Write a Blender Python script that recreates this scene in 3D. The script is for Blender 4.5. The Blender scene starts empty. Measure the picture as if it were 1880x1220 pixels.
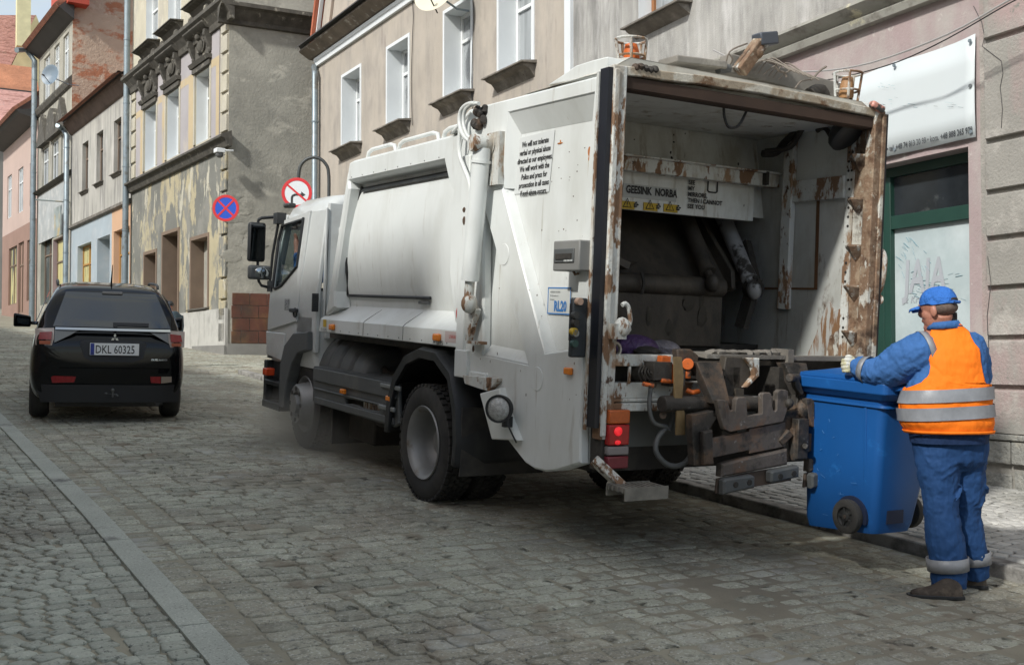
import bpy, math, random
import numpy as np
from mathutils import Matrix, Vector
random.seed(7); np.random.seed(7)
R=math.radians
# ------------------------------------------------------------------ camera
FPX,CX,CY,EYE=2000.0,940.0,610.0,1.56
YAW=math.atan(1144/FPX); PITCH=math.atan(50/FPX)
_f=np.array([math.sin(YAW)*math.cos(PITCH),math.cos(YAW)*math.cos(PITCH),math.sin(PITCH)])
_r=np.array([math.cos(YAW),-math.sin(YAW),0.0]); _u=np.cross(_r,_f); CAM=np.array([0,0,EYE])
cd=bpy.data.cameras.new("Camera"); cam=bpy.data.objects.new("Camera",cd); bpy.context.scene.collection.objects.link(cam)
cd.sensor_width=36.0; cd.lens=36.0*FPX/1880.0; cd.clip_start=.05; cd.clip_end=2000
cam.matrix_world=Matrix(((_r[0],_u[0],-_f[0],0),(_r[1],_u[1],-_f[1],0),(_r[2],_u[2],-_f[2],EYE),(0,0,0,1)))
scn=bpy.context.scene; scn.camera=cam
# ------------------------------------------------------------------ light
SUNDIR=np.array([1.2,.47,-1.0]); SUNDIR/=np.linalg.norm(SUNDIR)
w=bpy.data.worlds.new("World"); scn.world=w; w.use_nodes=True
nt=w.node_tree; bg=nt.nodes["Background"]; sky=nt.nodes.new("ShaderNodeTexSky"); sky.sky_type='NISHITA'; sky.sun_disc=False
sky.sun_elevation=math.asin(-SUNDIR[2]); sky.sun_rotation=math.atan2(-SUNDIR[0],-SUNDIR[1])%(2*math.pi)
sky.air_density=1.0; sky.dust_density=1.6; sky.ozone_density=1.0
# broken cloud over the blue sky
tcw=nt.nodes.new("ShaderNodeTexCoord"); mpw=nt.nodes.new("ShaderNodeMapping"); mpw.inputs["Scale"].default_value=(1.6,1.6,3.4); mpw.inputs["Location"].default_value=(.3,.7,.1); nw=nt.nodes.new("ShaderNodeTexNoise"); nw.inputs["Scale"].default_value=1.; nw.inputs["Detail"].default_value=8; nw.inputs["Roughness"].default_value=.6
rw=nt.nodes.new("ShaderNodeMapRange"); rw.inputs[1].default_value=.40; rw.inputs[2].default_value=.60; rw.inputs[4].default_value=.9; mw=nt.nodes.new("ShaderNodeMix"); mw.data_type='RGBA'; mw.inputs[7].default_value=(3.3,3.36,3.02,1)
nt.links.new(tcw.outputs["Generated"],mpw.inputs[0]); nt.links.new(mpw.outputs[0],nw.inputs["Vector"]); nt.links.new(nw.outputs["Fac"],rw.inputs[0]); nt.links.new(rw.outputs[0],mw.inputs[0]); nt.links.new(sky.outputs[0],mw.inputs[6])
nt.links.new(mw.outputs[2],bg.inputs[0]); bg.inputs[1].default_value=0.15
sl=bpy.data.lights.new("Sun",'SUN'); sl.energy=2.2; sl.angle=R(3.0); sl.color=(1.0,.985,.93)
sun=bpy.data.objects.new("Sun",sl); scn.collection.objects.link(sun)
sun.rotation_mode='QUATERNION'; sun.rotation_quaternion=Vector(SUNDIR).to_track_quat('-Z','Y')
scn.view_settings.view_transform='Standard'; scn.view_settings.look='None'; scn.view_settings.gamma=1; scn.view_settings.exposure=0.70
scn.cycles.max_bounces=7; scn.cycles.volume_bounces=1; scn.cycles.transparent_max_bounces=12; scn.cycles.use_denoising=True
# ------------------------------------------------------------------ frames
GY,GX=.0627,-.008
_ey=np.array([0,1,GY]); _ey/=np.linalg.norm(_ey); _ez=np.cross(np.array([1,0,GX]),_ey); _ez/=np.linalg.norm(_ez); _ex=np.cross(_ey,_ez)
MR=np.stack([_ex,_ey,_ez])           # world -> road frame
ROAD=np.eye(4); ROAD[:3,:3]=MR.T
WORLD=np.eye(4)
def ray(x,y): return _r*(x-CX)/FPX-_u*(y-CY)/FPX+_f
def L(px,py,ax,val):                 # point of the road frame on the plane axis=val that the photo shows at px,py
    o=MR@CAM; d=MR@ray(px,py); t=(val-o[ax])/d[ax]; return o+t*d
def G(px,py): return L(px,py,2,0)
def r2w(p): return MR.T@np.array(p,float)
class Facade:                        # plane frame: s along the wall, o outwards to the street, z up
    def __init__(s,P0,d,flip=1):
        d=np.array([d[0],d[1],0.]); d/=np.linalg.norm(d); n=np.array([-d[1],d[0],0.])*flip
        s.P0=np.array([P0[0],P0[1],0.]); s.d=d; s.n=n
        m=np.eye(4); m[:3,0]=d; m[:3,1]=n; m[:3,2]=[0,0,1]; m[:3,3]=s.P0; s.m=m
    def at(s,px,py,off=0.):
        q=s.P0+s.n*off; dr=ray(px,py); t=((q-CAM)@s.n)/(dr@s.n); P=CAM+t*dr
        return float((P-s.P0)@s.d),float(P[2])
    def world(s,a,o,z): return s.P0+s.d*a+s.n*o+np.array([0,0,z])
def vdir(xv):
    v=ray(xv,660); v[2]=0; return v/np.linalg.norm(v)
# ------------------------------------------------------------------ materials
MATS={}
def mat(name,col,rough=.7,metal=0.,vary=.12,vscale=1.5,layers=(),bump=0.,bscale=40.,bdet=4,spec=.5,coat=0.,emis=0.,bdist=.01,attr=None):
    if name in MATS: return MATS[name]
    m=bpy.data.materials.new(name); m.use_nodes=True; MATS[name]=m
    nt=m.node_tree; N=nt.nodes; K=nt.links; P=N["Principled BSDF"]
    tc=N.new("ShaderNodeTexCoord")
    def noise(scale,det=5,rough=.6,off=0.):
        mp=N.new("ShaderNodeMapping"); sc=scale if isinstance(scale,(tuple,list)) else (scale,)*3
        mp.inputs["Scale"].default_value=sc; mp.inputs["Location"].default_value=(off,off*1.7,off*.6)
        K.new(tc.outputs["Object"],mp.inputs["Vector"])
        n=N.new("ShaderNodeTexNoise"); n.inputs["Scale"].default_value=1.; n.inputs["Detail"].default_value=det; n.inputs["Roughness"].default_value=rough
        K.new(mp.outputs[0],n.inputs["Vector"]); return n.outputs["Fac"]
    rgb=N.new("ShaderNodeRGB"); rgb.outputs[0].default_value=(*col,1); cur=rgb.outputs[0]
    def mix(fac,a,b,typ='MIX'):
        x=N.new("ShaderNodeMix"); x.data_type='RGBA'; x.blend_type=typ
        if isinstance(fac,(int,float)): x.inputs[0].default_value=fac
        else: K.new(fac,x.inputs[0])
        K.new(a,x.inputs[6]) 
        if isinstance(b,tuple): x.inputs[7].default_value=(*b,1)
        else: K.new(b,x.inputs[7])
        return x.outputs[2]
    def rng(f,a,b,c=0.,d=1.):
        r=N.new("ShaderNodeMapRange"); K.new(f,r.inputs[0]); r.inputs[1].default_value=a; r.inputs[2].default_value=b; r.inputs[3].default_value=c; r.inputs[4].default_value=d; return r.outputs[0]
    rsock=None; hsock=None
    off=sum(map(ord,name))%37
    for i,l in enumerate(layers):
        c,sc,th,so=l[:4]; ro=l[4] if len(l)>4 else None; det=l[5] if len(l)>5 else 6
        f=rng(noise(sc,det,.65,off+i*7.3),th-so,th+so)
        cur=mix(f,cur,c)
        if ro is not None:
            mm=N.new("ShaderNodeMath"); mm.operation='MULTIPLY_ADD'; K.new(f,mm.inputs[0]); mm.inputs[1].default_value=ro-rough; mm.inputs[2].default_value=rough; rsock=mm.outputs[0]
    if attr:
        at=N.new("ShaderNodeAttribute"); at.attribute_name=attr; v=rng(at.outputs["Fac"],0,1,1-.16,1+.16)
        cb=N.new("ShaderNodeCombineColor"); 
        for k in range(3): K.new(v,cb.inputs[k])
        cur=mix(1.,cur,cb.outputs[0],'MULTIPLY')
    if vary>0:
        v=rng(noise(vscale,6,.6,off+3.1),.3,.7,1-vary,1+vary)
        cb=N.new("ShaderNodeCombineColor")
        for k in range(3): K.new(v,cb.inputs[k])
        cur=mix(1.,cur,cb.outputs[0],'MULTIPLY')
    K.new(cur,P.inputs["Base Color"])
    if rsock: K.new(rsock,P.inputs["Roughness"])
    else: P.inputs["Roughness"].default_value=rough
    P.inputs["Metallic"].default_value=metal; P.inputs["Specular IOR Level"].default_value=spec; P.inputs["Coat Weight"].default_value=coat; P.inputs["Coat Roughness"].default_value=.08
    if emis: K.new(cur,P.inputs["Emission Color"]); P.inputs["Emission Strength"].default_value=emis
    if bump:
        b=N.new("ShaderNodeBump"); b.inputs["Strength"].default_value=bump; b.inputs["Distance"].default_value=bdist
        K.new(noise(bscale,bdet,.6,off+11),b.inputs["Height"]); K.new(b.outputs[0],P.inputs["Normal"])
    return m
def glassmat(name,tint=(.8,.85,.85),rough=.02,ior=1.5):
    if name in MATS: return MATS[name]
    m=bpy.data.materials.new(name); m.use_nodes=True; MATS[name]=m; N=m.node_tree.nodes; K=m.node_tree.links
    N.remove(N["Principled BSDF"]); o=N["Material Output"]
    t=N.new("ShaderNodeBsdfTransparent"); t.inputs[0].default_value=(*tint,1); g=N.new("ShaderNodeBsdfGlossy"); g.inputs["Roughness"].default_value=rough
    fr=N.new("ShaderNodeLayerWeight"); fr.inputs[0].default_value=.5; pw=N.new("ShaderNodeMath"); pw.operation="POWER"; pw.inputs[1].default_value=3.5; ad=N.new("ShaderNodeMath"); ad.operation="MULTIPLY_ADD"; ad.inputs[1].default_value=.7; ad.inputs[2].default_value=.05; x=N.new("ShaderNodeMixShader")
    K.new(fr.outputs["Facing"],pw.inputs[0]); K.new(pw.outputs[0],ad.inputs[0]); K.new(ad.outputs[0],x.inputs[0]); K.new(t.outputs[0],x.inputs[1]); K.new(g.outputs[0],x.inputs[2]); K.new(x.outputs[0],o.inputs[0]); return m
# ------------------------------------------------------------------ mesh builder
class MB:
    def __init__(s): s.v=[]; s.f=[]; s.mi=[]; s.cur=0
    def add(s,v,f):
        n=len(s.v); s.v.extend([tuple(map(float,p)) for p in v]); s.f.extend([tuple(i+n for i in q) for q in f]); s.mi.extend([s.cur]*len(f)); return s
    def box(s,x0,x1,y0,y1,z0,z1):
        v=[(x,y,z) for x in (x0,x1) for y in (y0,y1) for z in (z0,z1)]
        return s.add(v,[(0,1,3,2),(4,6,7,5),(0,4,5,1),(2,3,7,6),(0,2,6,4),(1,5,7,3)])
    def obox(s,c,sx,sy,sz,ax=None):   # oriented box, ax = 3 axes rows
        ax=np.eye(3) if ax is None else np.array(ax,float); c=np.array(c,float)
        v=[c+ax[0]*a*sx/2+ax[1]*b*sy/2+ax[2]*d*sz/2 for a in (-1,1) for b in (-1,1) for d in (-1,1)]
        return s.add(v,[(0,1,3,2),(4,6,7,5),(0,4,5,1),(2,3,7,6),(0,2,6,4),(1,5,7,3)])
    def bar(s,a,b,wd,ht,up=(0,0,1)):
        a=np.array(a,float); b=np.array(b,float); d=b-a; l=np.linalg.norm(d); d/=l; up=np.array(up,float)
        x=np.cross(d,up); x/=np.linalg.norm(x); z=np.cross(x,d); return s.obox((a+b)/2,l,wd,ht,[d,x,z])
    def prism(s,poly,ax,a,b):        # polygon in the two other axes (in order), extruded along ax
        def P(u,v,w): q=[u,v]; q.insert(ax,w); return q
        n=len(poly); v=[P(u,w,a) for u,w in poly]+[P(u,w,b) for u,w in poly]
        return s.add(v,[tuple(range(n))[::-1],tuple(range(n,2*n))]+[(i,(i+1)%n,n+(i+1)%n,n+i) for i in range(n)])
    def loft(s,rings,cap=True,closed=True):
        n=len(rings[0]); v=[p for r in rings for p in r]; f=[]
        m=n if closed else n-1
        for k in range(len(rings)-1):
            for i in range(m):
                j=(i+1)%n; f.append((k*n+i,k*n+j,(k+1)*n+j,(k+1)*n+i))
        if cap: f.append(tuple(range(n))[::-1]); f.append(tuple(range((len(rings)-1)*n,len(rings)*n)))
        return s.add(v,f)
    def tube(s,pts,r,n=8,cap=True,sm=0):
        P=[np.array(p,float) for p in pts]
        if sm:
            Q=[]
            for i in range(len(P)-1):
                p0=P[max(i-1,0)];p1=P[i];p2=P[i+1];p3=P[min(i+2,len(P)-1)]
                for k in range(sm):
                    t=k/sm; Q.append(.5*((2*p1)+(-p0+p2)*t+(2*p0-5*p1+4*p2-p3)*t*t+(-p0+3*p1-3*p2+p3)*t**3))
            Q.append(P[-1]); 
            if not isinstance(r,(int,float)):
                r=list(np.interp(np.linspace(0,len(P)-1,len(Q)),range(len(P)),r))
            P=Q
        if isinstance(r,(int,float)): r=[r]*len(P)
        rings=[]; up=None
        for i,p in enumerate(P):
            d=P[min(i+1,len(P)-1)]-P[max(i-1,0)]; d=d/(np.linalg.norm(d)+1e-9)
            if up is None: up=np.array([0,0,1.]) if abs(d[2])<.9 else np.array([1.,0,0])
            x=np.cross(d,up); x/=np.linalg.norm(x)+1e-9; up=np.cross(x,d)
            rings.append([p+r[i]*(math.cos(a)*x+math.sin(a)*up) for a in [2*math.pi*k/n for k in range(n)]])
        return s.loft(rings,cap)
    def lathe(s,prof,c,axis,n=24,cap=False,a0=0.,a1=None,ref=None):   # prof [(r,h)], axis vector
        ax=np.array(axis,float); ax/=np.linalg.norm(ax); rf=np.array([0,0,1.]) if ref is None else np.array(ref,float)
        if abs(rf@ax)>.95: rf=np.array([1.,0,0])
        x=np.cross(ax,rf); x/=np.linalg.norm(x); y=np.cross(ax,x); c=np.array(c,float)
        full=a1 is None; a1=2*math.pi if full else a1; m=n if full else n+1
        rings=[[c+ax*h+rr*(math.cos(a0+(a1-a0)*k/n)*x+math.sin(a0+(a1-a0)*k/n)*y) for k in range(m)] for rr,h in prof]
        return s.loft(rings,cap,closed=full)
    def cyl(s,a,b,r,n=16): 
        a=np.array(a,float); b=np.array(b,float); h=np.linalg.norm(b-a); return s.lathe([(1e-4,0),(r,0),(r,h),(1e-4,h)],a,b-a,n)
    def ball(s,c,rx,ry,rz,n=14,m=9,ax=None,jit=0.):
        ax=np.eye(3) if ax is None else np.array(ax); c=np.array(c,float); rings=[]
        for i in range(m+1):
            th=math.pi*i/m; k=max(math.sin(th),.02)
            rings.append([c+ax[0]*rx*k*math.cos(2*math.pi*j/n)*(1+random.uniform(-jit,jit))+ax[1]*ry*k*math.sin(2*math.pi*j/n)*(1+random.uniform(-jit,jit))+ax[2]*rz*math.cos(th) for j in range(n)])
        return s.loft(rings[::-1],True)
    def quad(s,a,b,c,d): return s.add([a,b,c,d],[(0,1,2,3)])
    def plate(s,loops,ax,a,b,bev=0.):  # polygon with holes, filled through a 2D curve; first loop is the outline
        c=bpy.data.curves.new("tmp",'CURVE'); c.dimensions='2D'; c.fill_mode='BOTH'; c.extrude=max(abs(b-a)/2-bev,0); c.bevel_depth=bev; c.bevel_resolution=0; c.offset=-bev
        for lp in loops:
            sp=c.splines.new('POLY'); sp.points.add(len(lp)-1); sp.use_cyclic_u=True
            for i,(u,v) in enumerate(lp): sp.points[i].co=(u,v,0,1)
        o=bpy.data.objects.new("tmp",c); me=bpy.data.meshes.new_from_object(o); mid=(a+b)/2
        vs=[]
        for p in me.vertices:
            q=[p.co.x,p.co.y]; q.insert(ax,mid+p.co.z); vs.append(q)
        s.add(vs,[tuple(p.vertices) for p in me.polygons]); bpy.data.objects.remove(o); bpy.data.meshes.remove(me); bpy.data.curves.remove(c); return s
    def text(s,body,org,u,v,size,n=None,off=0.,align='LEFT',lh=1.0,bold=0.,shear=0.,wx=1.):
        c=bpy.data.curves.new("tmp",'FONT'); c.body=body; c.size=size/.7; c.align_x=align; c.space_line=lh; c.resolution_u=2; c.offset=bold; c.shear=shear; c.fill_mode='BOTH'
        o=bpy.data.objects.new("tmp",c); me=bpy.data.meshes.new_from_object(o)
        org=np.array(org,float); u=np.array(u,float); u/=np.linalg.norm(u); v=np.array(v,float); v/=np.linalg.norm(v); nn=np.cross(u,v)
        s.add([org+u*p.co.x*wx+v*p.co.y+nn*off for p in me.vertices],[tuple(p.vertices) for p in me.polygons])
        bpy.data.objects.remove(o); bpy.data.meshes.remove(me); bpy.data.curves.remove(c); return s
LOC={}
COL=scn.collection
def thing(name,label,cat,loc=(0,0,0),frame=WORLD,group=None,kind=None):
    o=bpy.data.objects.new(name,None); COL.objects.link(o); o.empty_display_size=.2
    T=np.eye(4); T[:3,3]=loc; o.matrix_world=Matrix((frame@T).tolist()); LOC[o.name]=np.array(loc,float)
    tag(o,label,cat,group,kind); return o
def tag(o,label=None,cat=None,group=None,kind=None):
    if label: o["label"]=label
    if cat: o["category"]=cat
    if group: o["group"]=group
    if kind: o["kind"]=kind
    return o
def part(name,mb,m,parent=None,smooth=None,bevel=0.,label=None,frame=WORLD,loc=(0,0,0),subsurf=0,seg=2,solid=0.):
    me=bpy.data.meshes.new(name); lo=LOC[parent.name] if parent else np.array(loc,float)
    V=np.array(mb.v)-lo; me.from_pydata(V.tolist(),[],mb.f)
    for x in (m if isinstance(m,(list,tuple)) else [m]): me.materials.append(x)
    if any(mb.mi): me.polygons.foreach_set("material_index",mb.mi)
    o=bpy.data.objects.new(name,me); COL.objects.link(o); LOC[o.name]=lo
    if parent: o.parent=parent
    else:
        T=np.eye(4); T[:3,3]=lo; o.matrix_world=Matrix((frame@T).tolist())
    import bmesh
    b=bmesh.new(); b.from_mesh(me); bmesh.ops.recalc_face_normals(b,faces=b.faces); b.to_mesh(me); b.free()
    if smooth is not None:
        me.polygons.foreach_set("use_smooth",[True]*len(me.polygons)); me.set_sharp_from_angle(angle=R(smooth))
    if solid: d=o.modifiers.new("s",'SOLIDIFY'); d.thickness=solid
    if bevel:
        d=o.modifiers.new("b",'BEVEL'); d.width=bevel; d.segments=seg; d.limit_method='ANGLE'; d.angle_limit=R(35); d.harden_normals=False
        if smooth is None: me.polygons.foreach_set("use_smooth",[True]*len(me.polygons)); me.set_sharp_from_angle(angle=R(30))
    if subsurf: d=o.modifiers.new("u",'SUBSURF'); d.levels=subsurf; d.render_levels=subsurf
    if label: o["label"]=label
    return o
def struct(name,mb,m,frame=WORLD,smooth=None,kind='structure',label=None,**k):
    o=part(name,mb,m,None,smooth,frame=frame,**k); o["kind"]=kind
    return o
def copy_tree(o,parent=None,kids=None):
    c=o.copy(); COL.objects.link(c); c.parent=parent; LOC[c.name]=LOC.get(o.name,np.zeros(3))
    for ch in [x for x in bpy.data.objects if x.parent==o]: copy_tree(ch,c)
    return c
# ================================================================== GROUND
m_base=mat("sandy_joints",(.28,.26,.20),.95,vary=.2,vscale=1.2,layers=[((.23,.21,.165),.8,.57,.10),((.06,.055,.047),2.6,.65,.05)],bump=.6,bscale=60)
m_stone=mat("granite_setts",(.345,.35,.285),.85,vary=.2,vscale=.7,layers=[((.27,.24,.19),.45,.56,.10),((.50,.50,.45),62,.59,.05),((.13,.13,.12),46,.60,.05),((.20,.195,.16),13,.60,.05),((.22,.205,.16),.8,.60,.06),((.21,.18,.135),2.4,.61,.05),((.36,.36,.33),1.9,.63,.06)],bump=.55,bscale=55,bdet=6,bdist=.012,attr="tone")
m_stoneL=mat("pavement_setts",(.34,.355,.305),.8,vary=.18,vscale=.9,layers=[((.215,.205,.17),.7,.58,.10),((.46,.47,.42),64,.60,.05),((.13,.135,.12),46,.61,.05)],bump=.5,bscale=60,bdet=6,bdist=.01,attr="tone")
m_stoneR=mat("worn_pavement",(.42,.41,.385),.85,vary=.15,vscale=.8,layers=[((.30,.29,.26),1.1,.56,.10),((.5,.49,.47),60,.62,.06)],bump=.5,bscale=60,bdet=6,bdist=.01,attr="tone")
m_kerb=mat("granite_kerb",(.34,.36,.32),.75,vary=.14,vscale=2.,layers=[((.48,.49,.45),90,.58,.05),((.16,.165,.15),70,.62,.05),((.11,.11,.105),2.2,.68,.05)],bump=.25,bscale=90,bdist=.005)
g=MB(); g.add([(-300,-200,-.075),(300,-200,-.075),(300,90,-.075),(-300,90,-.075)],[(0,1,2,3)])
struct("ground",g,m_base,ROAD)
g=MB(); bx=np.array([-4,.3,1.25,1.6,2.2,2.8,3.4,4.0,4.6,5.2,5.6,6.0,9.6]); by=np.concatenate([np.arange(-8,14,.5),np.arange(14,81,3.)]); V=[]
for y_ in by:
    for x_ in bx: V.append((x_,y_,-.014+.0125*float(np.clip((x_-1.9)/1.9,0,1))+(.0016*math.sin(x_*2.1+y_*1.3)+.0012*math.sin(y_*3.1-x_*1.7) if x_>1.3 else 0)))
nx_=len(bx); g.add(V,[(j*nx_+i,j*nx_+i+1,(j+1)*nx_+i+1,(j+1)*nx_+i) for j in range(len(by)-1) for i in range(nx_-1)]); struct("road_bed",g,m_base,ROAD,smooth=60)
class Stones:
    def __init__(s): s.V=[];s.F=[];s.T=[];s.n=0
    def add(s,cx,cy,w,h,ang,z,jit=.1,dome=.003,tilt=.016,dep=.03):
        n=len(cx); 
        # 12 outline points of a rounded block
        k=np.array([(-1,-.62),(-.88,-.9),(-.55,-1),(.55,-1),(.88,-.9),(1,-.62),(1,.62),(.88,.9),(.55,1),(-.55,1),(-.88,.9),(-1,.62)])
        P=k[None]*np.stack([w/2,h/2],1)[:,None]; P=P+np.random.uniform(-1,1,P.shape)*jit*np.minimum(w,h)[:,None,None]*.35
        rings=[]
        hz=z+np.random.uniform(-.003,.004,n); tx=np.random.normal(0,tilt,n); ty=np.random.normal(0,tilt,n)
        for sc,dz in ((1.0,-dep),(.985,-.0045),(.93,-.0008),(.55,dome*.7)):
            Q=P*sc; rings.append(np.concatenate([Q,(dz+tx[:,None]*Q[...,0]+ty[:,None]*Q[...,1])[...,None]],2))
        C=np.zeros((n,1,3)); C[:,0,2]=dome
        V=np.concatenate(rings+[C],1)                      # n x 49 x 3
        ca,sa=np.cos(ang)[:,None],np.sin(ang)[:,None]
        x=V[...,0]*ca-V[...,1]*sa+cx[:,None]; y=V[...,0]*sa+V[...,1]*ca+cy[:,None]; V=np.stack([x,y,V[...,2]+hz[:,None]],2)
        f=[]
        for r in range(3):
            for i in range(12): j=(i+1)%12; f.append((r*12+i,r*12+j,(r+1)*12+j,(r+1)*12+i))
        f4=np.array(f); f3=np.array([(36+i,36+(i+1)%12,48,48) for i in range(12)])
        base=(np.arange(n)*49)[:,None,None]+s.n
        s.V.append(V.reshape(-1,3)); s.F.append(((f4[None]+base).reshape(-1,4),(f3[None,:,:3]+base).reshape(-1,3))); s.T.append(np.repeat(np.random.rand(n),49)); s.n+=n*49
    def build(s,name,m,frame):
        V=np.concatenate(s.V); q=np.concatenate([a for a,_ in s.F]); t=np.concatenate([b for _,b in s.F])
        me=bpy.data.meshes.new(name); me.vertices.add(len(V)); me.vertices.foreach_set("co",V.ravel())
        li=np.concatenate([q.ravel(),t.ravel()]); me.loops.add(len(li)); me.loops.foreach_set("vertex_index",li.astype(np.int32))
        st=np.concatenate([np.arange(len(q))*4,len(q)*4+np.arange(len(t))*3]).astype(np.int32)
        me.polygons.add(len(st)); me.polygons.foreach_set("loop_start",st); me.update(calc_edges=True)
        me.polygons.foreach_set("use_smooth",[True]*len(st))
        a=me.attributes.new("tone",'FLOAT','POINT'); a.data.foreach_set("value",np.concatenate(s.T).astype(np.float32))
        me.materials.append(m); o=bpy.data.objects.new(name,me); COL.objects.link(o); o.matrix_world=Matrix(frame.tolist()); o["kind"]="structure"; return o
def kerbx(y): return np.interp(y,[-8,4.6,8,15,25,60],[1.24,1.31,1.30,1.16,.55,-3.5])
# road setts: rows run across the street
S=Stones(); 
def rows(y0,y1,xl,xr,rh,sw,z,jit,ang0=0.,wob=.03,tilt=.012,S=S,dome=.003):
    y=y0; i=0
    while y<y1:
        h=rh*random.uniform(.86,1.14); a=xl(y); b=xr(y); x=a-random.uniform(0,.08); cx=[];ww=[]
        while x<b:
            w_=sw*random.uniform(.72,1.35); 
            if x+w_>b+.03: break
            cx.append(x+w_/2); ww.append(w_); x+=w_
        if cx and b-x>.06: cx.append((x+b)/2); ww.append(b-x)
        if cx:
            cx=np.array(cx); ww=np.array(ww); yy=y+h/2+wob*np.sin(cx*1.3+y*.7)+.5*wob*np.sin(cx*3.1+y*2.3)+np.random.uniform(-.004,.004,len(cx))
            S.add(cx,yy,ww-random.uniform(.007,.013),np.full(len(cx),h-.011)*np.random.uniform(.95,1.0,len(cx)),np.random.uniform(-.04,.04,len(cx))+ang0,z,jit,tilt=tilt,dome=dome)
        y+=h; i+=1
gut=.64
rows(2.2,44,lambda y:kerbx(y)+gut+.02*math.sin(y*3),lambda y:5.93 if y<21 else 9.4,.155,.185,0,.32)
# gutter courses along the kerb
for k in range(3):
    y=1.5; cy=[];hh=[]
    while y<30:
        h=random.uniform(.17,.25); cy.append(y+h/2); hh.append(h); y+=h
    cy=np.array(cy);hh=np.array(hh); wd=np.full(len(cy),.195)*np.random.uniform(.93,1.,len(cy))
    # long side across the street, running bond
    hh2=np.array(hh)*.62; 
    y=1.5; cy=[];hh=[]
    while y<30:
        h=random.uniform(.11,.17); cy.append(y+h/2); hh.append(h); y+=h
    cy=np.array(cy);hh=np.array(hh)
    S.add(kerbx(cy)+.11+k*.205,cy,np.random.uniform(.185,.196,len(cy)),hh-.010,np.random.uniform(-.03,.03,len(cy)),-.004-.004*(2-k),.25)
S.build("road",m_stone,ROAD)
# left pavement: kerb slabs and small setts laid in loose arcs
kb=MB(); y=-2.
while y<30:
    l=1.75*random.uniform(.8,1.2); n=6
    for i in range(n):
        ya,yb=y+(l*i)/n,y+l*(i+1)/n-(.012 if i==n-1 else 0)
        xa,xb=float(kerbx(ya)),float(kerbx(yb)); zz=.045
        kb.add([(xa-.155,ya,zz-.2),(xa,ya,zz-.2),(xb,yb,zz-.2),(xb-.155,yb,zz-.2),(xa-.155,ya,zz),(xa-.012,ya,zz),(xb-.012,yb,zz),(xb-.155,yb,zz),(xa,ya,zz-.014),(xb,yb,zz-.014)],[(4,5,6,7),(5,8,9,6),(8,1,2,9),(4,7,3,0),(0,1,8,5,4),(3,7,6,9,2)])
    y+=l
struct("kerb_strip",kb,m_kerb,ROAD,smooth=25)
g=MB(); ys=list(np.linspace(-4,30,30)); g.add([(-3.6,y_,.0255) for y_ in ys]+[(float(kerbx(y_))-.15,y_,.0255) for y_ in ys],[(i,i+30,i+31,i+1) for i in range(29)]); struct("pavement_bed",g,m_base,ROAD)
SL=Stones()
for k in range(2):
    y=1.5; cy=[];hh=[]
    while y<22:
        h=random.uniform(.10,.15); cy.append(y+h/2); hh.append(h); y+=h
    cy=np.array(cy);hh=np.array(hh); SL.add(kerbx(cy)-.155-.065-k*.125,cy,np.full(len(cy),.116),hh-.009,np.random.uniform(-.03,.03,len(cy)),.037,.25)
def arcs(y0,y1,xl,xr,S,z,sz=.10,per=1.3,amp=.22,jit=.3):
    y=y0-amp
    while y<y1+amp:
        h=sz*random.uniform(.88,1.12); xs=[]; x=xl+random.uniform(0,.05)
        while x<xr: w_=sz*random.uniform(.8,1.3); xs.append((x+w_/2,w_)); x+=w_
        cx=np.array([a for a,_ in xs]); ww=np.array([b for _,b in xs])
        ph=((cx-xl)%per)/per*2-1; cy=y+amp*(1-ph**2)+h/2; an=np.arctan(-4*amp*ph/per)
        ok=(cx<kerbx(cy)-.155-.30+ww/2) if S is SL else (cx<1e3)
        S.add(cx[ok],cy[ok],ww[ok]*np.cos(an[ok])**.4-.009,np.full(ok.sum(),h-.009),an[ok],z,jit,tilt=.02,dome=.003)
        y+=h
arcs(1.6,18,-.9,1.0,SL,.036)
SL.build("left_pavement",m_stoneL,ROAD)
# right pavement
g=MB(); g.box(5.96,9.6,-6,21.5,-.1,.06); struct("right_pavement_bed",g,m_base,ROAD)
SR=Stones(); arcs(1.8,14,6.08,9.0,SR,.083,.11,1.5,.2); SR.build("right_pavement",m_stoneR,ROAD)
kb=MB(); y=-4.
while y<21:
    l=random.uniform(.8,1.1); kb.box(5.935,6.075,y,y+l-.012,-.1,.088); y+=l
struct("right_kerb",kb,mat("worn_kerb",(.30,.29,.27),.85,vary=.2,vscale=4,bump=.5,bscale=60,layers=[((.09,.085,.08),5,.55,.1)]),ROAD,bevel=.012)
# ================================================================== BUILDINGS
def facade(mb,s0,s1,z0,z1,holes,dep=.28,o=0.):
    """wall face at offset o with openings cut; reveals run inwards by dep (frame s,o,z)"""
    xs=sorted({s0,s1,*[h[0] for h in holes],*[h[1] for h in holes]}); zs=sorted({z0,z1,*[h[2] for h in holes],*[h[3] for h in holes]})
    xs=[x for x in xs if s0<=x<=s1]; zs=[z for z in zs if z0<=z<=z1]
    for i in range(len(xs)-1):
        for j in range(len(zs)-1):
            a,b,c,d=xs[i],xs[i+1],zs[j],zs[j+1]; mx,mz=(a+b)/2,(c+d)/2
            if any(h[0]<mx<h[1] and h[2]<mz<h[3] for h in holes): continue
            mb.quad((a,o,c),(b,o,c),(b,o,d),(a,o,d))
    return mb
def reveal(mb,h,dep,o=0.,w=None):
    a,b,c,d=h[:4]; i=o-dep
    for q in (((a,o,c),(a,i,c),(a,i,d),(a,o,d)),((b,o,c),(b,i,c),(b,i,d),(b,o,d)),((a,o,d),(a,i,d),(b,i,d),(b,o,d)),((a,o,c),(a,i,c),(b,i,c),(b,o,c))): mb.quad(*q)
    return mb
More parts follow.
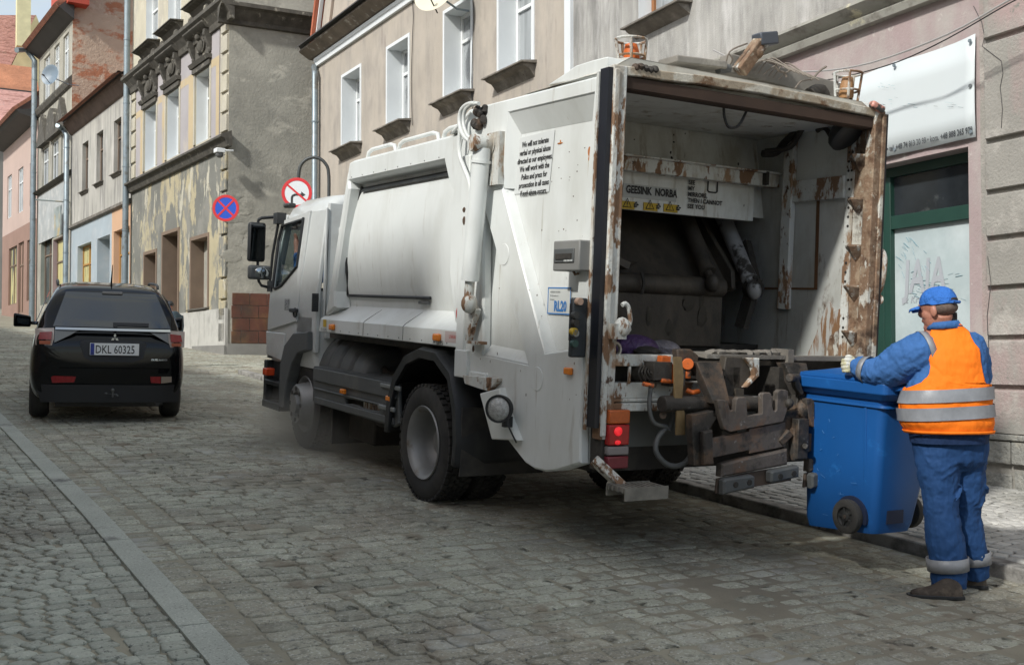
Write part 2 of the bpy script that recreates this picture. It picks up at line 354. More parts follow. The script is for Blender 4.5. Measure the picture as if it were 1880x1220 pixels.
m_pane=mat("window_pane",(.055,.065,.07),.06,vary=.3,vscale=1.1,layers=[((.16,.17,.17),.9,.58,.12)],spec=.6)
m_curt=mat("curtained_pane",(.30,.32,.33),.12,vary=.25,vscale=(9,9,.6),layers=[((.12,.13,.135),1.2,.60,.06)],spec=.6)
m_white=mat("white_reveal",(.68,.71,.72),.7,vary=.05,bump=.15,bscale=30)
m_frame=mat("white_frame",(.74,.76,.76),.4,vary=.04)
m_zinc=mat("zinc_pipe",(.24,.29,.32),.45,metal=.35,vary=.15,vscale=3,layers=[((.16,.15,.13),3,.62,.08)])
m_dark=mat("dark_gutter",(.045,.042,.04),.6,vary=.2)
m_sill=mat("weathered_sill",(.15,.135,.115),.85,vary=.3,vscale=4,layers=[((.30,.28,.25),3,.6,.12),((.04,.035,.03),3,.68,.05)],bump=.3)
m_wire=mat("black_cable",(.02,.02,.02),.6)
def window(par,h,dep,o=0.,frame_m=None,pane_m=None,mull=1,trans=.32,bw=.06,rev=None,trim=0.,name="window"):
    frame_m=frame_m or m_frame; pane_m=pane_m or m_pane
    a,b,c,d=h[:4]; i=o-dep; f=MB()
    f.box(a+.002,a+bw,i-.06,i,c+.002,d-.002); f.box(b-bw,b-.002,i-.06,i,c+.002,d-.002); f.box(a+bw,b-bw,i-.06,i-.001,d-bw,d-.002); f.box(a+bw,b-bw,i-.06,i-.001,c+.002,c+bw)
    if trans: zt=d-(d-c)*trans; f.box(a+bw,b-bw,i-.055,i+.006,zt-.03,zt+.03)
    for k in range(mull):
        x=a+(b-a)*(k+1)/(mull+1); f.box(x-.03,x+.03,i-.05,i+.012,c+bw,d-bw)
    w_=part(name,f,frame_m,par)
    p=MB(); p.quad((a+.03,i-.04,c+.03),(b-.03,i-.04,c+.03),(b-.03,i-.04,d-.03),(a+.03,i-.04,d-.03)); part("pane",p,pane_m,w_)
    if rev:
        r_=reveal(MB(),(a,b,c,d),dep,o)
        if trim: r_.box(a-trim,a,o,o+.02,c,d+trim); r_.box(b,b+trim,o,o+.02,c,d+trim); r_.box(a,b,o,o+.02,d,d+trim)
        part("reveal",r_,rev,w_)
    return w_
def sill(par,a,b,z,out=.2,o=0.,m=None,th=.16,nm="sill"):
    s=MB(); s.prism([(o+.002,z-.02),(o+.002,z+.03),(o+out+.04,z-.01),(o+out+.04,z-.035)],0,a-.06,b+.06); s.prism([(o+.002,z-th),(o+.002,z-.025),(o+out,z-.038),(o+out-.03,z-.07),(o+out*.45,z-.11)],0,a,b)
    return part(nm,s,m or m_sill,par)
def pipe(par,s_,z0,z1,o=.12,r=.06,hook=None,m=None):
    t=MB(); pts=[(s_,o,z0),(s_,o,z1)]; 
    if hook: pts+=hook
    t.tube(pts,r,12)
    z=z0+1
    while z<z1: t.lathe([(r,-.02),(r+.014,-.02),(r+.014,.02),(r,.02)],(s_,o,z),(0,0,1),12); z+=2.1
    return part("downpipe",t,m or m_zinc,par,smooth=50)
# ---------- grey and pink plastered house on the right, with the shop
P0=r2w(G(1807,903)); dR=vdir(-30); FRr=Facade(P0,dR); 
m_grey=mat("grey_render",(.40,.39,.365),.9,vary=.10,vscale=1.3,layers=[((.27,.265,.25),(2.2,2.2,.6),.54,.12),((.50,.49,.465),(14,14,1.1),.64,.12),((.52,.51,.49),(3,3,.9),.62,.10),((.20,.195,.185),(1.6,1.6,.3),.62,.08)],bump=.5,bscale=70,bdist=.012)
m_pink=mat("pink_plaster",(.37,.29,.285),.85,vary=.09,vscale=1.2,layers=[((.42,.38,.355),(1.6,1.6,.7),.55,.10),((.5,.46,.43),7,.66,.03),((.27,.25,.235),3.1,.70,.03)],bump=.45,bscale=35,bdist=.012)
m_rust_pl=mat("worn_rustication",(.31,.295,.265),.88,vary=.10,vscale=1.4,layers=[((.37,.28,.265),(1.3,1.3,.55),.52,.06),((.46,.43,.39),2.3,.60,.08),((.24,.225,.20),8,.66,.04)],bump=.7,bscale=38,bdist=.014)
m_corn=mat("cornice_stucco",(.36,.35,.31),.85,vary=.15,vscale=2.2,layers=[((.62,.58,.43),1.9,.63,.02),((.20,.185,.16),4,.6,.08)],bump=.3)
grey=thing("terraced_house","grey rendered house with pink plaster ground floor, shop window and white banner at the right","house",FRr.world(0,0,0),Matrix.Identity(4) and WORLD)
def onframe(th,F): 
    th.matrix_world=Matrix(F.m.tolist()); LOC[th.name]=np.zeros(3); return th
onframe(grey,FRr)
zc_t=FRr.at(1430,78)[1]; zc_b=FRr.at(1403,122)[1]     # cornice band
s_end=FRr.at(1052,300)[0]
shop=(.14,2.45,.40,3.56); up=(FRr.at(1263,0)[0],FRr.at(1172,0)[0]); zsill=FRr.at(1262,6)[1]
upw=[(up[0],up[1],zsill,zsill+1.9),(up[0]-3.3,up[1]-3.3,zsill,zsill+1.9),(up[0]-6.6,up[1]-6.6,zsill,zsill+1.9)]
for h in list(upw): upw.append((h[0],h[1],h[2]+3.1,h[3]+3.1))
lo_h=[shop,(4.2,5.3,1.6,3.5),(6.1,7.1,.45,3.1)]
w1=facade(MB(),-9,s_end,zc_b,12.6,upw); part("upper_wall",w1,m_grey,grey)
w2=facade(MB(),.0,s_end,-.4,zc_b,lo_h,o=.0); part("ground_floor_wall",w2,m_pink,grey)
rv=MB(); 
for h in lo_h: reveal(rv,h,.3,0.)
part("shop_reveal",rv,m_pink,grey)
bk=MB(); bk.box(-9,s_end,-9,-.6,-.5,12.55); part("house_body",bk,m_grey,grey)
rf=MB(); rf.prism([(.55,12.5),(.55,12.62),(-4.6,16.2),(-9.5,12.62),(-9.5,12.5)],0,-9.2,s_end-.02); part("roof",rf,mat("red_tiles",(.30,.12,.075),.8,vary=.25,vscale=3,layers=[((.20,.10,.07),6,.58,.08)],bump=.8,bscale=(5,5,30)),grey)
for h in upw:
    window(grey,h,.22,rev=m_white,frame_m=mat("brown_frame",(.30,.13,.05),.5),pane_m=m_curt); sill(grey,h[0]-.05,h[1]+.05,h[2],.2)
for h in lo_h[1:]: window(grey,h,.28,frame_m=m_dark,rev=m_pink)
c=MB(); c.prism([(.0,zc_b),(.10,zc_b),(.13,zc_b+.07),(.09,zc_b+.10),(.24,zc_b+.19),(.24,zc_b+.22),(.06,zc_b+.23),(.06,zc_t-.06),(.10,zc_t-.04),(.10,zc_t),(.0,zc_t+.03)],0,-9,s_end-.05); part("cornice",c,m_corn,grey)
c=MB(); c.prism([(.002,zc_t+.012),(.125,zc_t+.004),(.125,zc_t+.03),(.002,zc_t+.06)],0,-9,s_end-.06); part("copper_flashing",c,mat("rusty_flashing",(.25,.15,.11),.7,vary=.3,vscale=5,layers=[((.34,.30,.26),3,.58,.06)]),grey)
# rusticated pier at the right of the shop
lines=[FRr.at(1845,y_)[1] for y_ in (62,250,345,431,523,615,706,795)]; top=lines[0]+.02
r_=MB(); r_.cur=0
edge=[zc_b]+lines; sR=FRr.at(1812,400)[0]
for i in range(len(edge)-1):
    zt,zb=edge[i]-(.045 if i else 0.),edge[i+1]
    r_.add([(-9,.002,zb),(sR,.002,zb),(sR,.002,zt),(-9,.002,zt),(-9,.05,zb+.0),(sR-.03,.05,zb+.0),(sR-.03,.05,zt-.012),(-9,.05,zt-.012)],[(4,5,6,7),(0,1,5,4),(1,2,6,5),(2,3,7,6)])
part("rusticated_pier",r_,m_rust_pl,grey,bevel=.006)
w3=facade(MB(),-9,.0,-.4,zc_b,[],o=.0); part("pier_wall",w3,m_rust_pl,grey)
pl=MB(); zp0=lines[-1]; s_=.10
pl.box(-9,.13,-.01,.075,zp0-.06,zp0-.005)
zs_=[FRr.at(1845,850)[1],FRr.at(1845,862)[1]]
s_=.115
while s_>-5:
    w_=random.uniform(.38,.46); pl.box(s_-w_+.012,s_,-.01,.06+random.uniform(-.006,.006),zs_[0],zp0-.068); s_-=w_
s_=.115
while s_>-5:
    w_=random.uniform(.3,.5); pl.box(s_-w_+.03,s_,-.01,.035+random.uniform(-.015,.01),-.3,zs_[1]-random.uniform(0,.04)); s_-=w_
part("stone_plinth",pl,mat("plinth_stone",(.27,.265,.24),.9,vary=.22,vscale=3,layers=[((.36,.34,.29),6,.6,.06),((.13,.13,.125),5,.62,.06)],bump=1.,bscale=22,bdist=.03),grey,bevel=.012)
for pts in ([(1780,10),(1795,40),(1800,65),(1803,85),(1822,100),(1838,112),(1841,135),(1836,160),(1840,200),(1838,235)],[(1815,640),(1812,580),(1819,520),(1813,470)]):
    cr=MB(); q=[FRr.at(a,b,.055) for a,b in pts]; cr.tube([(u_,.052 if u_<sR else .002,z_) for u_,z_ in q],.004,5); part("wall_crack",cr,m_dark,grey)
# shopfront
m_green=mat("green_paint",(.014,.050,.037),.4,vary=.12,vscale=3,spec=.5)
zt0,zt1=FRr.at(1706,390,-.2)[1],FRr.at(1706,408,-.2)[1]; a,b,c_,d=shop; i=-.2; f=MB()
sm0,sm1=FRr.at(1638,500,-.2)[0],FRr.at(1612,500,-.2)[0]
f.box(a+.002,a+.03,i-.08,i,c_,d); f.box(b-.09,b-.002,i-.08,i,c_,d); f.box(a+.03,b-.09,i-.08,i-.001,d-.10,d-.002)
f.box(a+.03,b-.09,i-.08,i+.012,zt1-.02,zt0+.02); f.box(sm0,sm1,i-.07,i+.02,c_,d-.1); f.box(a+.03,b-.09,i-.08,i-.001,c_,c_+.14)
f.box((sm0+sm1)/2-.006,(sm0+sm1)/2+.006,i+.02,i+.026,c_,d-.1)
sh=part("shopfront",f,m_green,grey,bevel=.004)
m_film=mat("white_window_film",(.42,.49,.50),.35,vary=.06,vscale=2,layers=[((.38,.48,.50),(30,30,9),.72,.02),((.58,.64,.65),1.4,.6,.15)],spec=.35)
p=MB(); p.quad((a+.02,i-.04,zt0),(b,i-.04,zt0),(b,i-.04,d-.05),(a+.02,i-.04,d-.05)); part("transom_pane",p,mat("dark_glass",(.02,.024,.028),.05,vary=.5,vscale=1.2,layers=[((.10,.09,.04),.8,.60,.08),((.09,.10,.10),2.2,.66,.06)]),sh)
p=MB(); p.quad((a+.02,i-.04,c_+.1),(b,i-.04,c_+.1),(b,i-.04,zt1),(a+.02,i-.04,zt1)); part("filmed_pane",p,m_film,sh)
m_faint=mat("faint_lettering",(.40,.42,.45),.5,vary=.05); t=MB()
u_,z_=FRr.at(1655,537,-.2); t.text("JAJA",(u_,i-.034,z_),(-1,0,.0),(0,0,1),.33,wx=.62,shear=.1,bold=.012); u_,z_=FRr.at(1657,556,-.2); t.text("z Krainy",(u_,i-.034,z_),(-1,0,0),(0,0,1),.07,shear=.2); part("faint_sign",t,m_faint,sh)
t=MB(); rr=random.Random(3)
for k in range(60):
    cx_,cy_=(1690,520) if k%2 else (1660,430); an=rr.uniform(-.35,.5) if k%2 else rr.uniform(.6,1.3); r0=rr.uniform(5,75); x_=cx_+(r0 if k%4<2 else -r0*.35)*math.cos(an); y_=cy_+r0*math.sin(an); ln=rr.uniform(3,14)
    u_,z_=FRr.at(x_,y_,-.2); u2,z2=FRr.at(x_+ln*math.cos(an),y_+ln*math.sin(an),-.2)
    if u_>a+.05 and u2>a+.05 and c_<z2<zt1-.05: t.tube([(u_,i-.036,z_),(u2,i-.036,z2)],rr.uniform(.0012,.0035),4)
part("scratches",t,mat("blue_scratches",(.16,.28,.33),.5),sh)
# banner
bnL=2.95; z0_=FRr.at(1790,252,.03)[1]; z1_=FRr.at(1796,60,.03)[1]; zb1=FRr.at(1634,286,.03)[1]
bn=thing("banner","white advertising banner with a phone number line, nailed above the shop window","banner",frame=WORLD); onframe(bn,FRr)
g=MB(); n=24; V=[]; 
for k in range(n+1):
    s_=-.0+(bnL)*k/n; sag=.05*math.sin(math.pi*min(1,(k%12)/12.)); zz=.0
    ztop=z1_-.035*math.sin(math.pi*((k/n*3)%1))-.04*(k/n)
    for m_ in range(5): V.append((s_+.02,.035+.012*math.sin(k*.9+m_),z0_+(ztop-z0_)*m_/4))
g.add(V,[(k*5+m_,(k+1)*5+m_,(k+1)*5+m_+1,k*5+m_+1) for k in range(n) for m_ in range(4)])
part("sheet",g,mat("banner_vinyl",(.60,.645,.655),.45,vary=.02,vscale=1.,layers=[]),bn,smooth=60,solid=.004)
t=MB(); u_,z_=FRr.at(1786,243,.05); t.text("Wyleska 1 • tel. +48 74 813 20 99 • kom. +48 888 265 978",(u_,.056,z_),(-1,0,.0),(0,0,1),.058,align='RIGHT',wx=.66,bold=.0015); part("lettering",t,mat("banner_ink",(.06,.065,.07),.6),bn)
for s_ in (.06,1.0,1.9,2.8): 
    for zz in (z0_+.05,z1_-.06): g=MB(); g.lathe([(1e-4,.0),(.016,.0),(.02,-.01),(.018,-.014)],(s_,.065,zz),(0,1,0),10); part("fixing_screw",g,m_zinc,bn)
g=MB(); g.lathe([(1e-4,.0),(.016,.0),(.02,-.01)],(.06,.065,(z0_+z1_)/2),(0,1,0),10); part("fixing_screw",g,m_zinc,bn)
t=MB(); rr=random.Random(5)
for (cx_,cy_,n_,wx_,wy_,ln_) in ((1628,172,12,16,22,7),(1712,192,10,55,5,18)):
    for k in range(n_):
        x_=cx_+rr.uniform(-wx_,wx_); y_=cy_+rr.uniform(-wy_,wy_); l=rr.uniform(.3,1)*ln_; u_,z_=FRr.at(x_,y_,.05); u2,z2=FRr.at(x_+l,y_+l*.12,.05); t.tube([(u_,.053,z_),(u2,.053,z2)],rr.uniform(.0006,.0016),4)
part("worn_print",t,mat("teal_print",(.12,.33,.38),.5,layers=[((.03,.05,.06),9,.5,.02)]),bn)
# ---------- beige house in the middle
S0=FRr.world(s_end,0,0); FB=Facade(S0,vdir(-200)); beige=thing("terraced_house","beige house with white window reveals and red gable roof behind the truck","house"); onframe(beige,FB)
m_beige=mat("beige_render",(.415,.37,.315),.9,vary=.07,vscale=1.2,layers=[((.33,.30,.265),(3,3,.5),.56,.10),((.455,.405,.345),(2.2,2.2,1.2),.58,.12),((.28,.245,.22),(2.5,2.5,.4),.66,.06)],bump=.45,bscale=80,bdist=.01)
zE=FB.at(574,100)[1]; sL=FB.at(584,200)[0]
wins=[]
for (x0,x1,yt,yb) in ((629,661.5,143,283),(712,750,90,240),(817,865,None,184),(917,978,None,140)):
    s0=FB.at(x1,200)[0]; s1=FB.at(x0,200)[0]; zb=FB.at(x0,yb)[1]; wins.append((s0,s1,6.52,8.27))
gw=[(1.0,2.0,1.9,3.6),(3.4,4.4,1.9,3.6),(5.9,6.9,.9,3.3),(8.6,9.6,2.1,3.8)]
w_=facade(MB(),.15,sL,.2,zE-.25,wins+gw); part("front_wall",w_,m_beige,beige)
w_=MB(); w_.box(.15,sL,-9,-.5,.2,zE-.25); w_.quad((sL,0,.2),(sL,-9,.2),(sL,-9,zE-.25),(sL,0,zE-.25)); w_.quad((.15,0,.2),(.15,-.5,.2),(.15,-.5,zE-.25),(.15,0,zE-.25)); part("side_wall",w_,m_beige,beige)
for h in wins: window(beige,h,.34,rev=m_white,pane_m=m_curt,trim=.07,mull=1,trans=.3); sill(beige,h[0]-.08,h[1]+.08,h[2]-.005,.26,th=.24)
for h in gw: window(beige,h,.2,rev=m_white)
c=MB(); c.prism([(0,zE-.42),(.07,zE-.42),(.07,zE-.32),(.10,zE-.30),(.10,zE-.22),(.02,zE-.2)],0,.1,sL+.06); part("white_eaves_band",c,m_white,beige)
c=MB(); c.prism([(.0,zE-.2),(.14,zE-.2),(.40,zE-.04),(.40,zE),(.0,zE+.05)],0,.1,sL+.3); part("wooden_eaves",c,mat("eaves_wood",(.16,.13,.10),.8,vary=.25,vscale=3,layers=[((.36,.34,.3),5,.62,.06)]),beige)
c=MB(); c.lathe([(.07,-sL/2-.3),(.07,sL/2+.2)],(sL/2+.1,.44,zE+.03),(1,0,0),12,a0=math.pi,a1=2*math.pi,ref=(0,0,1)); part("gutter",c,m_dark,beige)
g1=FB.at(585,70)[0]; 
c=MB(); c.prism([(sL-.05,zE),(sL-1.35,zE+3.6),(sL-2.7,zE+5.4),(sL-8,zE+5.4),(sL-8,zE)],1,-.25,-.05); c.prism([(sL-.1,zE+.0),(sL-.62,zE+1.3),(sL-.62-.5,zE+1.3),(sL-.62-.0,zE)],1,-.04,.02); part("gable_wall",c,m_beige,beige)
c=MB(); c.bar((sL+.15,-.6,zE-.05),(sL-1.35,-.6,zE+4.0),1.6,.10,(1,0,.4)); part("red_verge",c,mat("verge_tiles",(.42,.13,.07),.75,vary=.2,vscale=5),beige)
c=MB(); c.bar((sL-.0,.06,zE+.1),(sL-1.5,.06,zE+4.1),.05,.09,(0,1,0)); part("white_bargeboard",c,m_white,beige)
rf=MB(); rf.add([(.1,.35,zE+.05),(sL-.3,.35,zE+.05),(sL-1.6,-4.5,zE+4.2),(.1,-4.5,zE+4.2),(.1,-9,zE),(sL-.3,-9,zE)],[(0,1,2,3),(3,2,5,4)]); part("roof",rf,MATS["red_tiles"],beige)
pipe(beige,FB.at(588,240)[0],.2,FB.at(588,138)[1],.14,.075,hook=[(sL+.02,.1,FB.at(588,130)[1]+.12),(sL+.3,-.2,FB.at(588,128)[1]+.2)])
c=MB(); c.box(-.02,.16,-.3,.06,.2,12); part("party_strip",c,m_white,beige)
# thin wires on the facade
for x_ in (755,866): c=MB(); q=[FB.at(x_+dx,y_,.03) for y_,dx in ((-40,0),(30,4),(80,2),(150,0),(230,2))]; c.tube([(a_,.03,b_) for a_,b_ in q],.008,5); part("wall_cable",c,m_wire,beige)
# satellite dishes
def dish(name,label,F,px,py,off,rad,col,tilt,mount_off=.0,logo=False):
    s_,z_=F.at(px,py,off); th=thing(name,label,"satellite dish"); onframe(th,F)
    ax=np.array(tilt,float); ax/=np.linalg.norm(ax)
    d=MB(); d.lathe([(1e-4,0),(rad*.4,.02*rad*2),(rad*.75,.09*rad*1.6),(rad,.17*rad*1.6),(rad+.006,.17*rad*1.6),(rad*.75,.07*rad*1.6),(1e-4,-.02)],(s_,off,z_),ax,28); part("reflector",d,col,th,smooth=40)
    a_=MB(); c0=np.array((s_,off,z_)); lo=c0+ax*rad*1.05+np.array((0,0,-rad*.35)); a_.tube([c0+np.array((0,0,-rad*.9))+ax*.05,lo],.014,6); a_.cyl(lo-ax*.02,lo+ax*.09,.03,10); part("feed_arm",a_,m_dark,th)
    b_=MB(); b_.tube([c0-ax*.02,c0-ax*.12+np.array((0,0,-.05)),(s_,off*.4,z_-.25),(s_,mount_off,z_-.25)],.02,8); part("wall_bracket",b_,m_zinc,th)
    return th,c0,ax
dish("satellite_dish","cream satellite dish on the beige house at the top edge of the picture",FB,806,-14,.62,.46,mat("cream_dish",(.62,.58,.45),.5,vary=.05),(-.55,1,.35))
# ---------- yellow corner house
Y0=G(417,650.5); Y0=r2w(Y0); FY=Facade(Y0,vdir(-400)); yel=thing("corner_house","yellow and mauve stucco corner house with peeling plaster and ornate window heads","house"); onframe(yel,FY)
m_yel=mat("peeling_yellow_stucco",(.48,.445,.35),.88,vary=.08,vscale=1.2,layers=[((.40,.375,.32),(1.5,1.5,.6),.56,.08),((.58,.545,.45),2,.62,.1)],bump=.3,bscale=30)
m_mauve=mat("mauve_panel",(.38,.355,.36),.88,vary=.08,vscale=1.2,layers=[((.44,.40,.36),(1.5,1.5,.7),.60,.05)],bump=.25)
m_ochre=mat("ochre_panel",(.50,.40,.25),.88,vary=.08,layers=[((.42,.38,.33),(1.5,1.5,.7),.60,.05)],bump=.25)
m_peel=mat("peeled_ground_floor",(.185,.185,.165),.92,vary=.12,vscale=1.,layers=[((.44,.385,.255),(.95,.95,.42),.535,.012,None,9),((.24,.235,.21),(1.6,1.6,.9),.56,.05),((.50,.47,.38),(1.3,1.3,.5),.60,.015,None,9),((.36,.33,.26),(2.5,2.5,1.4),.63,.01,None,9)],bump=.5,bscale=26,bdist=.02)
m_cap=mat("sooty_moulding",(.085,.078,.065),.85,vary=.35,vscale=5,layers=[((.30,.28,.23),4,.64,.05)],bump=.4)
zl=FY.at(410,268)[1]; zu=FY.at(405,30)[1]; sE=FY.at(243,150)[0]
def fw(F,x0,x1,yt,yb,xr=None,off=0.):
    """window rectangle from its left edge x0 (far end) and right edge x1, heights read at the left edge"""
    s1=F.at(x0,300,off)[0]; s0=F.at(x1,300,off)[0]; return (s0,s1,F.at(x0,yb,off)[1],F.at(x0,yt,off)[1])
yw=[fw(FY,266,288,206,318),fw(FY,306.5,330,178,292),fw(FY,359.6,386,137,265)]
zt_=sum(h[3] for h in yw)/3; zb_=sum(h[2] for h in yw)/3; yw=[(h[0],h[1],zb_,zt_) for h in yw]
y2=[(h[0],h[1],zu+.75,zu+2.6) for h in yw]
yg=[fw(FY,267,288,468,535),fw(FY,301,329,432,590),fw(FY,352.5,383,442,568)]
part("ground_floor_wall",facade(MB(),0,sE,.5,zl,yg),m_peel,yel)
part("front_wall",facade(MB(),0,sE,zl,15.5,yw+y2),m_yel,yel)
ed=[.55]+[v for h in yw[::-1] for v in (h[0],h[1])]+[sE-.5]
for k in range(0,len(ed),2):
    a_,b_=ed[k]+.12,ed[k+1]-.12
    if b_-a_>.3: pn=MB(); pn.box(a_,b_,.0,.03,zl+.3,zu-.35); part("wall_panel",pn,m_mauve,yel)
for k in range(0,len(ed),2):
    a_,b_=ed[k]+.12,ed[k+1]-.12
    if b_-a_>.3: pn=MB(); pn.box(a_+ (b_-a_)*.0,a_+(b_-a_)*.38,.03,.034,zl+.35,zt_-.1); pn.box(a_,b_,.03,.033,zt_-.1,zt_+.12); part("ochre_strip",pn,m_ochre,yel)
for h in yw:
    w_=window(yel,h,.3,rev=m_white,frame_m=m_frame,pane_m=m_curt)
    hd=MB(); a_,b_=h[0]-.18,h[1]+.18; z_=h[3]
    hd.box(a_+.05,b_-.05,.0,.10,z_+.03,z_+.16); hd.prism([(0,z_+.18),(.14,z_+.18),(.2,z_+.28),(0,z_+.3)],0,a_,b_); hd.prism([(0,z_+.95),(.22,z_+.98),(.34,z_+1.1),(.34,z_+1.14),(0,z_+1.2)],0,a_-.05,b_+.05)
    for q in (a_+.10,b_-.10):
        hd.prism([(0,z_+.95),(.24,z_+.95),(.20,z_+.72),(.10,z_+.5),(.0,z_+.36)],0,q-.08,q+.08); hd.cyl((q-.085,.15,z_+.84),(q+.085,.15,z_+.84),.10,10); hd.ball((q,.06,z_+.42),.07,.06,.09,8,6)
    hd.box(a_+.2,b_-.2,.0,.05,z_+.34,z_+.92); hd.ball(((a_+b_)/2,.09,z_+.66),.15,.09,.2,10,7); hd.ball(((a_+b_)/2,.16,z_+.9),.09,.10,.10,8,6)
    for w__ in (-1,1):
        hd.tube([((a_+b_)/2+w__*.12,.08,z_+.5),((a_+b_)/2+w__*.26,.08,z_+.56),((a_+b_)/2+w__*.30,.08,z_+.72),((a_+b_)/2+w__*.2,.08,z_+.8)],.04,6,sm=3)
    part("ornate_window_head",hd,m_cap,yel,smooth=40)
    pj=MB(); pj.box(h[0]-.13,h[0]-.02,0,.05,h[2],h[3]+.03); pj.box(h[1]+.02,h[1]+.13,0,.05,h[2],h[3]+.03); part("window_jamb",pj,m_yel,yel)
for h in y2:
    window(yel,h,.2,rev=m_white,pane_m=m_curt); sill(yel,h[0]-.2,h[1]+.2,h[2]-.02,.35,m=m_cap,th=.3)
    cb=MB(); 
    for q in (h[0]-.05,h[1]+.05): cb.ball((q,.12,h[2]-.42),.07,.12,.18,8,6)
    part("console",cb,m_cap,yel,smooth=40)
m_brown=mat("brown_reveal",(.20,.145,.105),.8,vary=.12,vscale=2)
for k,h in enumerate(yg):
    if k==1:
        r_=reveal(MB(),h,.55); r_.box(h[0]-.1,h[0],0,.03,h[2],h[3]+.1); r_.box(h[1],h[1]+.1,0,.03,h[2],h[3]+.1); r_.box(h[0],h[1],0,.03,h[3],h[3]+.1); dd=MB(); dd.box(h[0],h[1],-.6,-.55,h[2],h[3]); dr=part("front_door",dd,mat("dark_brown_door",(.10,.07,.05),.6,vary=.2),yel); part("door_reveal",r_,m_brown,dr)
    else: window(yel,h,.42,rev=m_brown,trim=.1,frame_m=mat("oak_frame",(.24,.15,.09),.6),pane_m=m_curt,mull=0 if k==2 else 1,trans=.3); sill(yel,h[0]-.08,h[1]+.08,h[2]-.01,.08,m=m_cap,th=.08)
c=MB(); c.prism([(0,zl-.12),(.10,zl-.10),(.18,zl+.08),(.28,zl+.12),(.28,zl+.18),(.0,zl+.3)],0,-.25,sE); part("string_course",c,m_cap,yel)
c=MB(); c.prism([(0,zu-.35),(.10,zu-.33),(.14,zu-.18),(.28,zu+.0),(.38,zu+.08),(.38,zu+.18),(.0,zu+.32)],0,-.4,sE); part("main_cornice",c,m_cap,yel)
q=MB(); 
for s0 in (0.02,sE-.55):
    z=zl+.35
    while z<zu-.5: q.box(s0,s0+.48,0,.06,z,z+.42); z+=.52
q2=MB(); z=.9
while z<zl-.4: q2.box(.02,.5,0,.07,z,z+.5); z+=.56
part("quoin",q,m_yel,yel,bevel=.01); part("quoin",q2,m_peel,yel,bevel=.02)
pt=MB(); zpl=FY.at(395,568)[1]; pt.box(-.03,yg[1][0]-.15,0,.07,.5,zpl); part("tiled_plinth",pt,mat("pale_plinth_tiles",(.50,.49,.455),.6,vary=.1,vscale=(4,4,4),layers=[((.30,.29,.27),(5,5,1.2),.62,.08)],bump=.1),yel)
pt=MB(); pt.box(-.05,2.6,.07,.10,.5,FY.at(395,634)[1]); part("plinth_skirting",pt,mat("grey_skirting",(.22,.215,.20),.85,vary=.2),yel)
# end wall, facing the camera
dE=vdir(4870); FE=Facade(FY.world(0,0,0),dE); m_endw=mat("rough_grey_end_wall",(.30,.29,.25),.95,vary=.16,vscale=.45,layers=[((.38,.365,.315),.55,.52,.08),((.44,.42,.36),(1.2,1.2,2.4),.60,.05),((.22,.215,.19),1.,.62,.08)],bump=.7,bscale=14,bdist=.02,bdet=9)
n_=FE.n; sgn=1 if (n_@(CAM-FE.P0))>0 else -1
if sgn<0: FE=Facade(FY.world(0,0,0),dE,-1)
yE=thing("corner_house_tmp","",""); bpy.data.objects.remove(yE)
def inF(F,Fto,mb):   # convert builder verts from frame F to frame Fto
    M_=np.linalg.inv(Fto.m)@F.m; V=np.c_[np.array(mb.v),np.ones(len(mb.v))]@M_.T; mb.v=[tuple(p[:3]) for p in V]; return mb
e=MB(); e.box(.0,9,-8,-.002,.5,15.5); part("end_wall",inF(FE,FY,e),m_endw,yel)
c=MB(); c.prism([(0,zu-.4),(.08,zu-.38),(.10,zu-.28),(.3,zu-.05),(.42,zu+.0),(.42,zu+.1),(.0,zu+.2)],0,-.3,9); part("end_cornice",inF(FE,FY,c),m_cap,yel)
zt1_=FE.at(450,538)[1]; zt2_=FE.at(450,640)[1]; tl=MB(); z=zt1_; k=0
m_tile=mat("brown_wall_tiles",(.115,.045,.03),.35,vary=.35,vscale=1.6,layers=[((.16,.085,.04),1.1,.56,.05),((.05,.04,.035),.8,.62,.08)],spec=.5)
th_=(zt1_-zt2_)/4.4
for k in range(4):
    s_=.12-(.22 if k%2 else 0)
    while s_<4: a_=max(s_,.1); tl.box(a_,s_+.44,0,.03,z-th_+.015,z); s_+=.455
    z-=th_
part("glazed_tile_dado",inF(FE,FY,tl),m_tile,yel,bevel=.004)
tl=MB(); tl.box(.0,4.5,.0,.045,.5,z); part("dado_skirting",inF(FE,FY,tl),MATS["grey_skirting"],yel)
tl=MB(); 
for (x_,y_) in ((428,400),(436,440),(425,470),(440,420),(455,450),(470,430),(430,360),(447,380),(480,450)):
    s_,z_=FE.at(x_,y_); tl.ball((s_,.0,z_),random.uniform(.12,.3),.012,random.uniform(.1,.25),9,6,jit=.3)
part("loose_plaster",inF(FE,FY,tl),m_endw,yel)
rf=MB(); rf.add([(-.4,.6,15.5),(sE,.6,15.5),(sE,-5,19),(-.4,-5,19),(-.4,-10,15.5),(sE,-10,15.5)],[(0,1,2,3),(3,2,5,4),(0,3,4),(1,5,2)]); part("roof",rf,MATS["red_tiles"],yel)
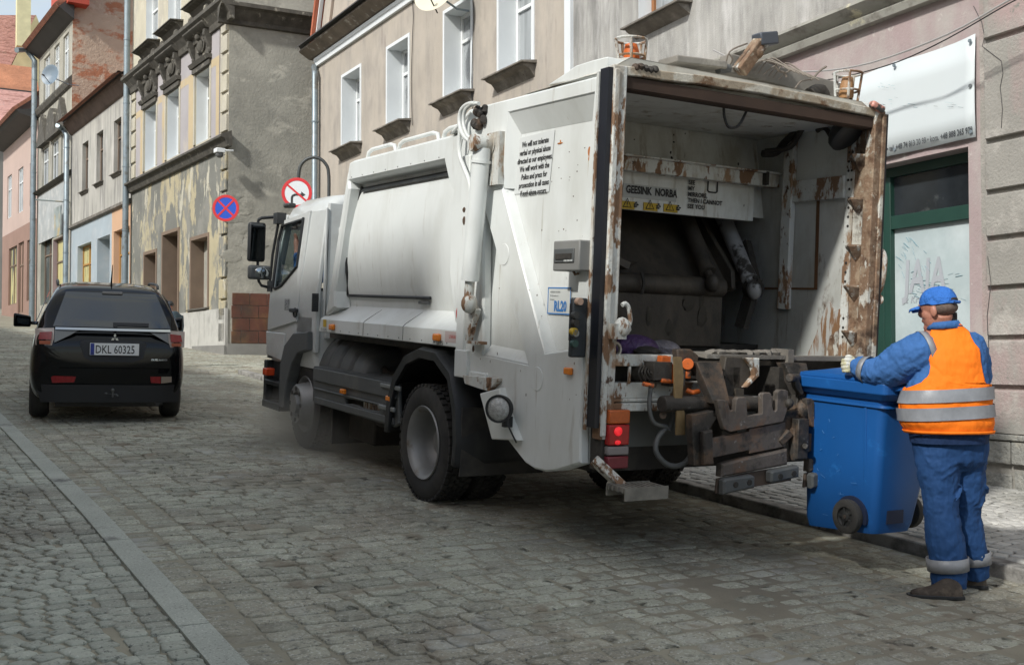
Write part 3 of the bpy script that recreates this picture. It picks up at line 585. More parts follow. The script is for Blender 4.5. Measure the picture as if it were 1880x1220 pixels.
# ---------- small two-storey house with blue and orange shop fronts
sH2=FY.at(131,300)[0]; h2=thing("terraced_house","low streaky grey house with pale blue and orange shop fronts next to the corner house","house"); onframe(h2,FY)
m_h2=mat("streaked_grey_render",(.42,.405,.365),.9,vary=.1,vscale=1.,layers=[((.28,.27,.25),(2.6,2.6,.35),.54,.07),((.54,.52,.48),(3,3,.4),.60,.06)],bump=.3)
zg=FY.at(180,190)[1]; zdiv=FY.at(240,371)[1]; zg2=FY.at(180,187)[1]
ww=[fw(FY,151,162,268,353),fw(FY,177,189,245,341),fw(FY,208.5,222,222,320)]; ww=[(h[0],h[1],sum(x[2] for x in ww)/3,sum(x[3] for x in ww)/3) for h in ww]
gg=[fw(FY,144,169,452,560),fw(FY,180,203,438,560),fw(FY,210,239,425,560)]
E1=sE+.02; part("upper_wall",facade(MB(),E1,sH2,zdiv,zg,ww),m_h2,h2)
for h in ww: window(h2,h,.14,rev=m_h2,frame_m=m_brown,pane_m=m_pane); sill(h2,h[0]-.03,h[1]+.03,h[2],.1,th=.12)
sm=(gg[1][0]+gg[2][1])/2
part("blue_shop_wall",facade(MB(),sm,sH2,.5,zdiv,gg[:2]),mat("pale_blue_paint",(.37,.43,.47),.8,vary=.08,vscale=1,layers=[((.45,.48,.5),1.5,.6,.1)]),h2)
part("orange_shop_wall",facade(MB(),E1,sm,.5,zdiv,gg[2:]),mat("apricot_paint",(.60,.38,.24),.8,vary=.06,vscale=1),h2)
m_yframe=mat("orange_timber",(.42,.22,.06),.6); m_ycurt_refl=mat("yellow_curtain",(.55,.50,.24),.5,vary=.3,vscale=(6,6,.3),layers=[((.05,.05,.05),(2.,2.,.2),.5,.01)])  # yellow serves a curtain and reflections painted into other shop panes
window(h2,gg[0],.2,rev=MATS["pale_blue_paint"],frame_m=m_yframe,pane_m=m_ycurt_refl); r_=reveal(MB(),gg[1],.7); r_.box(gg[1][0],gg[1][1],-.72,-.7,gg[1][2],gg[1][3]); part("blue_doorway",r_,MATS["pale_blue_paint"],h2)
window(h2,gg[2],.2,rev=MATS["apricot_paint"],frame_m=m_yframe,pane_m=m_curt,mull=2)
c=MB(); c.prism([(0,zdiv-.05),(.12,zdiv),(.12,zdiv+.1),(0,zdiv+.14)],0,E1,sH2); part("ledge",c,m_sill,h2)
c=MB(); c.prism([(0,zg-.45),(.08,zg-.4),(.28,zg-.08),(.34,zg),(.0,zg+.1)],0,E1,sH2); part("eaves",c,mat("stained_eaves",(.13,.09,.07),.85,vary=.3,vscale=2),h2)
c=MB(); c.lathe([(.09,-(sH2-E1)/2),(.09,(sH2-E1)/2)],((sH2+E1)/2,.42,zg+.02),(1,0,0),10,a0=math.pi,a1=2*math.pi,ref=(0,0,1)); part("gutter",c,m_dark,h2)
c=MB(); c.box(E1,sH2,-7,-.5,.5,zg); part("house_body",c,m_h2,h2)
rf=MB(); rf.add([(E1,.6,zg),(sH2,.6,zg),(sH2,-4,zg+1.6),(E1,-4,zg+1.6),(E1,-8,zg),(sH2,-8,zg)],[(0,1,2,3),(3,2,5,4)]); part("roof",rf,MATS["red_tiles"],h2)
pipe(h2,FY.at(243,300)[0]+.02,.6,15.4,.2,.10); pipe(h2,FY.at(131,400)[0],.6,FY.at(131,250)[1],.2,.10,hook=[(sH2+.2,.3,FY.at(128,240)[1]),(sH2-.1,.55,zg-.1)])
# ---------- tall house with the bare brick side wall
sH3=FY.at(70,300)[0]; h3=thing("terraced_house","tall narrow house with bare orange brick side wall and pointed window pediments","house"); onframe(h3,FY)
m_brick=mat("bare_brick_and_mortar",(.44,.34,.26),.95,vary=.10,vscale=.8,layers=[((.37,.16,.09),(.6,.6,1.3),.55,.03,None,9),((.52,.42,.33),1.6,.60,.05),((.26,.10,.06),(3,3,9),.68,.02)],bump=1.,bscale=8,bdist=.04,bdet=9)
m_h3=mat("grey_green_render",(.36,.345,.29),.9,vary=.1,vscale=1.,layers=[((.25,.24,.21),(2.6,2.6,.4),.55,.07),((.46,.44,.39),(3,3,.6),.62,.06)],bump=.3)
ze=FY.at(100,60)[1]; zm=FY.at(131,156)[1]
u3=[fw(FY,79,90,111,192),fw(FY,97,107,92,175),fw(FY,114,124,72,157)]; u3=[(h[0],h[1],sum(x[2] for x in u3)/3,sum(x[3] for x in u3)/3) for h in u3]
m3=[fw(FY,78,89,275,345),fw(FY,95,107,262,338),fw(FY,112,123,250,330)]; m3=[(h[0],h[1],sum(x[2] for x in m3)/3,sum(x[3] for x in m3)/3) for h in m3]
l3=[fw(FY,77,97,428,560),fw(FY,99,125,440,570)]; E2=sH2+.02
part("front_wall",facade(MB(),E2,sH3,.5,ze,u3+m3+l3),m_h3,h3); c=MB(); c.quad((E2,0,.5),(E2,-.3,.5),(E2,-.3,ze),(E2,0,ze)); part("wall_return",c,m_brick,h3)
for h in u3+m3: window(h3,h,.07,rev=m_h3,pane_m=m_curt if h in u3 else m_pane)
for k,h in enumerate(m3):
    c=MB(); a_,b_,z_=h[0]-.25,h[1]+.25,h[3]+.25
    if k==1: pts=[((a_+b_)/2+(b_-a_)/2*math.cos(t_),z_+1.1*math.sin(t_)) for t_ in np.linspace(0,math.pi,9)]
    else: pts=[(a_,z_),((a_+b_)/2,z_+1.2),(b_,z_)]
    c.prism(pts+[(b_,z_-.15),(a_,z_-.15)] if k!=1 else pts+[(a_,z_-.15),(b_,z_-.15)],1,0,.22); part("pediment",c,m_cap,h3)
for k,h in enumerate(l3): window(h3,h,.16,rev=mat("mauve_reveal" if k else "green_reveal",(.34,.26,.28) if k else (.28,.31,.27),.8),frame_m=m_brown,pane_m=m_ycurt_refl if k else m_pane,mull=1)
c=MB(); c.box(l3[1][0]-.3,sH3-.4,.0,.04,l3[1][3]+.1,l3[1][3]+2.2); part("faded_fascia",c,mat("faded_blue_fascia",(.38,.40,.40),.8,vary=.15,layers=[((.5,.5,.48),2,.58,.1)]),h3)
c=MB(); c.prism([(0,zm-.1),(.1,zm-.02),(.18,zm+.15),(.18,zm+.22),(0,zm+.4)],0,E2,sH3); c.prism([(0,l3[1][3]+2.3),(.25,l3[1][3]+2.4),(0,l3[1][3]+2.55)],0,E2,sH3); part("string_course",c,m_cap,h3)
c=MB(); c.prism([(0,ze-.4),(.1,ze-.35),(.6,ze),(.7,ze+.12),(0,ze+.3)],0,E2-.3,sH3); part("eaves",c,m_dark,h3)
c=MB(); c.box(E2,sH3-.02,-9,-.30,.5,ze); c.prism([(0,ze),(-4.5,ze+5),(-9,ze)],0,E2,sH3); part("brick_side_wall",c,m_brick,h3)
rf=MB(); rf.add([(E2-.3,.75,ze+.1),(sH3,.75,ze+.1),(sH3,-4.5,ze+5.4),(E2-.3,-4.5,ze+5.4),(E2-.3,-10,ze),(sH3,-10,ze)],[(0,1,2,3),(3,2,5,4)]); part("roof",rf,MATS["red_tiles"],h3,solid=.2)
c=MB(); c.box(FY.at(140,0)[0],FY.at(108,0)[0],-.5,.3,ze+.15,ze+3); part("red_dormer",c,mat("red_paint",(.45,.07,.04),.6),h3)
pipe(h3,FY.at(69,400)[0],.6,FY.at(66,120)[1],.2,.12,hook=[(sH3+.2,.5,FY.at(60,108)[1]),(sH3-.3,1.0,ze-.2)])
c=MB(); zs=FY.at(117,383)[1]; s_=FY.at(117,383)[0]; c.box(s_-1.1,s_+.1,.3,.34,zs-1.2,zs); c.tube([(s_-1.2,.0,zs+.12),(s_-1.2,1.3,zs+.12)],.03,6); part("painted_hanging_sign",c,mat("faded_sign_board",(.30,.34,.33),.7,vary=.3,vscale=1.5,layers=[((.5,.36,.14),1.3,.55,.08)]),h3)
_,c0,ax=dish("satellite_dish","grey-blue satellite dish on the tall narrow house at the far left",FY,95,139,1.0,.40,mat("blue_grey_dish",(.16,.21,.26),.45,vary=.05),(-.75,1,.15))
# ---------- pink house and what closes the street
sH4=FY.at(6,300)[0]; h4=thing("terraced_house","pink house with terracotta ground floor at the far left","house"); onframe(h4,FY)
m_h4=mat("pink_paint",(.50,.38,.33),.85,vary=.06,vscale=1.); m_h4b=mat("terracotta_paint",(.30,.19,.15),.85,vary=.1,vscale=1.)
z4=FY.at(30,250)[1]; zd4=FY.at(40,345)[1]+.2; zd4=FY.at(20,436)[1]
u4=[fw(FY,14,22,325,402),fw(FY,33.5,43,312,392),fw(FY,55,64,300,378)]; l4=[fw(FY,18,33,456,560),fw(FY,35.5,45.5,446,575),fw(FY,51.5,66,441,552)]; E3=sH3+.02
zd4=(l4[0][3]+u4[0][2])/2
part("upper_wall",facade(MB(),E3,sH4,zd4,z4,u4),m_h4,h4); part("ground_floor_wall",facade(MB(),E3,sH4,.5,zd4,l4),m_h4b,h4)
for h in u4: window(h4,h,.06,rev=m_h4,pane_m=m_curt)
for k,h in enumerate(l4): window(h4,h,.07,rev=m_h4b,frame_m=m_brown,pane_m=m_ycurt_refl if k!=1 else m_h4b)
c=MB(); c.prism([(0,z4-.2),(.8,z4),(.95,z4+.15),(0,z4+.3)],0,E3,sH4); part("eaves",c,m_dark,h4)
c=MB(); c.box(E3,sH4,-9,-.4,.5,z4); part("house_body",c,m_h4,h4)
rf=MB(); rf.add([(E3,1,z4+.1),(sH4,1,z4+.1),(sH4,-5,z4+5),(E3,-5,z4+5)],[(0,1,2,3)]); part("roof",rf,MATS["red_tiles"],h4,solid=.15)
# far houses above the roofs
m_ptile=mat("faded_pink_tiles",(.55,.30,.26),.85,vary=.15,vscale=.5,layers=[((.30,.14,.11),(.8,.8,5),.58,.05),((.42,.39,.35),.25,.66,.05)],bump=1.,bscale=(3,3,9),bdist=.1)
def far_pt(px,py,y): v=ray(px,py); t=(y-0)/v[1]; return CAM+v*t
fh=thing("far_house","yellow gabled house with red tiled roof and cream chimney, far off at the top left","house")
yF=95.; A=[far_pt(a_,b_,yF) for a_,b_ in ((-40,160),(10,140),(66,28),(-40,28))]; B=[far_pt(a_,b_,yF) for a_,b_ in ((12,140),(66,27),(78,58),(78,240),(10,240))]
o_=np.array((2.,12.,0)); c=MB(); c.add(A+[p+o_ for p in A],[(0,1,2,3),(4,5,6,7),(0,4,5,1),(1,5,6,2),(2,6,7,3),(3,7,4,0)]); part("roof",c,m_ptile,fh)
c=MB(); nB=len(B); c.add(B+[p+o_ for p in B],[tuple(range(nB)),tuple(range(nB,2*nB))]+[(i,(i+1)%nB,nB+(i+1)%nB,nB+i) for i in range(nB)]); part("gable_wall",c,mat("mustard_wall",(.50,.44,.26),.85),fh)
p_=far_pt(44,30,yF-1.5); q_=far_pt(44,65,yF-1.5); c=MB(); c.box(p_[0]-.55,p_[0]+.45,yF-2,yF-1,q_[2]-1,far_pt(44,3,yF)[2]); c.box(p_[0]-.65,p_[0]+.55,yF-2.1,yF-.9,far_pt(44,5,yF)[2],far_pt(44,-1,yF)[2]); part("chimney",c,mat("cream_chimney",(.62,.58,.36),.85),fh)
def flat_house(name,label,pxs,yy,roofpx,m1,m2,z0=0):
    th=thing(name,label,"house"); x0=far_pt(pxs[0],300,yy)[0]; x1=far_pt(pxs[1],300,yy)[0]; ze_=far_pt(10,roofpx[0],yy)[2]; zr=far_pt(10,roofpx[1],yy+3)[2]
    c=MB(); c.box(x0,x1,yy,yy+8,z0,ze_); part("front_wall",c,m1,th)
    c=MB(); c.add([(x0,yy-.5,ze_-.1),(x1,yy-.5,ze_-.1),(x1,yy+3,zr),(x0,yy+3,zr),(x1,yy+8,zr),(x0,yy+8,zr)],[(0,1,2,3),(3,2,4,5)]); part("roof",c,m2,th); c=MB(); c.box(x0,x1,yy-.6,yy-.45,ze_-.35,ze_-.1); part("gutter",c,m_dark,th); return th
flat_house("far_house","grey house with sagging pink tiled roof closing the street at the left edge",(-60,66),78,(250,165),mat("drab_wall",(.22,.21,.19),.9,vary=.2,vscale=.5),m_ptile)
flat_house("far_house","house with bright orange tiled roof behind the pink tiled one",(-60,70),88,(163,118),MATS["mustard_wall"],mat("orange_tiles",(.40,.17,.09),.85,vary=.25,vscale=.6,bump=1.,bscale=(3,3,8),bdist=.1))
# ---------- houses on the camera's side of the street (they shade it)
random.seed(11)
hx=-3.6; y=-22.; k=0
cols=[(.55,.50,.42),(.50,.38,.25),(.46,.47,.46),(.55,.42,.38),(.58,.52,.36),(.42,.44,.40)]
while y<62:
    l=(9.,8.,10.,9.,11.,8.,9.,9.,9.)[k%9]; F=Facade((hx-(0 if y<12 else (y-12)*.09),y),(0,1),-1); zg=GY*y; H_=7.86+zg+(0 if 1 else .3)
    th=thing("terraced_house",["cream","ochre","grey","salmon","yellow","olive"][k%6]+" house across the street, number %s along the camera's side"%["one","two","three","four","five","six","seven","eight","nine","ten"][k],"house"); onframe(th,F)
    m_=mat("opposite_render_%d"%(k%6),cols[k%6],.9,vary=.1,layers=[((.35,.33,.3),(1.5,1.5,.5),.62,.1)],bump=.2)
    hs=[]
    for q in range(int(l//2.4)):
        s_=1.+q*2.4
        hs+= [(s_,s_+1.05,zg+1.2,zg+2.9),(s_,s_+1.05,zg+4.5,zg+6.3)]
    part("front_wall",facade(MB(),0,l,zg-2,H_,hs),m_,th); c=MB(); c.box(0,l,-8,-.4,zg-2,H_); part("house_body",c,m_,th)
    for h in hs: window(th,h,.2,rev=m_white); 
    c=MB(); c.prism([(0,H_-.3),(.3,H_-.05),(.35,H_+.06),(-4,H_+2.2),(-8.3,H_),(-8.3,H_-.2)],0,0,l); part("roof",c,MATS["red_tiles"],th)
    y+=l; k+=1
# ================================================================== GARBAGE TRUCK (road frame: x right, y forward, z up)
m_tw=mat("truck_white",(.71,.735,.72),.40,vary=.05,vscale=.8,layers=[((.54,.55,.515),(1.2,1.2,.45),.58,.14),((.36,.33,.27),(14,14,.9),.69,.05),((.16,.11,.07),(30,30,16),.755,.012),((.42,.40,.35),(7,7,1.1),.70,.08)],spec=.5)
m_cab=mat("cab_paint",(.56,.58,.57),.3,vary=.04,vscale=.8,layers=[((.40,.39,.365),(1.5,1.5,2.2),.64,.14)],coat=.3)
m_tin=mat("hopper_lining",(.68,.69,.655),.6,vary=.10,vscale=1.,layers=[((.36,.32,.25),(10,10,1.3),.63,.06),((.42,.40,.34),(2.2,2.2,1.2),.58,.12),((.15,.085,.045),(3,3,1.4),.66,.03),((.08,.07,.06),(22,22,30),.74,.012)],bump=.2,bscale=12)
m_rw=mat("rusty_white_steel",(.56,.57,.54),.65,vary=.12,vscale=2.,layers=[((.40,.36,.30),(9,9,3),.56,.06),((.20,.115,.065),(6.5,6.5,2.6),.535,.015,.85,9),((.30,.19,.11),(7,7,3),.60,.03,None,9),((.09,.05,.03),(12,12,9),.64,.03)],bump=.5,bscale=45)
m_rust=mat("flaking_rust",(.20,.125,.078),.85,vary=.2,vscale=7.,layers=[((.30,.225,.155),11,.54,.07),((.11,.06,.035),6,.60,.05),((.52,.51,.46),(5.5,5.5,2.6),.545,.012,None,10),((.40,.36,.29),17,.62,.03),((.07,.042,.027),5,.60,.06)],bump=.6,bscale=45)
m_tan=mat("dusty_rust_top",(.33,.275,.205),.9,vary=.15,vscale=4,layers=[((.50,.475,.41),6,.52,.05),((.15,.085,.045),6,.60,.04)],bump=.5)
m_steel=mat("grimy_steel",(.058,.052,.046),.65,metal=.3,vary=.35,vscale=4.,layers=[((.13,.088,.06),4.5,.55,.06),((.025,.023,.02),7,.58,.05),((.16,.155,.15),14,.68,.03)],bump=.5,bscale=40)
m_grime=mat("black_grime",(.028,.025,.021),.75,vary=.4,vscale=2.5,layers=[((.06,.052,.043),2.8,.58,.10),((.10,.095,.088),16,.72,.03)],bump=.6,bscale=25)
m_pack=mat("greasy_packer",(.045,.038,.03),.6,vary=.35,vscale=1.8,layers=[((.085,.07,.052),(3,3,1),.56,.10),((.03,.027,.022),(4,4,1.5),.60,.05),((.22,.21,.19),(20,20,14),.75,.01)],bump=.5,bscale=25)
m_blk=mat("black_plastic",(.022,.024,.026),.5,vary=.25,vscale=3,layers=[((.055,.055,.052),(2,2,1.),.60,.12)],spec=.4)
m_gry=mat("grey_plastic",(.085,.09,.09),.55,vary=.15,vscale=2.,layers=[((.13,.13,.12),(3,3,2),.60,.1)],bump=.15)
m_rub=mat("tyre_rubber",(.022,.022,.022),.8,vary=.2,vscale=6,layers=[((.06,.057,.05),2.2,.60,.12)],bump=.2,bscale=60)
m_dusty=mat("dusty_rubber",(.035,.034,.032),.85,vary=.2,layers=[((.075,.07,.062),2.5,.56,.12)],bump=.2)
m_rim=mat("silver_rim",(.24,.24,.235),.5,metal=.45,vary=.12,vscale=4,layers=[((.16,.13,.10),6,.66,.06)])
m_amb=mat("amber_lens",(.75,.22,.02),.2,vary=.1,vscale=30,spec=.6); m_red=mat("red_lens",(.35,.015,.015),.2,vary=.15,vscale=30)
m_chr=mat("mirror_glass",(.35,.38,.40),.03,metal=1.,vary=0.)
m_seal=mat("rubber_seal",(.010,.012,.018),.4,vary=.3)
m_yst=mat("yellow_sticker",(.50,.33,.02),.5,vary=.12,vscale=6); m_wst=mat("white_sticker",(.60,.62,.60),.4,vary=.03,vscale=3); m_ink=mat("black_ink",(.02,.02,.02),.6); m_org=mat("orange_paint",(.62,.13,.02),.5,vary=.2,vscale=8,layers=[((.10,.06,.04),9,.62,.04)])
m_blu=mat("blue_ink",(.05,.20,.50),.6); m_redink=mat("red_ink",(.55,.05,.04),.6)
TX,TY=4.775,7.80
tr=thing("garbage_truck","white rear-loading garbage truck with open rusty hopper, driving away up the street","truck",(TX,TY,0),ROAD)
XL,XR=3.60,5.95
def S_(px,py,X=XL): p=L(px,py,0,X); return (float(p[1]),float(p[2]))
def B_(px,py,Y=5.4): p=L(px,py,1,Y); return (float(p[0]),float(p[2]))
def mirx(mb):
    m2=MB(); m2.v=[(2*TX-x,y,z) for x,y,z in mb.v]; m2.f=[q[::-1] for q in mb.f]; m2.mi=list(mb.mi); return m2
# ---- cab
def rr(y0,y1,x0,x1,z,c=.10,n=4):
    pts=[]
    for (cx,cy,a0) in ((x1-c,y1-c,0),(x0+c,y1-c,90),(x0+c,y0+c,180),(x1-c,y0+c,270)):
        for k in range(n+1): a=R(a0+90*k/n); pts.append((cx+c*math.cos(a),cy+c*math.sin(a),z))
    return pts
cx0,cx1=3.66,2*TX-3.66
c=MB(); c.loft([rr(10.46,12.0,cx0+.04,cx1-.04,.84,.09),rr(10.46,12.05,cx0,cx1,1.0,.09),rr(10.46,12.0,cx0,cx1,1.35,.09),rr(10.46,11.95,cx0+.01,cx1-.01,1.62,.09)])
cab=part("cab",c,m_cab,tr,smooth=40)
c=MB(); c.loft([rr(10.44,11.72,cx0+.07,cx1-.07,2.40,.10),rr(10.42,11.66,cx0+.10,cx1-.10,2.50,.12),rr(10.45,11.50,cx0+.18,cx1-.18,2.585,.16),rr(10.50,11.30,cx0+.35,cx1-.35,2.615,.16)]); part("roof",c,m_cab,cab,smooth=50)
c=MB(); c.box(cx0+.10,cx1-.10,10.42,10.47,1.15,2.50); c.box(3.72,3.745,10.405,10.43,1.3,2.45); c.box(3.9,5.6,10.405,10.42,2.28,2.36); c.prism([(3.86,2.18),(3.9,2.24),(5.6,2.24),(5.6,2.26),(3.86,2.26)],1,10.40,10.42)
c.prism([(3.86,1.3),(3.9,1.3),(3.9,2.1),(3.86,2.1)],1,10.40,10.42); part("rear_wall",c,m_cab,cab,bevel=.012)
for sgn in (0,1):
    c=MB(); c.loft([[(cx0+.00,10.44,1.0),(cx0+.0,11.02,1.0),(cx0+.05,11.02,1.0),(cx0+.05,10.44,1.0)],[(cx0+.0,10.44,1.62),(cx0+.0,11.02,1.62),(cx0+.05,11.02,1.62),(cx0+.05,10.44,1.62)],[(cx0+.07,10.42,2.44),(cx0+.07,10.93,2.44),(cx0+.12,10.93,2.44),(cx0+.12,10.42,2.44)]])
    part("pillar",mirx(c) if sgn else c,m_cab,cab,bevel=.012); c=MB()
    c.bar((cx0+.05,11.93,1.60),(cx0+.10,11.66,2.44),.06,.08,(1,0,0)); part("pillar",mirx(c) if sgn else c,m_cab,cab,bevel=.012)
dl=[S_(*p,3.66) for p in ((561,383),(514,404),(509,425),(500,520),(495,600),(495,606),(547,590))]; dl=[(a,min(z,2.44)) for a,z in dl]
wl=[S_(*p,3.66) for p in ((552,399),(551.5,402),(514,414),(509,440),(505,527),(510,530),(521,524),(547,489))]
def tilt(mb,x0):  # side panels lean inwards above the waist
    mb.v=[(x+ (max(0,z-1.62)*.085),y,z) for x,y,z in mb.v]; return mb
def side_x(z,base=3.66): return base+max(0,z-1.62)*.085
for sgn in (0,1):
    c=MB(); c.plate([dl,wl],0,3.635,3.665,.006); tilt(c,0)
    d=part("door",mirx(c) if sgn else c,m_cab,cab,label=None)
    c=MB(); c.tube([(side_x(z)-.032,y,z) for y,z in wl+[wl[0]]],.016,6); tilt; part("window_seal",mirx(c) if sgn else c,m_blk,d)
    c=MB(); c.prism(wl,0,3.655,3.66); tilt(c,0); part("window_pane",mirx(c) if sgn else c,glassmat("cab_glass"),d)
    hy,hz=S_(541,570,3.63); c=MB(); c.box(3.60,3.635,hy-.11,hy+.10,hz-.018,hz+.022); c.lathe([(1e-4,.0),(.05,.0),(.05,.02)],(3.64,hy-.02,hz-.02),(-1,0,0),14); part("door_handle",mirx(c) if sgn else c,m_blk,d,bevel=.008)
    c=MB(); yy,zz=S_(527,566,3.63); c.box(3.630,3.634,yy-.05,yy+.09,zz-.02,zz+.10); part("faded_sticker",mirx(c) if sgn else c,mat("grey_decal",(.33,.34,.34),.5,layers=[((.08,.08,.08),60,.56,.02)]),d)
c=MB(); c.quad((cx0+.08,11.93,1.62),(cx1-.08,11.93,1.62),(cx1-.12,11.68,2.42),(cx0+.12,11.68,2.42)); part("windscreen",c,glassmat("cab_glass"),cab)
c=MB(); c.box(cx0+.1,cx1-.1,11.5,11.85,1.55,1.66); c.box(cx0+.15,cx0+.75,10.6,11.15,1.25,1.5); c.box(cx0+.2,cx0+.7,10.55,10.68,1.4,2.0); c.box(cx1-.75,cx1-.15,10.6,11.15,1.25,1.5); part("seats_and_dashboard",c,mat("cab_interior",(.045,.045,.05),.8),cab)
c=MB(); cs=[(cx0+.5+.19*math.cos(a),11.38+.08*math.sin(a),1.72+.17*math.sin(a)) for a in np.linspace(0,2*math.pi,17)]; c.tube(cs,.014,6); part("steering_wheel",c,m_blk,cab)
c=MB(); c.prism([(11.66,2.36),(11.7,2.42),(11.95,2.34),(11.93,2.30)],0,cx0+.15,cx1-.15); part("sun_visor",c,m_blk,cab)
vy,vx=0,0; q=L(578,555,1,10.40); c=MB()
c.box(q[0]-.03,q[0]+.035,10.385,10.41,q[2]-.09,q[2]+.09)
for k in range(8): c.box(q[0]-.028,q[0]+.033,10.378,10.386,q[2]-.08+k*.021,q[2]-.072+k*.021)
part("air_vent",c,m_blk,cab,bevel=.008)
# wheel arch, step, lower front
ar=[S_(*p,3.62) for p in ((567,609),(541,611),(525,633),(517,668),(514,745),(522,748),(529,700),(538,668),(549,648),(567,642))]
for sgn in (0,1):
    c=MB(); c.plate([ar],0,3.60,3.72,.01); part("wheel_arch",mirx(c) if sgn else c,m_gry,cab)
    c=MB(); stp=[S_(*p,3.64) for p in ((488,612),(517,650),(516,668),(491,655))]; c.prism([(12.02,1.16),(11.36,1.16),(11.42,.86),(11.98,.90)],0,3.645,3.80)
    part("lower_panel",mirx(c) if sgn else c,m_cab,cab,bevel=.01)
    c=MB(); a_=S_(516,665,3.64)[0]; b_=12.04
    c.box(3.72,3.95,a_,b_,.42,.85); c.box(3.63,3.95,a_,b_,.32,.40); c.box(3.63,3.9,a_,b_-.05,.58,.63); c.box(3.64,3.9,b_-.09,b_,.36,.84); c.box(3.65,3.9,a_-.02,a_+.03,.34,.84)
    part("entry_step",mirx(c) if sgn else c,m_blk,cab,bevel=.01)
    c=MB(); q=S_(489,681,3.58); c.box(3.56,3.66,q[0]-.05,q[0]+.08,q[1]-.045,q[1]+.035); part("indicator",mirx(c) if sgn else c,mat("red_orange_lens",(.62,.07,.02),.25),cab,bevel=.01)
    c=MB(); 
    for zz in (.95,1.03,1.11): c.bar((3.68,12.02,zz),(3.86,12.10,zz),.05,.035)
    c.box(3.68,4.0,11.9,12.06,.86,1.2); part("headlamp_grille",mirx(c) if sgn else c,m_gry,cab,bevel=.008)
c=MB(); c.box(cx0+.1,cx1-.1,11.9,12.12,.42,.95); c.box(cx0+.4,cx1-.4,11.98,12.06,1.05,1.5); part("bumper",c,m_gry,cab,bevel=.03)
c=MB(); q=S_(532,376,3.74); c.box(3.70,3.80,q[0]-.05,q[0]+.12,q[1]-.03,q[1]+.02); part("roof_marker_lamp",c,m_blk,cab,bevel=.02)
# mirrors
for sgn in (0,1):
    y0=11.95; X0=3.66
    c=MB(); U=lambda px,py,y=y0: (lambda p:(float(p[0]),y,float(p[2])))(L(px,py,1,y))
    c.tube([U(518,402,11.72),U(508,398),U(480,400),U(474,404)],.018,8); c.tube([U(474,404),U(473,480),U(475,516),U(480,524),U(497,528)],.016,8); c.box(3.62,3.72,11.66,11.8,2.34,2.46); c.box(3.62,3.7,11.8,11.95,1.60,1.72); c.tube([(3.66,11.72,2.40),(3.64,11.85,2.0),(3.64,11.92,1.66)],.016,8)
    ma=part("mirror_arm",mirx(c) if sgn else c,m_blk,cab,smooth=50)
    a_=U(457,407); b_=U(486,481); c=MB(); c.box(a_[0],b_[0],y0-.03,y0+.06,b_[2],a_[2]); part("mirror_housing",mirx(c) if sgn else c,m_blk,ma,bevel=.03,seg=3)
    c=MB(); w_=.018; c.box(a_[0]+w_,b_[0]-w_,y0-.036,y0-.031,b_[2]+w_,a_[2]-w_); part("mirror_pane",mirx(c) if sgn else c,mat("dark_mirror",(.10,.11,.12),.03,metal=1.,vary=.1) ,ma)
    a_=U(456,486); b_=U(496,514); c=MB(); c.box(a_[0],b_[0],y0-.05,y0+.05,b_[2],a_[2]); part("mirror_housing",mirx(c) if sgn else c,m_gry,ma,bevel=.03,seg=3)
    c=MB(); c.ball(((a_[0]+b_[0])/2+.02,y0-.04,(a_[2]+b_[2])/2),(b_[0]-a_[0])*.38,.03,(a_[2]-b_[2])*.42,16,8); part("mirror_pane",mirx(c) if sgn else c,m_chr,ma,smooth=60)
# ---- chassis and running gear
c=MB()
for x in (4.25,5.15): c.box(x,x+.09,5.9,11.9,.72,.98)
for y in (6.3,7.8,9.2,10.8): c.box(4.3,5.2,y,y+.12,.74,.96)
c.cyl((4.0,7.8,.455),(5.6,7.8,.455),.10,12); c.ball((4.775,7.8,.46),.22,.25,.22,14,9); c.tube([(4.775,8.0,.5),(4.775,10.3,.75)],.05,8); c.cyl((4.1,10.87,.5),(5.5,10.87,.5),.07,10)
c.bar((4.02,9.0,.86),(4.02,8.3,1.12),.05,.08,(1,0,0)); c.bar((4.12,9.4,.80),(4.1,8.2,.96),.05,.06,(1,0,0)); c.tube([(3.9,9.9,.9),(3.92,9.5,.98),(3.95,9.2,.88),(4.0,8.9,.93)],.03,8,sm=4)
ch=part("chassis",c,m_grime,tr,smooth=35)
c=MB(); c.box(3.85,4.15,9.0,10.1,.40,.82); c.box(4.5,5.1,9.5,10.3,.35,.75); part("fuel_tank",c,m_grime,ch,bevel=.05)
c=MB(); c.box(3.78,5.8,7.3,10.35,1.16,1.24); c.box(4.1,5.4,7.2,10.3,1.0,1.16); part("subframe",c,m_grime,ch)
# ribbed guard behind the front wheel
c=MB(); y0,y1=S_(672,640,3.75)[0],S_(592,630,3.75)[0]; n=26
rings=[]
for k in range(n+1):
    y=y0+(y1-y0)*k/n; rad=.335+(.012 if (k%7) not in (0,) else -.012); e=.72+.28*math.sin(math.pi*min(1,(k/n)*1.6)/2); rings.append([(4.08+rad*math.cos(a)*1.05,y,.80+.40*e*math.sin(a)*rad/.335) for a in np.linspace(R(180),R(0),14)])
c.loft(rings,cap=True,closed=False); part("ribbed_mudguard",c,m_gry,ch,smooth=60,solid=.02)
c=MB(); c.box(3.70,4.15,9.98,10.03,.16,.85); part("mud_flap",c,m_dusty,ch)
c=MB(); c.box(3.85,4.3,9.3,9.95,.22,.5); part("battery_box",c,m_grime,ch,bevel=.02)
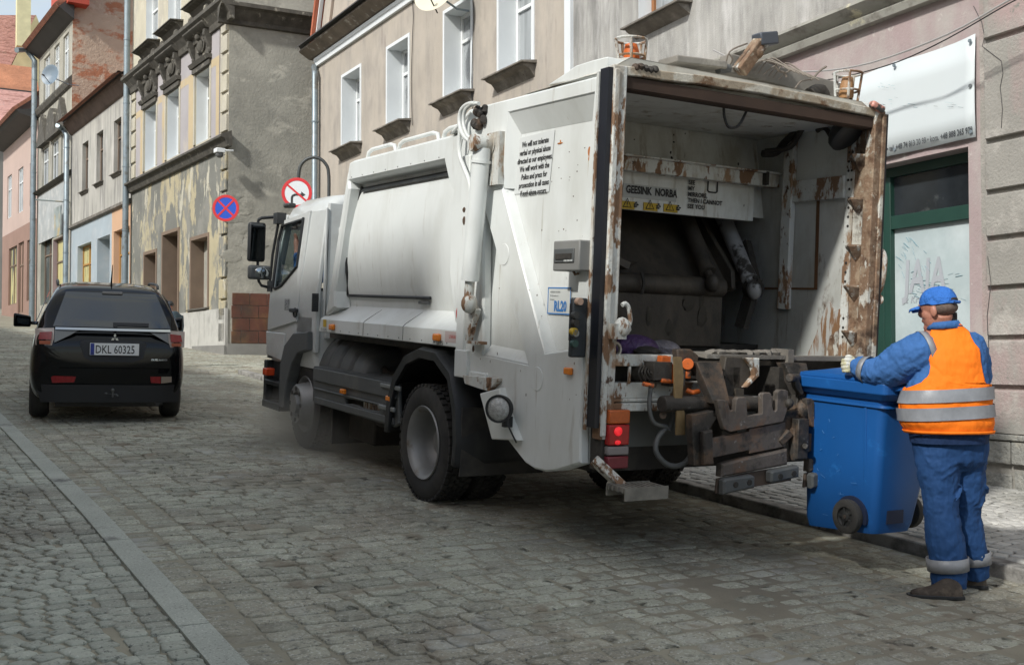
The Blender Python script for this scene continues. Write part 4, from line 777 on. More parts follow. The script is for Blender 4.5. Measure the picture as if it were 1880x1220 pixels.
# side guard
for sgn in (0,1):
    T=S_(578,682); T2=S_(737,700); Bt=S_(578,745); B2=S_(718,772); y0,y1=8.25,10.34; z0,z1=.52,.88
    c=MB(); c.plate([[(y0+.05,z1),(y1-.05,z1),(y1,z1-.03),(y1-.03,z0),(y0+.1,z0-.01),(y0,z0+.03)],[S_(629,731),S_(662,737),S_(690,744),S_(693,754),S_(675,752),S_(660,748),S_(650,743),S_(640,741),S_(629,741)]],0,3.62,3.66,.008)
    c.box(3.595,3.62,y0+.04,y1-.06,z1-.13,z1-.005); c.box(3.60,3.62,y0+.08,y1-.06,z0+.145,z0+.16); c.box(3.60,3.62,y0+.08,y1-.1,z0+.01,z0+.07)
    c.quad((3.62,y0,z1),(3.62,y1,z1),(3.9,y1,z1+.01),(3.9,y0,z1+.01)); c.box(3.62,3.95,y1-.02,y1,z0+.02,z1)
    sg=part("side_guard",mirx(c) if sgn else c,m_gry,tr,bevel=.006)
    c=MB(); 
    for (p_,q_) in (((700,702),(736,718)),((697,741),(725,757))): a_=S_(*p_,3.59); b_=S_(*q_,3.59); c.box(3.575,3.60,b_[0],a_[0],b_[1],a_[1])
    part("light_cover",mirx(c) if sgn else c,mat("pale_grey_cover",(.17,.18,.175),.6,vary=.15),sg,bevel=.01)
    for p_ in ((633,718),(718,731)): a_=S_(*p_,3.6); c=MB(); c.box(3.565,3.6,a_[0]-.045,a_[0]+.045,a_[1]-.022,a_[1]+.022); part("side_marker_lamp",mirx(c) if sgn else c,m_amb,sg,bevel=.008)
    c=MB(); c.box(3.664,3.68,S_(695,750)[0],S_(655,740)[0],.56,.68); part("rusty_plate",mirx(c) if sgn else c,m_rust,sg)
# wheels
def tyre(cx,cy,cz,rad,wid,side,deep,tread=44):
    """side=-1: outer face towards -x"""
    wh=MB(); hw=wid/2; rr_=rad*.60
    prof=[(rr_,-hw*.80),(rr_+.025,-hw*.98),(rad*.80,-hw*1.05),(rad*.93,-hw*.99),(rad*.975,-hw*.86),(rad*.985,-hw*.5),(rad*.985,hw*.5),(rad*.975,hw*.86),(rad*.93,hw*.99),(rad*.8,hw*1.05),(rr_+.025,hw*.98),(rr_,hw*.8)]
    wh.lathe(prof,(cx,cy,cz),(1,0,0),44)
    for k in range(tread):
        for j,(o_,w_) in enumerate(((-.78,.34),(-.38,.34),(0,.3),(.38,.34),(.78,.34))):
            a=2*math.pi*(k+(.5 if j%2 else 0))/tread; rad_=rad*.985+.006
            e=np.array([0,math.cos(a),math.sin(a)]); t=np.array([0,-math.sin(a),math.cos(a)])
            wh.obox(np.array([cx+o_*hw,cy,cz])+e*(rad_-.004),w_*hw,2*math.pi*rad/tread*.66,.020,[(1,0,0),t,e])
    return wh
def wheel(cx,cy,side,kind,inner=True):
    rad=.455; 
    t=part("wheel",tyre(cx,cy,rad,rad,.24,side,0),m_rub,tr,smooth=35)
    c=MB(); s=side; r0=rad*.60
    if kind=='rear': prof=[(r0+.018,s*.118),(r0+.012,s*.128),(r0-.005,s*.118),(r0-.02,s*.10),(r0-.035,s*.05),(r0-.045,s*.0),(r0-.055,s*-.06),(.18,s*-.10),(.165,s*-.09),(.11,s*-.09),(.10,s*-.02),(1e-4,s*-.01)]
    else: prof=[(r0+.018,s*.112),(r0+.01,s*.122),(r0-.01,s*.10),(r0-.025,s*.07),(.225,s*.09),(.205,s*.20),(.19,s*.215),(.13,s*.21),(.12,s*.17),(.10,s*.17),(.09,s*.235),(1e-4,s*.24)]
    c.lathe(prof,(cx,cy,rad),(1,0,0),36); part("rim",c,m_rim,t,smooth=40)
    nb=MB()
    for k in range(8 if kind=='front' else 10):
        a=2*math.pi*k/(8 if kind=='front' else 10); p_=np.array((cx+s*(.212 if kind=='front' else -.10),cy+.16*math.cos(a) if kind=='front' else cy+.137*math.cos(a),rad+(.16 if kind=='front' else .137)*math.sin(a)))
        nb.cyl(p_,p_+np.array((s*.008 if kind=='front' else s*.035,0,0)),.021 if kind=='front' else .015,8)
    part("wheel_nut" if kind=='rear' else "rim_hole",nb,m_dark if kind=='front' else m_rim,t,smooth=40)
for sgn in (1,-1):
    X=lambda x:x if sgn==1 else 2*TX-x
    wheel(X(3.63+.12),7.80,-sgn,'rear')
    part("wheel",tyre(X(4.05),7.80,.455,.455,.24,-sgn,0),m_rub,tr,smooth=35)
    wheel(X(3.72+.12),10.87,-sgn,'front')
# rear mudguards
fa=[(8.44,.47),(8.41,.72),(8.30,.95),(8.08,1.13),(7.80,1.205),(7.50,1.19),(7.24,1.05),(7.12,.80),(7.08,.55),(7.10,.36)]
for sgn in (0,1):
    P=[np.array(p) for p in fa]; sm=[]
    for i in range(len(P)-1):
        for k in range(3): sm.append(P[i]*(1-k/3)+P[i+1]*k/3)
    sm.append(P[-1]); cen=np.array((7.78,.45))
    c=MB(); outer=[(x,p[0],p[1]) for p in sm for x in (3.575,)]; rings=[]
    for p in sm:
        d=(p-cen); d/=np.linalg.norm(d)
        rings.append([(3.60,p[0]-d[0]*.09,p[1]-d[1]*.09),(3.57,p[0]-d[0]*.085,p[1]-d[1]*.085),(3.565,p[0]-d[0]*.02,p[1]-d[1]*.02),(3.60,p[0],p[1]),(3.8,p[0]+d[0]*.012,p[1]+d[1]*.012),(4.24,p[0]+d[0]*.012,p[1]+d[1]*.012)])
    c.loft(rings,cap=False,closed=False); part("mudguard",mirx(c) if sgn else c,m_blk,tr,smooth=50,solid=.012)
    c=MB(); c.box(3.60,4.3,7.085,7.105,.30,.80); part("mud_flap",mirx(c) if sgn else c,m_dusty,tr)
# ---- body (compactor box)
def yfront(z): return 9.53+(2.81-z)*.34
prof=[(3.66,2.82),(3.615,2.79),(3.615,2.645),(3.64,2.625),(3.745,2.605),(3.745,2.585),(3.72,2.50),(3.70,2.35),(3.685,2.15),(3.695,1.90),(3.725,1.68),(3.765,1.55),(3.775,1.49),(3.765,1.475),(3.60,1.365),(3.585,1.35),(3.585,1.235),(3.62,1.225),(TX,1.225),(TX,2.90),(4.2,2.885)]
c=MB(); yb=7.20
for sgn in (0,1):
    X=lambda x:x if not sgn else 2*TX-x
    A=[(X(x),yb,z) for x,z in prof]; Bq=[(X(x),yfront(z)+(.06 if z<1.4 else 0),z) for x,z in prof]
    n=len(A); c.add(A+Bq,[tuple(range(n)),tuple(range(n,2*n))]+[(i,(i+1)%n,n+(i+1)%n,n+i) for i in range(n)])
body=part("compactor_body",c,m_tw,tr,smooth=28)
for sgn in (0,1):
    c=MB(); # front frame and rear frame of the recessed panel
    fr=[S_(*p) for p in ((640,297),(600,420),(591,560),(590,604),(606,604),(618,575),(622,420),(637,335),(651,316))]
    c.plate([[(yfront(2.80)+.015,2.80),(yfront(2.2)+.015,2.2),(yfront(1.6)+.015,1.6),(yfront(1.37)+.03,1.37),(yfront(1.47)-.20,1.47),(yfront(1.6)-.13,1.62),(yfront(2.2)-.10,2.2),(yfront(2.55)-.10,2.56),(yfront(2.62)-.05,2.63)]],0,3.61,3.78,.02)
    part("side_frame",mirx(c) if sgn else c,m_tw,body); c=MB()
    rp=[S_(*p) for p in ((815,279),(826,330),(835,346),(828,420),(827,500),(835,575),(838,604))]
    yb_=S_(842,400)[0]
    c.plate([[(yb_-.02,2.64)]+[(a,b) for a,b in rp if True][0:]+[(yb_-.02,1.37)]],0,3.61,3.79,.025)
    part("side_frame",mirx(c) if sgn else c,m_tw,body)
    c=MB(); c.prism([(3.728,2.575),(3.700,2.535),(3.712,2.530),(3.738,2.572)],1,7.55,9.46); g_=[S_(642,346,3.69),S_(639,360,3.69),S_(632,400,3.69),S_(628,450,3.69),S_(626,500,3.69),S_(625,545,3.72)]
    pts=[(3.735,g_[0][0],g_[0][1])]+[(3.69,a,b) for a,b in g_[1:-1]]+[(3.75,g_[-1][0],1.585),(3.748,S_(785,553,3.72)[0],1.585)]
    xs=lambda z: float(np.interp(z,[1.49,1.55,1.68,1.90,2.15,2.35,2.5],[3.775,3.765,3.725,3.695,3.685,3.70,3.735]))
    pts=[(xs(z)-.010,y-((.13 if z<2.0 else .13+.16*(z-2.0)) if k_<len(pts)-1 else 0),z) for k_,(_,y,z) in enumerate(pts)]; c.tube(pts,.014,6); 
    part("door_gasket",mirx(c) if sgn else c,m_blk,body)
    q=S_(784,555,3.74); c=MB(); c.box(3.735,3.76,q[0]-.02,q[0]+.16,q[1]-.015,q[1]+.01); part("panel_latch",mirx(c) if sgn else c,m_gry,body,bevel=.004)
    for p_ in ((612,600),(805,619)): q=S_(*p_,3.585); c=MB(); c.box(3.55,3.585,q[0]-.055,q[0]+.045,q[1]-.028,q[1]+.028); part("side_marker_lamp",mirx(c) if sgn else c,m_amb,body,bevel=.012)
    c=MB(); q=S_(596,592,3.585); c.box(3.581,3.584,q[0]-.05,q[0]+.03,q[1]-.04,q[1]+.03); q=S_(848,616); c.box(3.592,3.596,q[0]-.04,q[0]+.045,q[1]-.12,q[1]+.08); part("warning_sticker",mirx(c) if sgn else c,m_yst,body)
def side_text(name,body_t,px,py,X,size,m,par,wx=1.,align='LEFT',lh=1.,shear=0.,bold=0.):
    y,z=S_(px,py,X); t=MB(); t.text(body_t,(X,y,z),(0,-1,0),(0,0,1),size,wx=wx,align=align,lh=lh,shear=shear,bold=bold); return part(name,t,m,par)
side_text("lettering","TP 120 PSI",794,631,3.583,.032,m_ink,body,wx=.9); side_text("lettering","TP 110 PSI",589,607,3.583,.028,m_ink,body,wx=.9)
side_text("lettering","UWAGA",824,621,3.582,.03,m_redink,body); 
c=MB(); a_=S_(817,611,3.583); b_=S_(839,626,3.583); c.box(3.5835,3.5845,b_[0],a_[0],b_[1]-.015,a_[1]+.015); part("label_plate",c,mat("pink_label",(.60,.50,.48),.5),body)
a_=S_(845,575,3.60); c=MB(); c.lathe([(.052,0),(.064,0),(.064,.003),(.052,.003)],(3.600,a_[0],a_[1]),(-1,0,0),20); c.bar((3.598,a_[0]+.04,a_[1]+.04),(3.598,a_[0]-.04,a_[1]-.04),.004,.012,(1,0,0)); part("prohibition_sign",c,m_redink,body)
c=MB(); c.ball((3.597,a_[0],a_[1]+.025),.003,.012,.012,8,6); c.tube([(3.597,a_[0],a_[1]+.015),(3.597,a_[0],a_[1]-.012),(3.597,a_[0]+.012,a_[1]-.035)],.006,5); c.tube([(3.597,a_[0]-.02,a_[1]+.005),(3.597,a_[0]+.02,a_[1]+.005)],.004,5); part("prohibition_pictogram",c,m_ink,body)
for sgn in (0,1):
    c=MB()
    for y_ in (8.15,9.0): c.tube([(3.5835,y_,1.24),(3.5835,y_,1.35),(3.60,y_,1.368),(3.755,y_,1.468)],.0022,4)
    part("panel_seam",mirx(c) if sgn else c,m_grime,body)
    c=MB()
    for k in range(12): c.ball((3.5845,7.35+k*.22,1.255),.003,.007,.007,6,4)
    for k in range(9): c.ball((3.6135,7.4+k*.26,2.66),.003,.006,.006,6,4)
    part("rivet_row",mirx(c) if sgn else c,m_gry,body)
# roof rails
for (y0,y1,z_) in ((9.45,8.80,2.83),(8.75,7.95,2.83),(7.88,7.3,2.83)):
    for x in (3.75,4.25) if y0>9 else (3.75,):
        c=MB()
        c.tube([(x,y0,z_),(x,y0-.03,z_+.06),(x,y0-.12,z_+.08),(x,y1+.12,z_+.08),(x,y1+.03,z_+.06),(x,y1,z_)],.018,8); part("roof_rail",c,m_tw,body,smooth=50)
# ---- tailgate with the hopper
YR=5.40
sil=[(883,191),(1102,138),(1098,160),(1065,790),(1065,850),(1020,864),(1000,865),(980,860),(962,848),(945,826),(925,800),(912,760),(905,722),(868,690),(853,686),(850,400),(848,240),(822,246),(860,192)]
sil=[S_(*p) for p in sil]; sil=[(y,min(z,2.955)) for y,z in sil]
sil=[(max(y,5.49),z) for y,z in sil]
up=[S_(*p) for p in ((939,218),(1089,180),(1089,180),(1048,642),(1002,646),(932,346))]; 
up=[S_(934,208),S_(1094,171),S_(1050,640),S_(1001,647),S_(988,600),S_(923,346)]
up=[(max(y,5.54),z) for y,z in up]
tri=[S_(889,385),S_(968,668),S_(886,650)]
for sgn in (0,1):
    c=MB(); c.plate([sil,up,tri],0,3.60,3.67,.012); c.plate([sil],0,3.672,3.69)
    tg=part("tailgate_side",mirx(c) if sgn else c,m_tw,tr)
    if sgn==0: tgL=tg
    # sloping soffit of the recess
    c=MB(); u0,u1=up[0],up[1]; c.add([(3.605,u0[0],u0[1]),(3.605,u1[0],u1[1]),(3.671,u1[0],u1[1]-.14),(3.671,u0[0]-.06,u0[1]-.14)],[(0,1,2,3)])
    a,b=up[5],up[3]; c.add([(3.605,a[0],a[1]),(3.605,b[0],b[1]),(3.671,b[0]-.022,b[1]+.01),(3.671,a[0]-.028,a[1])],[(0,1,2,3)]); t1_,t2_=tri[2],tri[1]; c.add([(3.605,t1_[0],t1_[1]),(3.605,t2_[0],t2_[1]),(3.671,t2_[0]+.01,t2_[1]+.07),(3.671,t1_[0],t1_[1]+.07)],[(0,1,2,3)]); c.add([(3.605,up[0][0],up[0][1]),(3.605,a[0],a[1]),(3.671,a[0]-.06,a[1]),(3.671,up[0][0]-.06,up[0][1]-.14)],[(0,1,2,3)])
    part("recess_lining",mirx(c) if sgn else c,m_tw,tg)
    c=MB(); yb_=S_(862,400)[0]; c.box(3.575,3.66,yb_-.02,7.19,1.20,2.62); c.box(3.57,3.66,7.0,7.19,1.02,1.22); c.box(3.58,3.70,6.72,6.98,1.02,1.075)
    part("hinge_post",mirx(c) if sgn else c,m_tw,tg,bevel=.008)
    c=MB(); c.plate([[S_(858,688),S_(922,694),S_(922,700),S_(905,718),S_(885,712),S_(862,704)]],0,3.56,3.64,.004); c.cyl((3.55,*S_(904,702)),(3.66,*S_(904,702)),.035,12); part("hinge_bracket",mirx(c) if sgn else c,m_rw,tg,bevel=.004)
    t0=np.array((3.50,*S_(886,264,3.50))); t1=np.array((3.50,*S_(863,515,3.50))); c=MB(); c.tube([t0+(t1-t0)*.03,t0+(t1-t0)*.7],.062,18); c.tube([t0+(t1-t0)*.70,t1],.062,18); c.lathe([(.064,0),(.070,.0),(.070,.02),(.064,.02)],t0+(t1-t0)*.12,t1-t0,18); part("lift_cylinder",mirx(c) if sgn else c,m_tw,tg,smooth=40)
    c=MB(); c.lathe([(1e-4,-.14),(.055,-.14),(.062,-.12),(.062,-.0),(.075,.0),(.075,.06),(1e-4,.06)],t0+np.array((.05,0,0)),(1,0,0),20); c.box(3.56,3.62,t0[1]-.13,t0[1]+.05,t0[2]-.28,t0[2]+.08); part("cylinder_pivot",mirx(c) if sgn else c,m_steel if sgn else m_rw,tg,smooth=40)
    c=MB(); c.tube([t1,t1+np.array((0,.01,-.14))],.035,10); c.ball(t1+np.array((0,.0,-.16)),.06,.055,.07,10,7); c.prism([(t1[1]-.05,t1[2]-.2),(t1[1]+.14,t1[2]-.12),(t1[1]+.10,t1[2]-.42),(t1[1]+.06,t1[2]-.42)],0,3.53,3.57); c.box(3.52,3.60,t1[1]-.10,t1[1]+.06,t1[2]-.44,t1[2]-.42); part("cylinder_foot",mirx(c) if sgn else c,m_rw,tg,smooth=40)
    c=MB(); P=lambda px,py,x=3.53:(x,*S_(px,py,x)); 
    for dx,rad in ((0,.017),(7,.014)):
        c.tube([P(868+dx,262),P(852+dx,250),P(844+dx,228),P(846+dx,205),P(858+dx,192),P(872+dx,190)],rad,8,sm=4)
    c.tube([P(845,232),P(843,280),P(852,308),P(862,335),P(864,372)],.016,8,sm=4); c.tube([P(849,255),P(845,275),P(848,300)],.008,6,sm=3)
    part("hydraulic_hose",mirx(c) if sgn else c,m_tw,tg,smooth=60)
    c=MB(); q=P(876,210,3.56); 
    for k in range(9): c.ball((q[0]+random.uniform(-.02,.03),q[1]+random.uniform(-.07,.07),q[2]+random.uniform(-.08,.05)),.03,.03,.035,8,6,jit=.25)
    part("hose_couplings",mirx(c) if sgn else c,m_steel,tg,smooth=30)
    c=MB(); c.tube([P(830,245,3.6),P(866,205,3.6)],.01,5); part("gusset_edge",mirx(c) if sgn else c,m_tw,tg)
    for p_,rd in (((925,467),.075),((986,695),.078)):
        q=S_(*p_); c=MB(); c.lathe([(1e-4,.004),(rd-.003,.004),(rd,.0)],(3.60,q[0],q[1]),(-1,0,0),24); c.lathe([(rd,.001),(rd+.006,.001)],(3.6,q[0],q[1]),(-1,0,0),24); part("round_cover",mirx(c) if sgn else c,m_tw,tg,smooth=40)
    # stepped lower plate with the work lamp
    c=MB(); c.plate([[S_(880,722,3.55),S_(916,712,3.55),S_(922,740,3.55),S_(948,808,3.55),S_(902,806,3.55)]],0,3.55,3.62,.008); lp=part("lamp_plate",mirx(c) if sgn else c,m_tw,tg)
    q=S_(925,750,3.50); c=MB(); AX=(.80,.60,0); c.lathe([(.088,-.005),(.092,.02),(.086,.05),(.04,.075),(1e-4,.08)],(3.46,q[0],q[1]),AX,24); c.lathe([(.080,-.008),(.092,-.01),(.094,.012)],(3.46,q[0],q[1]),AX,24); c.box(3.50,3.56,q[0]-.02,q[0]+.02,q[1]-.12,q[1]-.05); c.tube([P(932,768,3.5),P(933,780,3.5),P(940,796,3.52),P(948,812,3.56)],.006,5,sm=3); wl_=part("work_lamp",mirx(c) if sgn else c,m_blk,tg,smooth=40)
    c=MB(); c.lathe([(.080,-.0),(.06,-.012),(.03,-.018),(1e-4,-.02)],(3.46,q[0],q[1]),AX,24); part("lens",mirx(c) if sgn else c,mat("ribbed_lens",(.42,.43,.42),.15,metal=.4,vary=.3,vscale=60,bump=.6,bscale=160),wl_,smooth=50)
    c=MB(); q=S_(1047,681); c.box(3.575,3.60,q[0]-.035,q[0]+.045,q[1]-.022,q[1]+.022); part("side_marker_lamp",mirx(c) if sgn else c,m_amb,tg,bevel=.008)
# small things on the left side only
c=MB(); yb_,zb_=S_(1075,547,3.58); y2_,z2_=S_(1043,655,3.50); c.box(3.495,3.60,yb_-.0,y2_,z2_,zb_); cb=part("control_box",c,mat("charcoal_box",(.03,.035,.04),.5,vary=.15),tgL,bevel=.01)
for p_,m_ in (((1060,553),mat("pale_knob",(.45,.30,.22),.5)),((1053,578),m_blk),((1053,592),m_grime),((1052,611),mat("grey_knob",(.22,.22,.2),.5)),((1050,608),m_yst),((1051,630),mat("green_knob",(.02,.06,.05),.5))):
    q=L(p_[0],p_[1],1,yb_); c=MB(); c.cyl((float(q[0]),yb_,float(q[2])),(float(q[0]),yb_-.035,float(q[2])),.022,12); part("push_button",c,m_,cb,smooth=40)
c=MB(); c.prism([(yb_+.01,z2_+.10),(y2_-.01,z2_+.10),(y2_-.01,z2_+.32),(yb_+.01,z2_+.32)],0,3.490,3.494); part("box_face",c,m_seal,cb)
c=MB(); a_=S_(1024,443,3.55); b_=S_(1070,497,3.55); c.box(3.52,3.67,b_[0],a_[0],b_[1],a_[1]); mb_=part("meter_box",c,mat("grey_meter_box",(.20,.20,.19),.6,vary=.1,layers=[((.30,.29,.22),4,.6,.05)]),tgL,bevel=.008)
c=MB(); c.box(3.512,3.522,b_[0]+.05,a_[0]-.02,b_[1]+.05,a_[1]-.05); part("display",c,m_gry,mb_,bevel=.004); c=MB(); c.box(3.506,3.512,b_[0]+.07,a_[0]-.045,b_[1]+.07,a_[1]-.08); 
part("display_pane",c,m_grime,mb_)
c=MB(); [c.box(3.508,3.514,b_[0]+.06+k*.016,b_[0]+.068+k*.016,b_[1]+.055,b_[1]+.066) for k in range(6)]; part("key",c,m_wst,mb_)
c=MB(); c.tube([P(1052,497,3.58),P(1056,504,3.58),P(1062,502,3.58)],.008,5); part("box_clip",c,m_rust,mb_)
a_=S_(1007,527,3.665); b_=S_(1047,578,3.665); c=MB(); c.box(3.664,3.668,b_[0],a_[0],b_[1],a_[1]); pq=part("placard",c,m_wst,tgL)
c=MB(); 
for q_ in ((b_[0],a_[0],a_[1]-.008,a_[1]),(b_[0],a_[0],b_[1],b_[1]+.008),(a_[0]-.006,a_[0],b_[1],a_[1]),(b_[0],b_[0]+.006,b_[1],a_[1])): c.box(3.662,3.664,*q_)
c.text("RL20",(3.662,*S_(1016,570,3.66)),(0,-1,0),(0,0,1),.062,wx=.8,bold=.004); part("placard_lettering",c,m_blu,pq)
c=MB(); 
for k,(t_,w__) in enumerate((("GEESINK NORBA",1),("BV Emmeloord",1),("Holland",1))): c.text(t_,(3.662,a_[0]-.03,a_[1]-.035-k*.024),(0,-1,0),(0,0,1),.011)
part("small_print",c,m_gry,pq)
c=MB(); c.plate([[S_(946,256,3.668),S_(1019,238,3.668),S_(1008,352,3.668),S_(938,357,3.668)]],0,3.666,3.669); st=part("sticker",c,mat("sticker_paper",(.62,.64,.63),.5,vary=.03),tgL)
t=MB(); cy_,cz_=S_(981,266,3.66); 
for k,ln in enumerate(("We will not tolerate","verbal or physical abuse","directed at our employees.","We will work with the","Police and press for","prosecution in all cases","if such abuse occurs.")):
    t.text(ln,(3.664,cy_-.0,cz_-k*.0545),(0,-1,0.0),(0,0,1),.036,align='CENTER',wx=.80,bold=.0015,shear=.15)
part("sticker_lettering",t,m_ink,st)
c=MB(); q=S_(1083,290,3.67)
for (px_,py_,ry,rz) in ((1082,278,.016,.03),(1083,290,.02,.02),(1028,263,.03,.006),(1050,207,.008,.016),(990,252,.003,.005),(1029,259,.006,.008)):
    q=S_(px_,py_,3.67); c.ball((3.67,*q),.003,ry,rz,9,5,jit=.3)
part("rust_spot",c,mat("orange_rust",(.42,.15,.035),.8,vary=.3,vscale=30),tgL)
c=MB(); q=S_(1083,292,3.67); c.add([(3.6705,q[0]+.02,q[1]),(3.6705,q[0]-.022,q[1]),(3.6705,q[0]-.03,q[1]-.62),(3.6705,q[0]+.012,q[1]-.55)],[(0,1,2,3)]); part("rust_streak",c,mat("rust_streak",(.49,.45,.35),.5,vary=.12,vscale=(3,20,2),layers=[((.50,.525,.52),(3,30,1.5),.5,.12)]),tgL)
c=MB()
for k in range(46):
    yq=random.uniform(5.6,6.95); zq=random.uniform(.8,2.7); 
    if random.random()<.5: c.ball((3.6,yq,zq),.0015,random.uniform(.002,.006),random.uniform(.003,.012),6,4)
    else: c.ball((3.672,random.uniform(5.6,6.1),random.uniform(1.9,2.6)),.0015,random.uniform(.002,.008),random.uniform(.003,.006),6,4)
for p_ in ((866,468),(865,546),(869,590),(869,640),(868,556),(852,385),(852,405),(857,455)): q=S_(*p_,3.574); c.ball((3.573,*q),.004,.012+random.random()*.01,.02+random.random()*.02,8,5,jit=.5)
cdo=part("chipped_paint",c,mat("dark_chips",(.09,.055,.035),.8,vary=.3),tgL); cdo["kind"]="stuff"
c=MB(); a_=S_(845,688,3.575); c.ball((3.575,a_[0],a_[1]+.02),.004,.05,.03,10,5,jit=.4); 
# black seal and the rusty rear posts
for sgn in (0,1):
    c=MB(); c.box(3.603,3.635,5.395,5.480,.85,2.965); part("rubber_seal",mirx(c) if sgn else c,m_seal,tg if sgn else tgL)
    c=MB(); c.box(3.636,3.735,5.39,5.47,.78,2.985); c.box(3.636,3.675,5.375,5.39,.80,2.96); rp_=part("rear_post",mirx(c) if sgn else c,m_rust if sgn else m_rw,tr,bevel=.008)
    c=MB(); c.box(3.594,3.606,5.482,5.506,.83,2.95); part("post_flange",mirx(c) if sgn else c,m_rw,rp_)
postL=[o for o in bpy.data.objects if o.name.startswith("rear_post")][0]
c=MB(); q=B_(1128,600,5.36); c.box(3.66,3.76,5.33,5.42,q[1]-.07,q[1]+.02); c.ball((3.74,5.35,q[1]),.05,.05,.06,10,7,jit=.2); c.tube([(3.72,5.36,q[1]-.03),(3.80,5.36,q[1]+.02),(3.79,5.36,q[1]+.11),(3.765,5.36,q[1]+.14),(3.74,5.36,q[1]+.13)],.014,8,sm=3); part("post_hook",c,m_rw,postL,smooth=40)
c=MB(); q=B_(1128,638,5.42); c.lathe([(.035,-.01),(.048,-.01),(.048,.01),(.035,.01)],(q[0],5.42,q[1]-.01),(0,1,0),18); part("lifting_eye",c,m_rw,postL,smooth=40)
# right inner wall of the hopper
hop=thing("x","",""); bpy.data.objects.remove(hop)
WX=5.86
c=MB(); c.box(3.71,3.73,5.50,7.3,1.0,2.93); part("hopper_wall",c,m_tin,tr); c=MB(); c.box(WX,WX+.06,5.40,7.3,1.0,2.93); rwall=part("hopper_wall",c,m_tin,tr)
m_lit=m_rw
c=MB(); W_=lambda px,py,x=WX-.01:(x,*S_(px,py,x))
y1_=S_(1560,300,WX)[0]; ys_=S_(1590,300,WX)[0]
c.plate([[(5.40,.9),(5.40,2.95),(5.60,2.95),(5.585,1.9),(5.62,1.5),(5.75,1.42),(5.8,1.2),(5.75,.9)]],0,WX-.008,WX-.001); rs=part("rusted_wall_edge",c,m_rust,rwall)
c=MB(); c.box(WX-.018,WX-.008,5.585,5.655,1.05,2.88)
part("drilled_strip",c,m_rw,rwall)
c=MB()
for k in range(26):
    z=2.72-k*.065
    if (k//3)%2==0 or k<6:
        for y in (5.605,5.635) if k<4 else (5.62,): c.cyl((WX-.021,y,z),(WX-.018,y,z),.010,8)
part("bolt_hole",c,m_grime,rwall)
for k,(px_,py_) in enumerate(((1600,283),(1586,364),(1580,450),(1577,524),(1571,607))):
    z=S_(px_,py_,WX)[1]; c=MB(); c.add([(WX,5.44,z),(WX,5.66,z),(WX-.11,5.52,z),(WX,5.44,z-.012),(WX,5.66,z-.012),(WX-.11,5.52,z-.012),(WX,5.54,z-.13)],[(0,1,2),(0,2,5,3),(1,4,5,2),(3,5,6),(5,4,6)]); part("gusset",c,m_rust,rwall)
c=MB(); c.box(WX-.05,WX,6.16,6.26,1.6,2.93); part("wall_channel",c,m_rw,rwall,bevel=.006)
c=MB(); c.box(WX-.035,WX,5.66,6.16,2.40,2.56); part("wall_rail",c,m_rw,rwall,bevel=.004)
c=MB(); c.plate([[(5.90,1.75),(5.93,1.75),(5.945,2.4),(5.915,2.4)],],0,WX-.005,WX-.001); c.box(WX-.006,WX-.001,5.92,6.5,1.75,1.765); part("rust_seam",c,mat("deep_rust",(.13,.06,.025),.85,vary=.2),rwall)
c=MB(); c.plate([[(5.66,1.05),(5.66,1.62),(5.72,1.60),(5.78,1.68),(5.84,1.55),(5.9,1.4),(5.98,1.25),(6.0,1.05)]],0,WX-.006,WX-.001); part("scraped_patch",c,mat("scraped_paint",(.42,.42,.40),.6,vary=.1,layers=[((.22,.12,.06),(6,22,3),.52,.03,None,9),((.20,.18,.15),(4,4,2),.6,.05)]),rwall)
c=MB(); c.tube([W_(1470,235,WX-.06),W_(1440,262,WX-.06),W_(1425,280,WX-.06),W_(1400,282,5.7)],.028,8,sm=4); c.tube([W_(1500,205,WX-.06),W_(1470,240,WX-.08),W_(1450,270,WX-.08),W_(1405,278,5.7)],.022,8,sm=4); c.tube([W_(1500,240,WX-.05),W_(1515,235,WX-.05),W_(1530,258,WX-.05)],.018,7,sm=4); part("hopper_hose",c,m_grime,rwall,smooth=50)
c=MB(); c.lathe([(1e-4,-.06),(.10,-.06),(.13,-.02),(.13,.02),(.1,.04),(1e-4,.04)],(5.74,5.58,2.83),(.1,-.6,-.6),20); part("inner_work_lamp",c,m_blk,rwall,smooth=40)
# roof of the tailgate
c=MB(); c.box(3.66,WX+.06,5.47,7.2,2.93,2.962); 
c.loft([[(3.62,5.46,2.95),(3.62,5.7,2.955),(3.62,6.1,2.955),(3.62,6.4,2.955)],[(3.80,5.46,3.06),(3.80,5.7,3.09),(3.80,6.0,3.04),(3.80,6.35,2.965)],[(5.75,5.46,3.04),(5.75,5.7,3.08),(5.75,6.0,3.05),(5.75,6.35,2.965)],[(5.93,5.46,2.95),(5.93,5.7,2.955),(5.93,6.1,2.955),(5.93,6.4,2.955)]],cap=False,closed=False)
c.add([(3.62,5.462,2.95),(3.80,5.462,3.06),(5.75,5.462,3.04),(5.93,5.462,2.95)],[(0,1,2,3)]); part("tailgate_roof",c,mat("dusty_roof_white",(.50,.49,.44),.7,vary=.15,vscale=2,layers=[((.36,.32,.26),2.5,.56,.08)]),tr,smooth=30)
c=MB(); c.box(3.72,WX,5.5,6.6,2.915,2.928); part("hopper_ceiling",c,m_tin,tr)
c=MB(); n=14; topf=[];
for k in range(n+1):
    x=3.70+(5.90-3.70)*k/n; topf.append((x,2.985+.03*math.sin(math.pi*k/n)+.003*math.sin(k*2.1)))
v=[];f=[]
for x,z in topf: v+= [(x,5.395,z-.055),(x,5.395,z),(x,5.52,z+.01),(x,5.52,z-.055)]
for k in range(n): 
    for i in range(4): j=(i+1)%4; f.append((k*4+i,k*4+j,(k+1)*4+j,(k+1)*4+i))
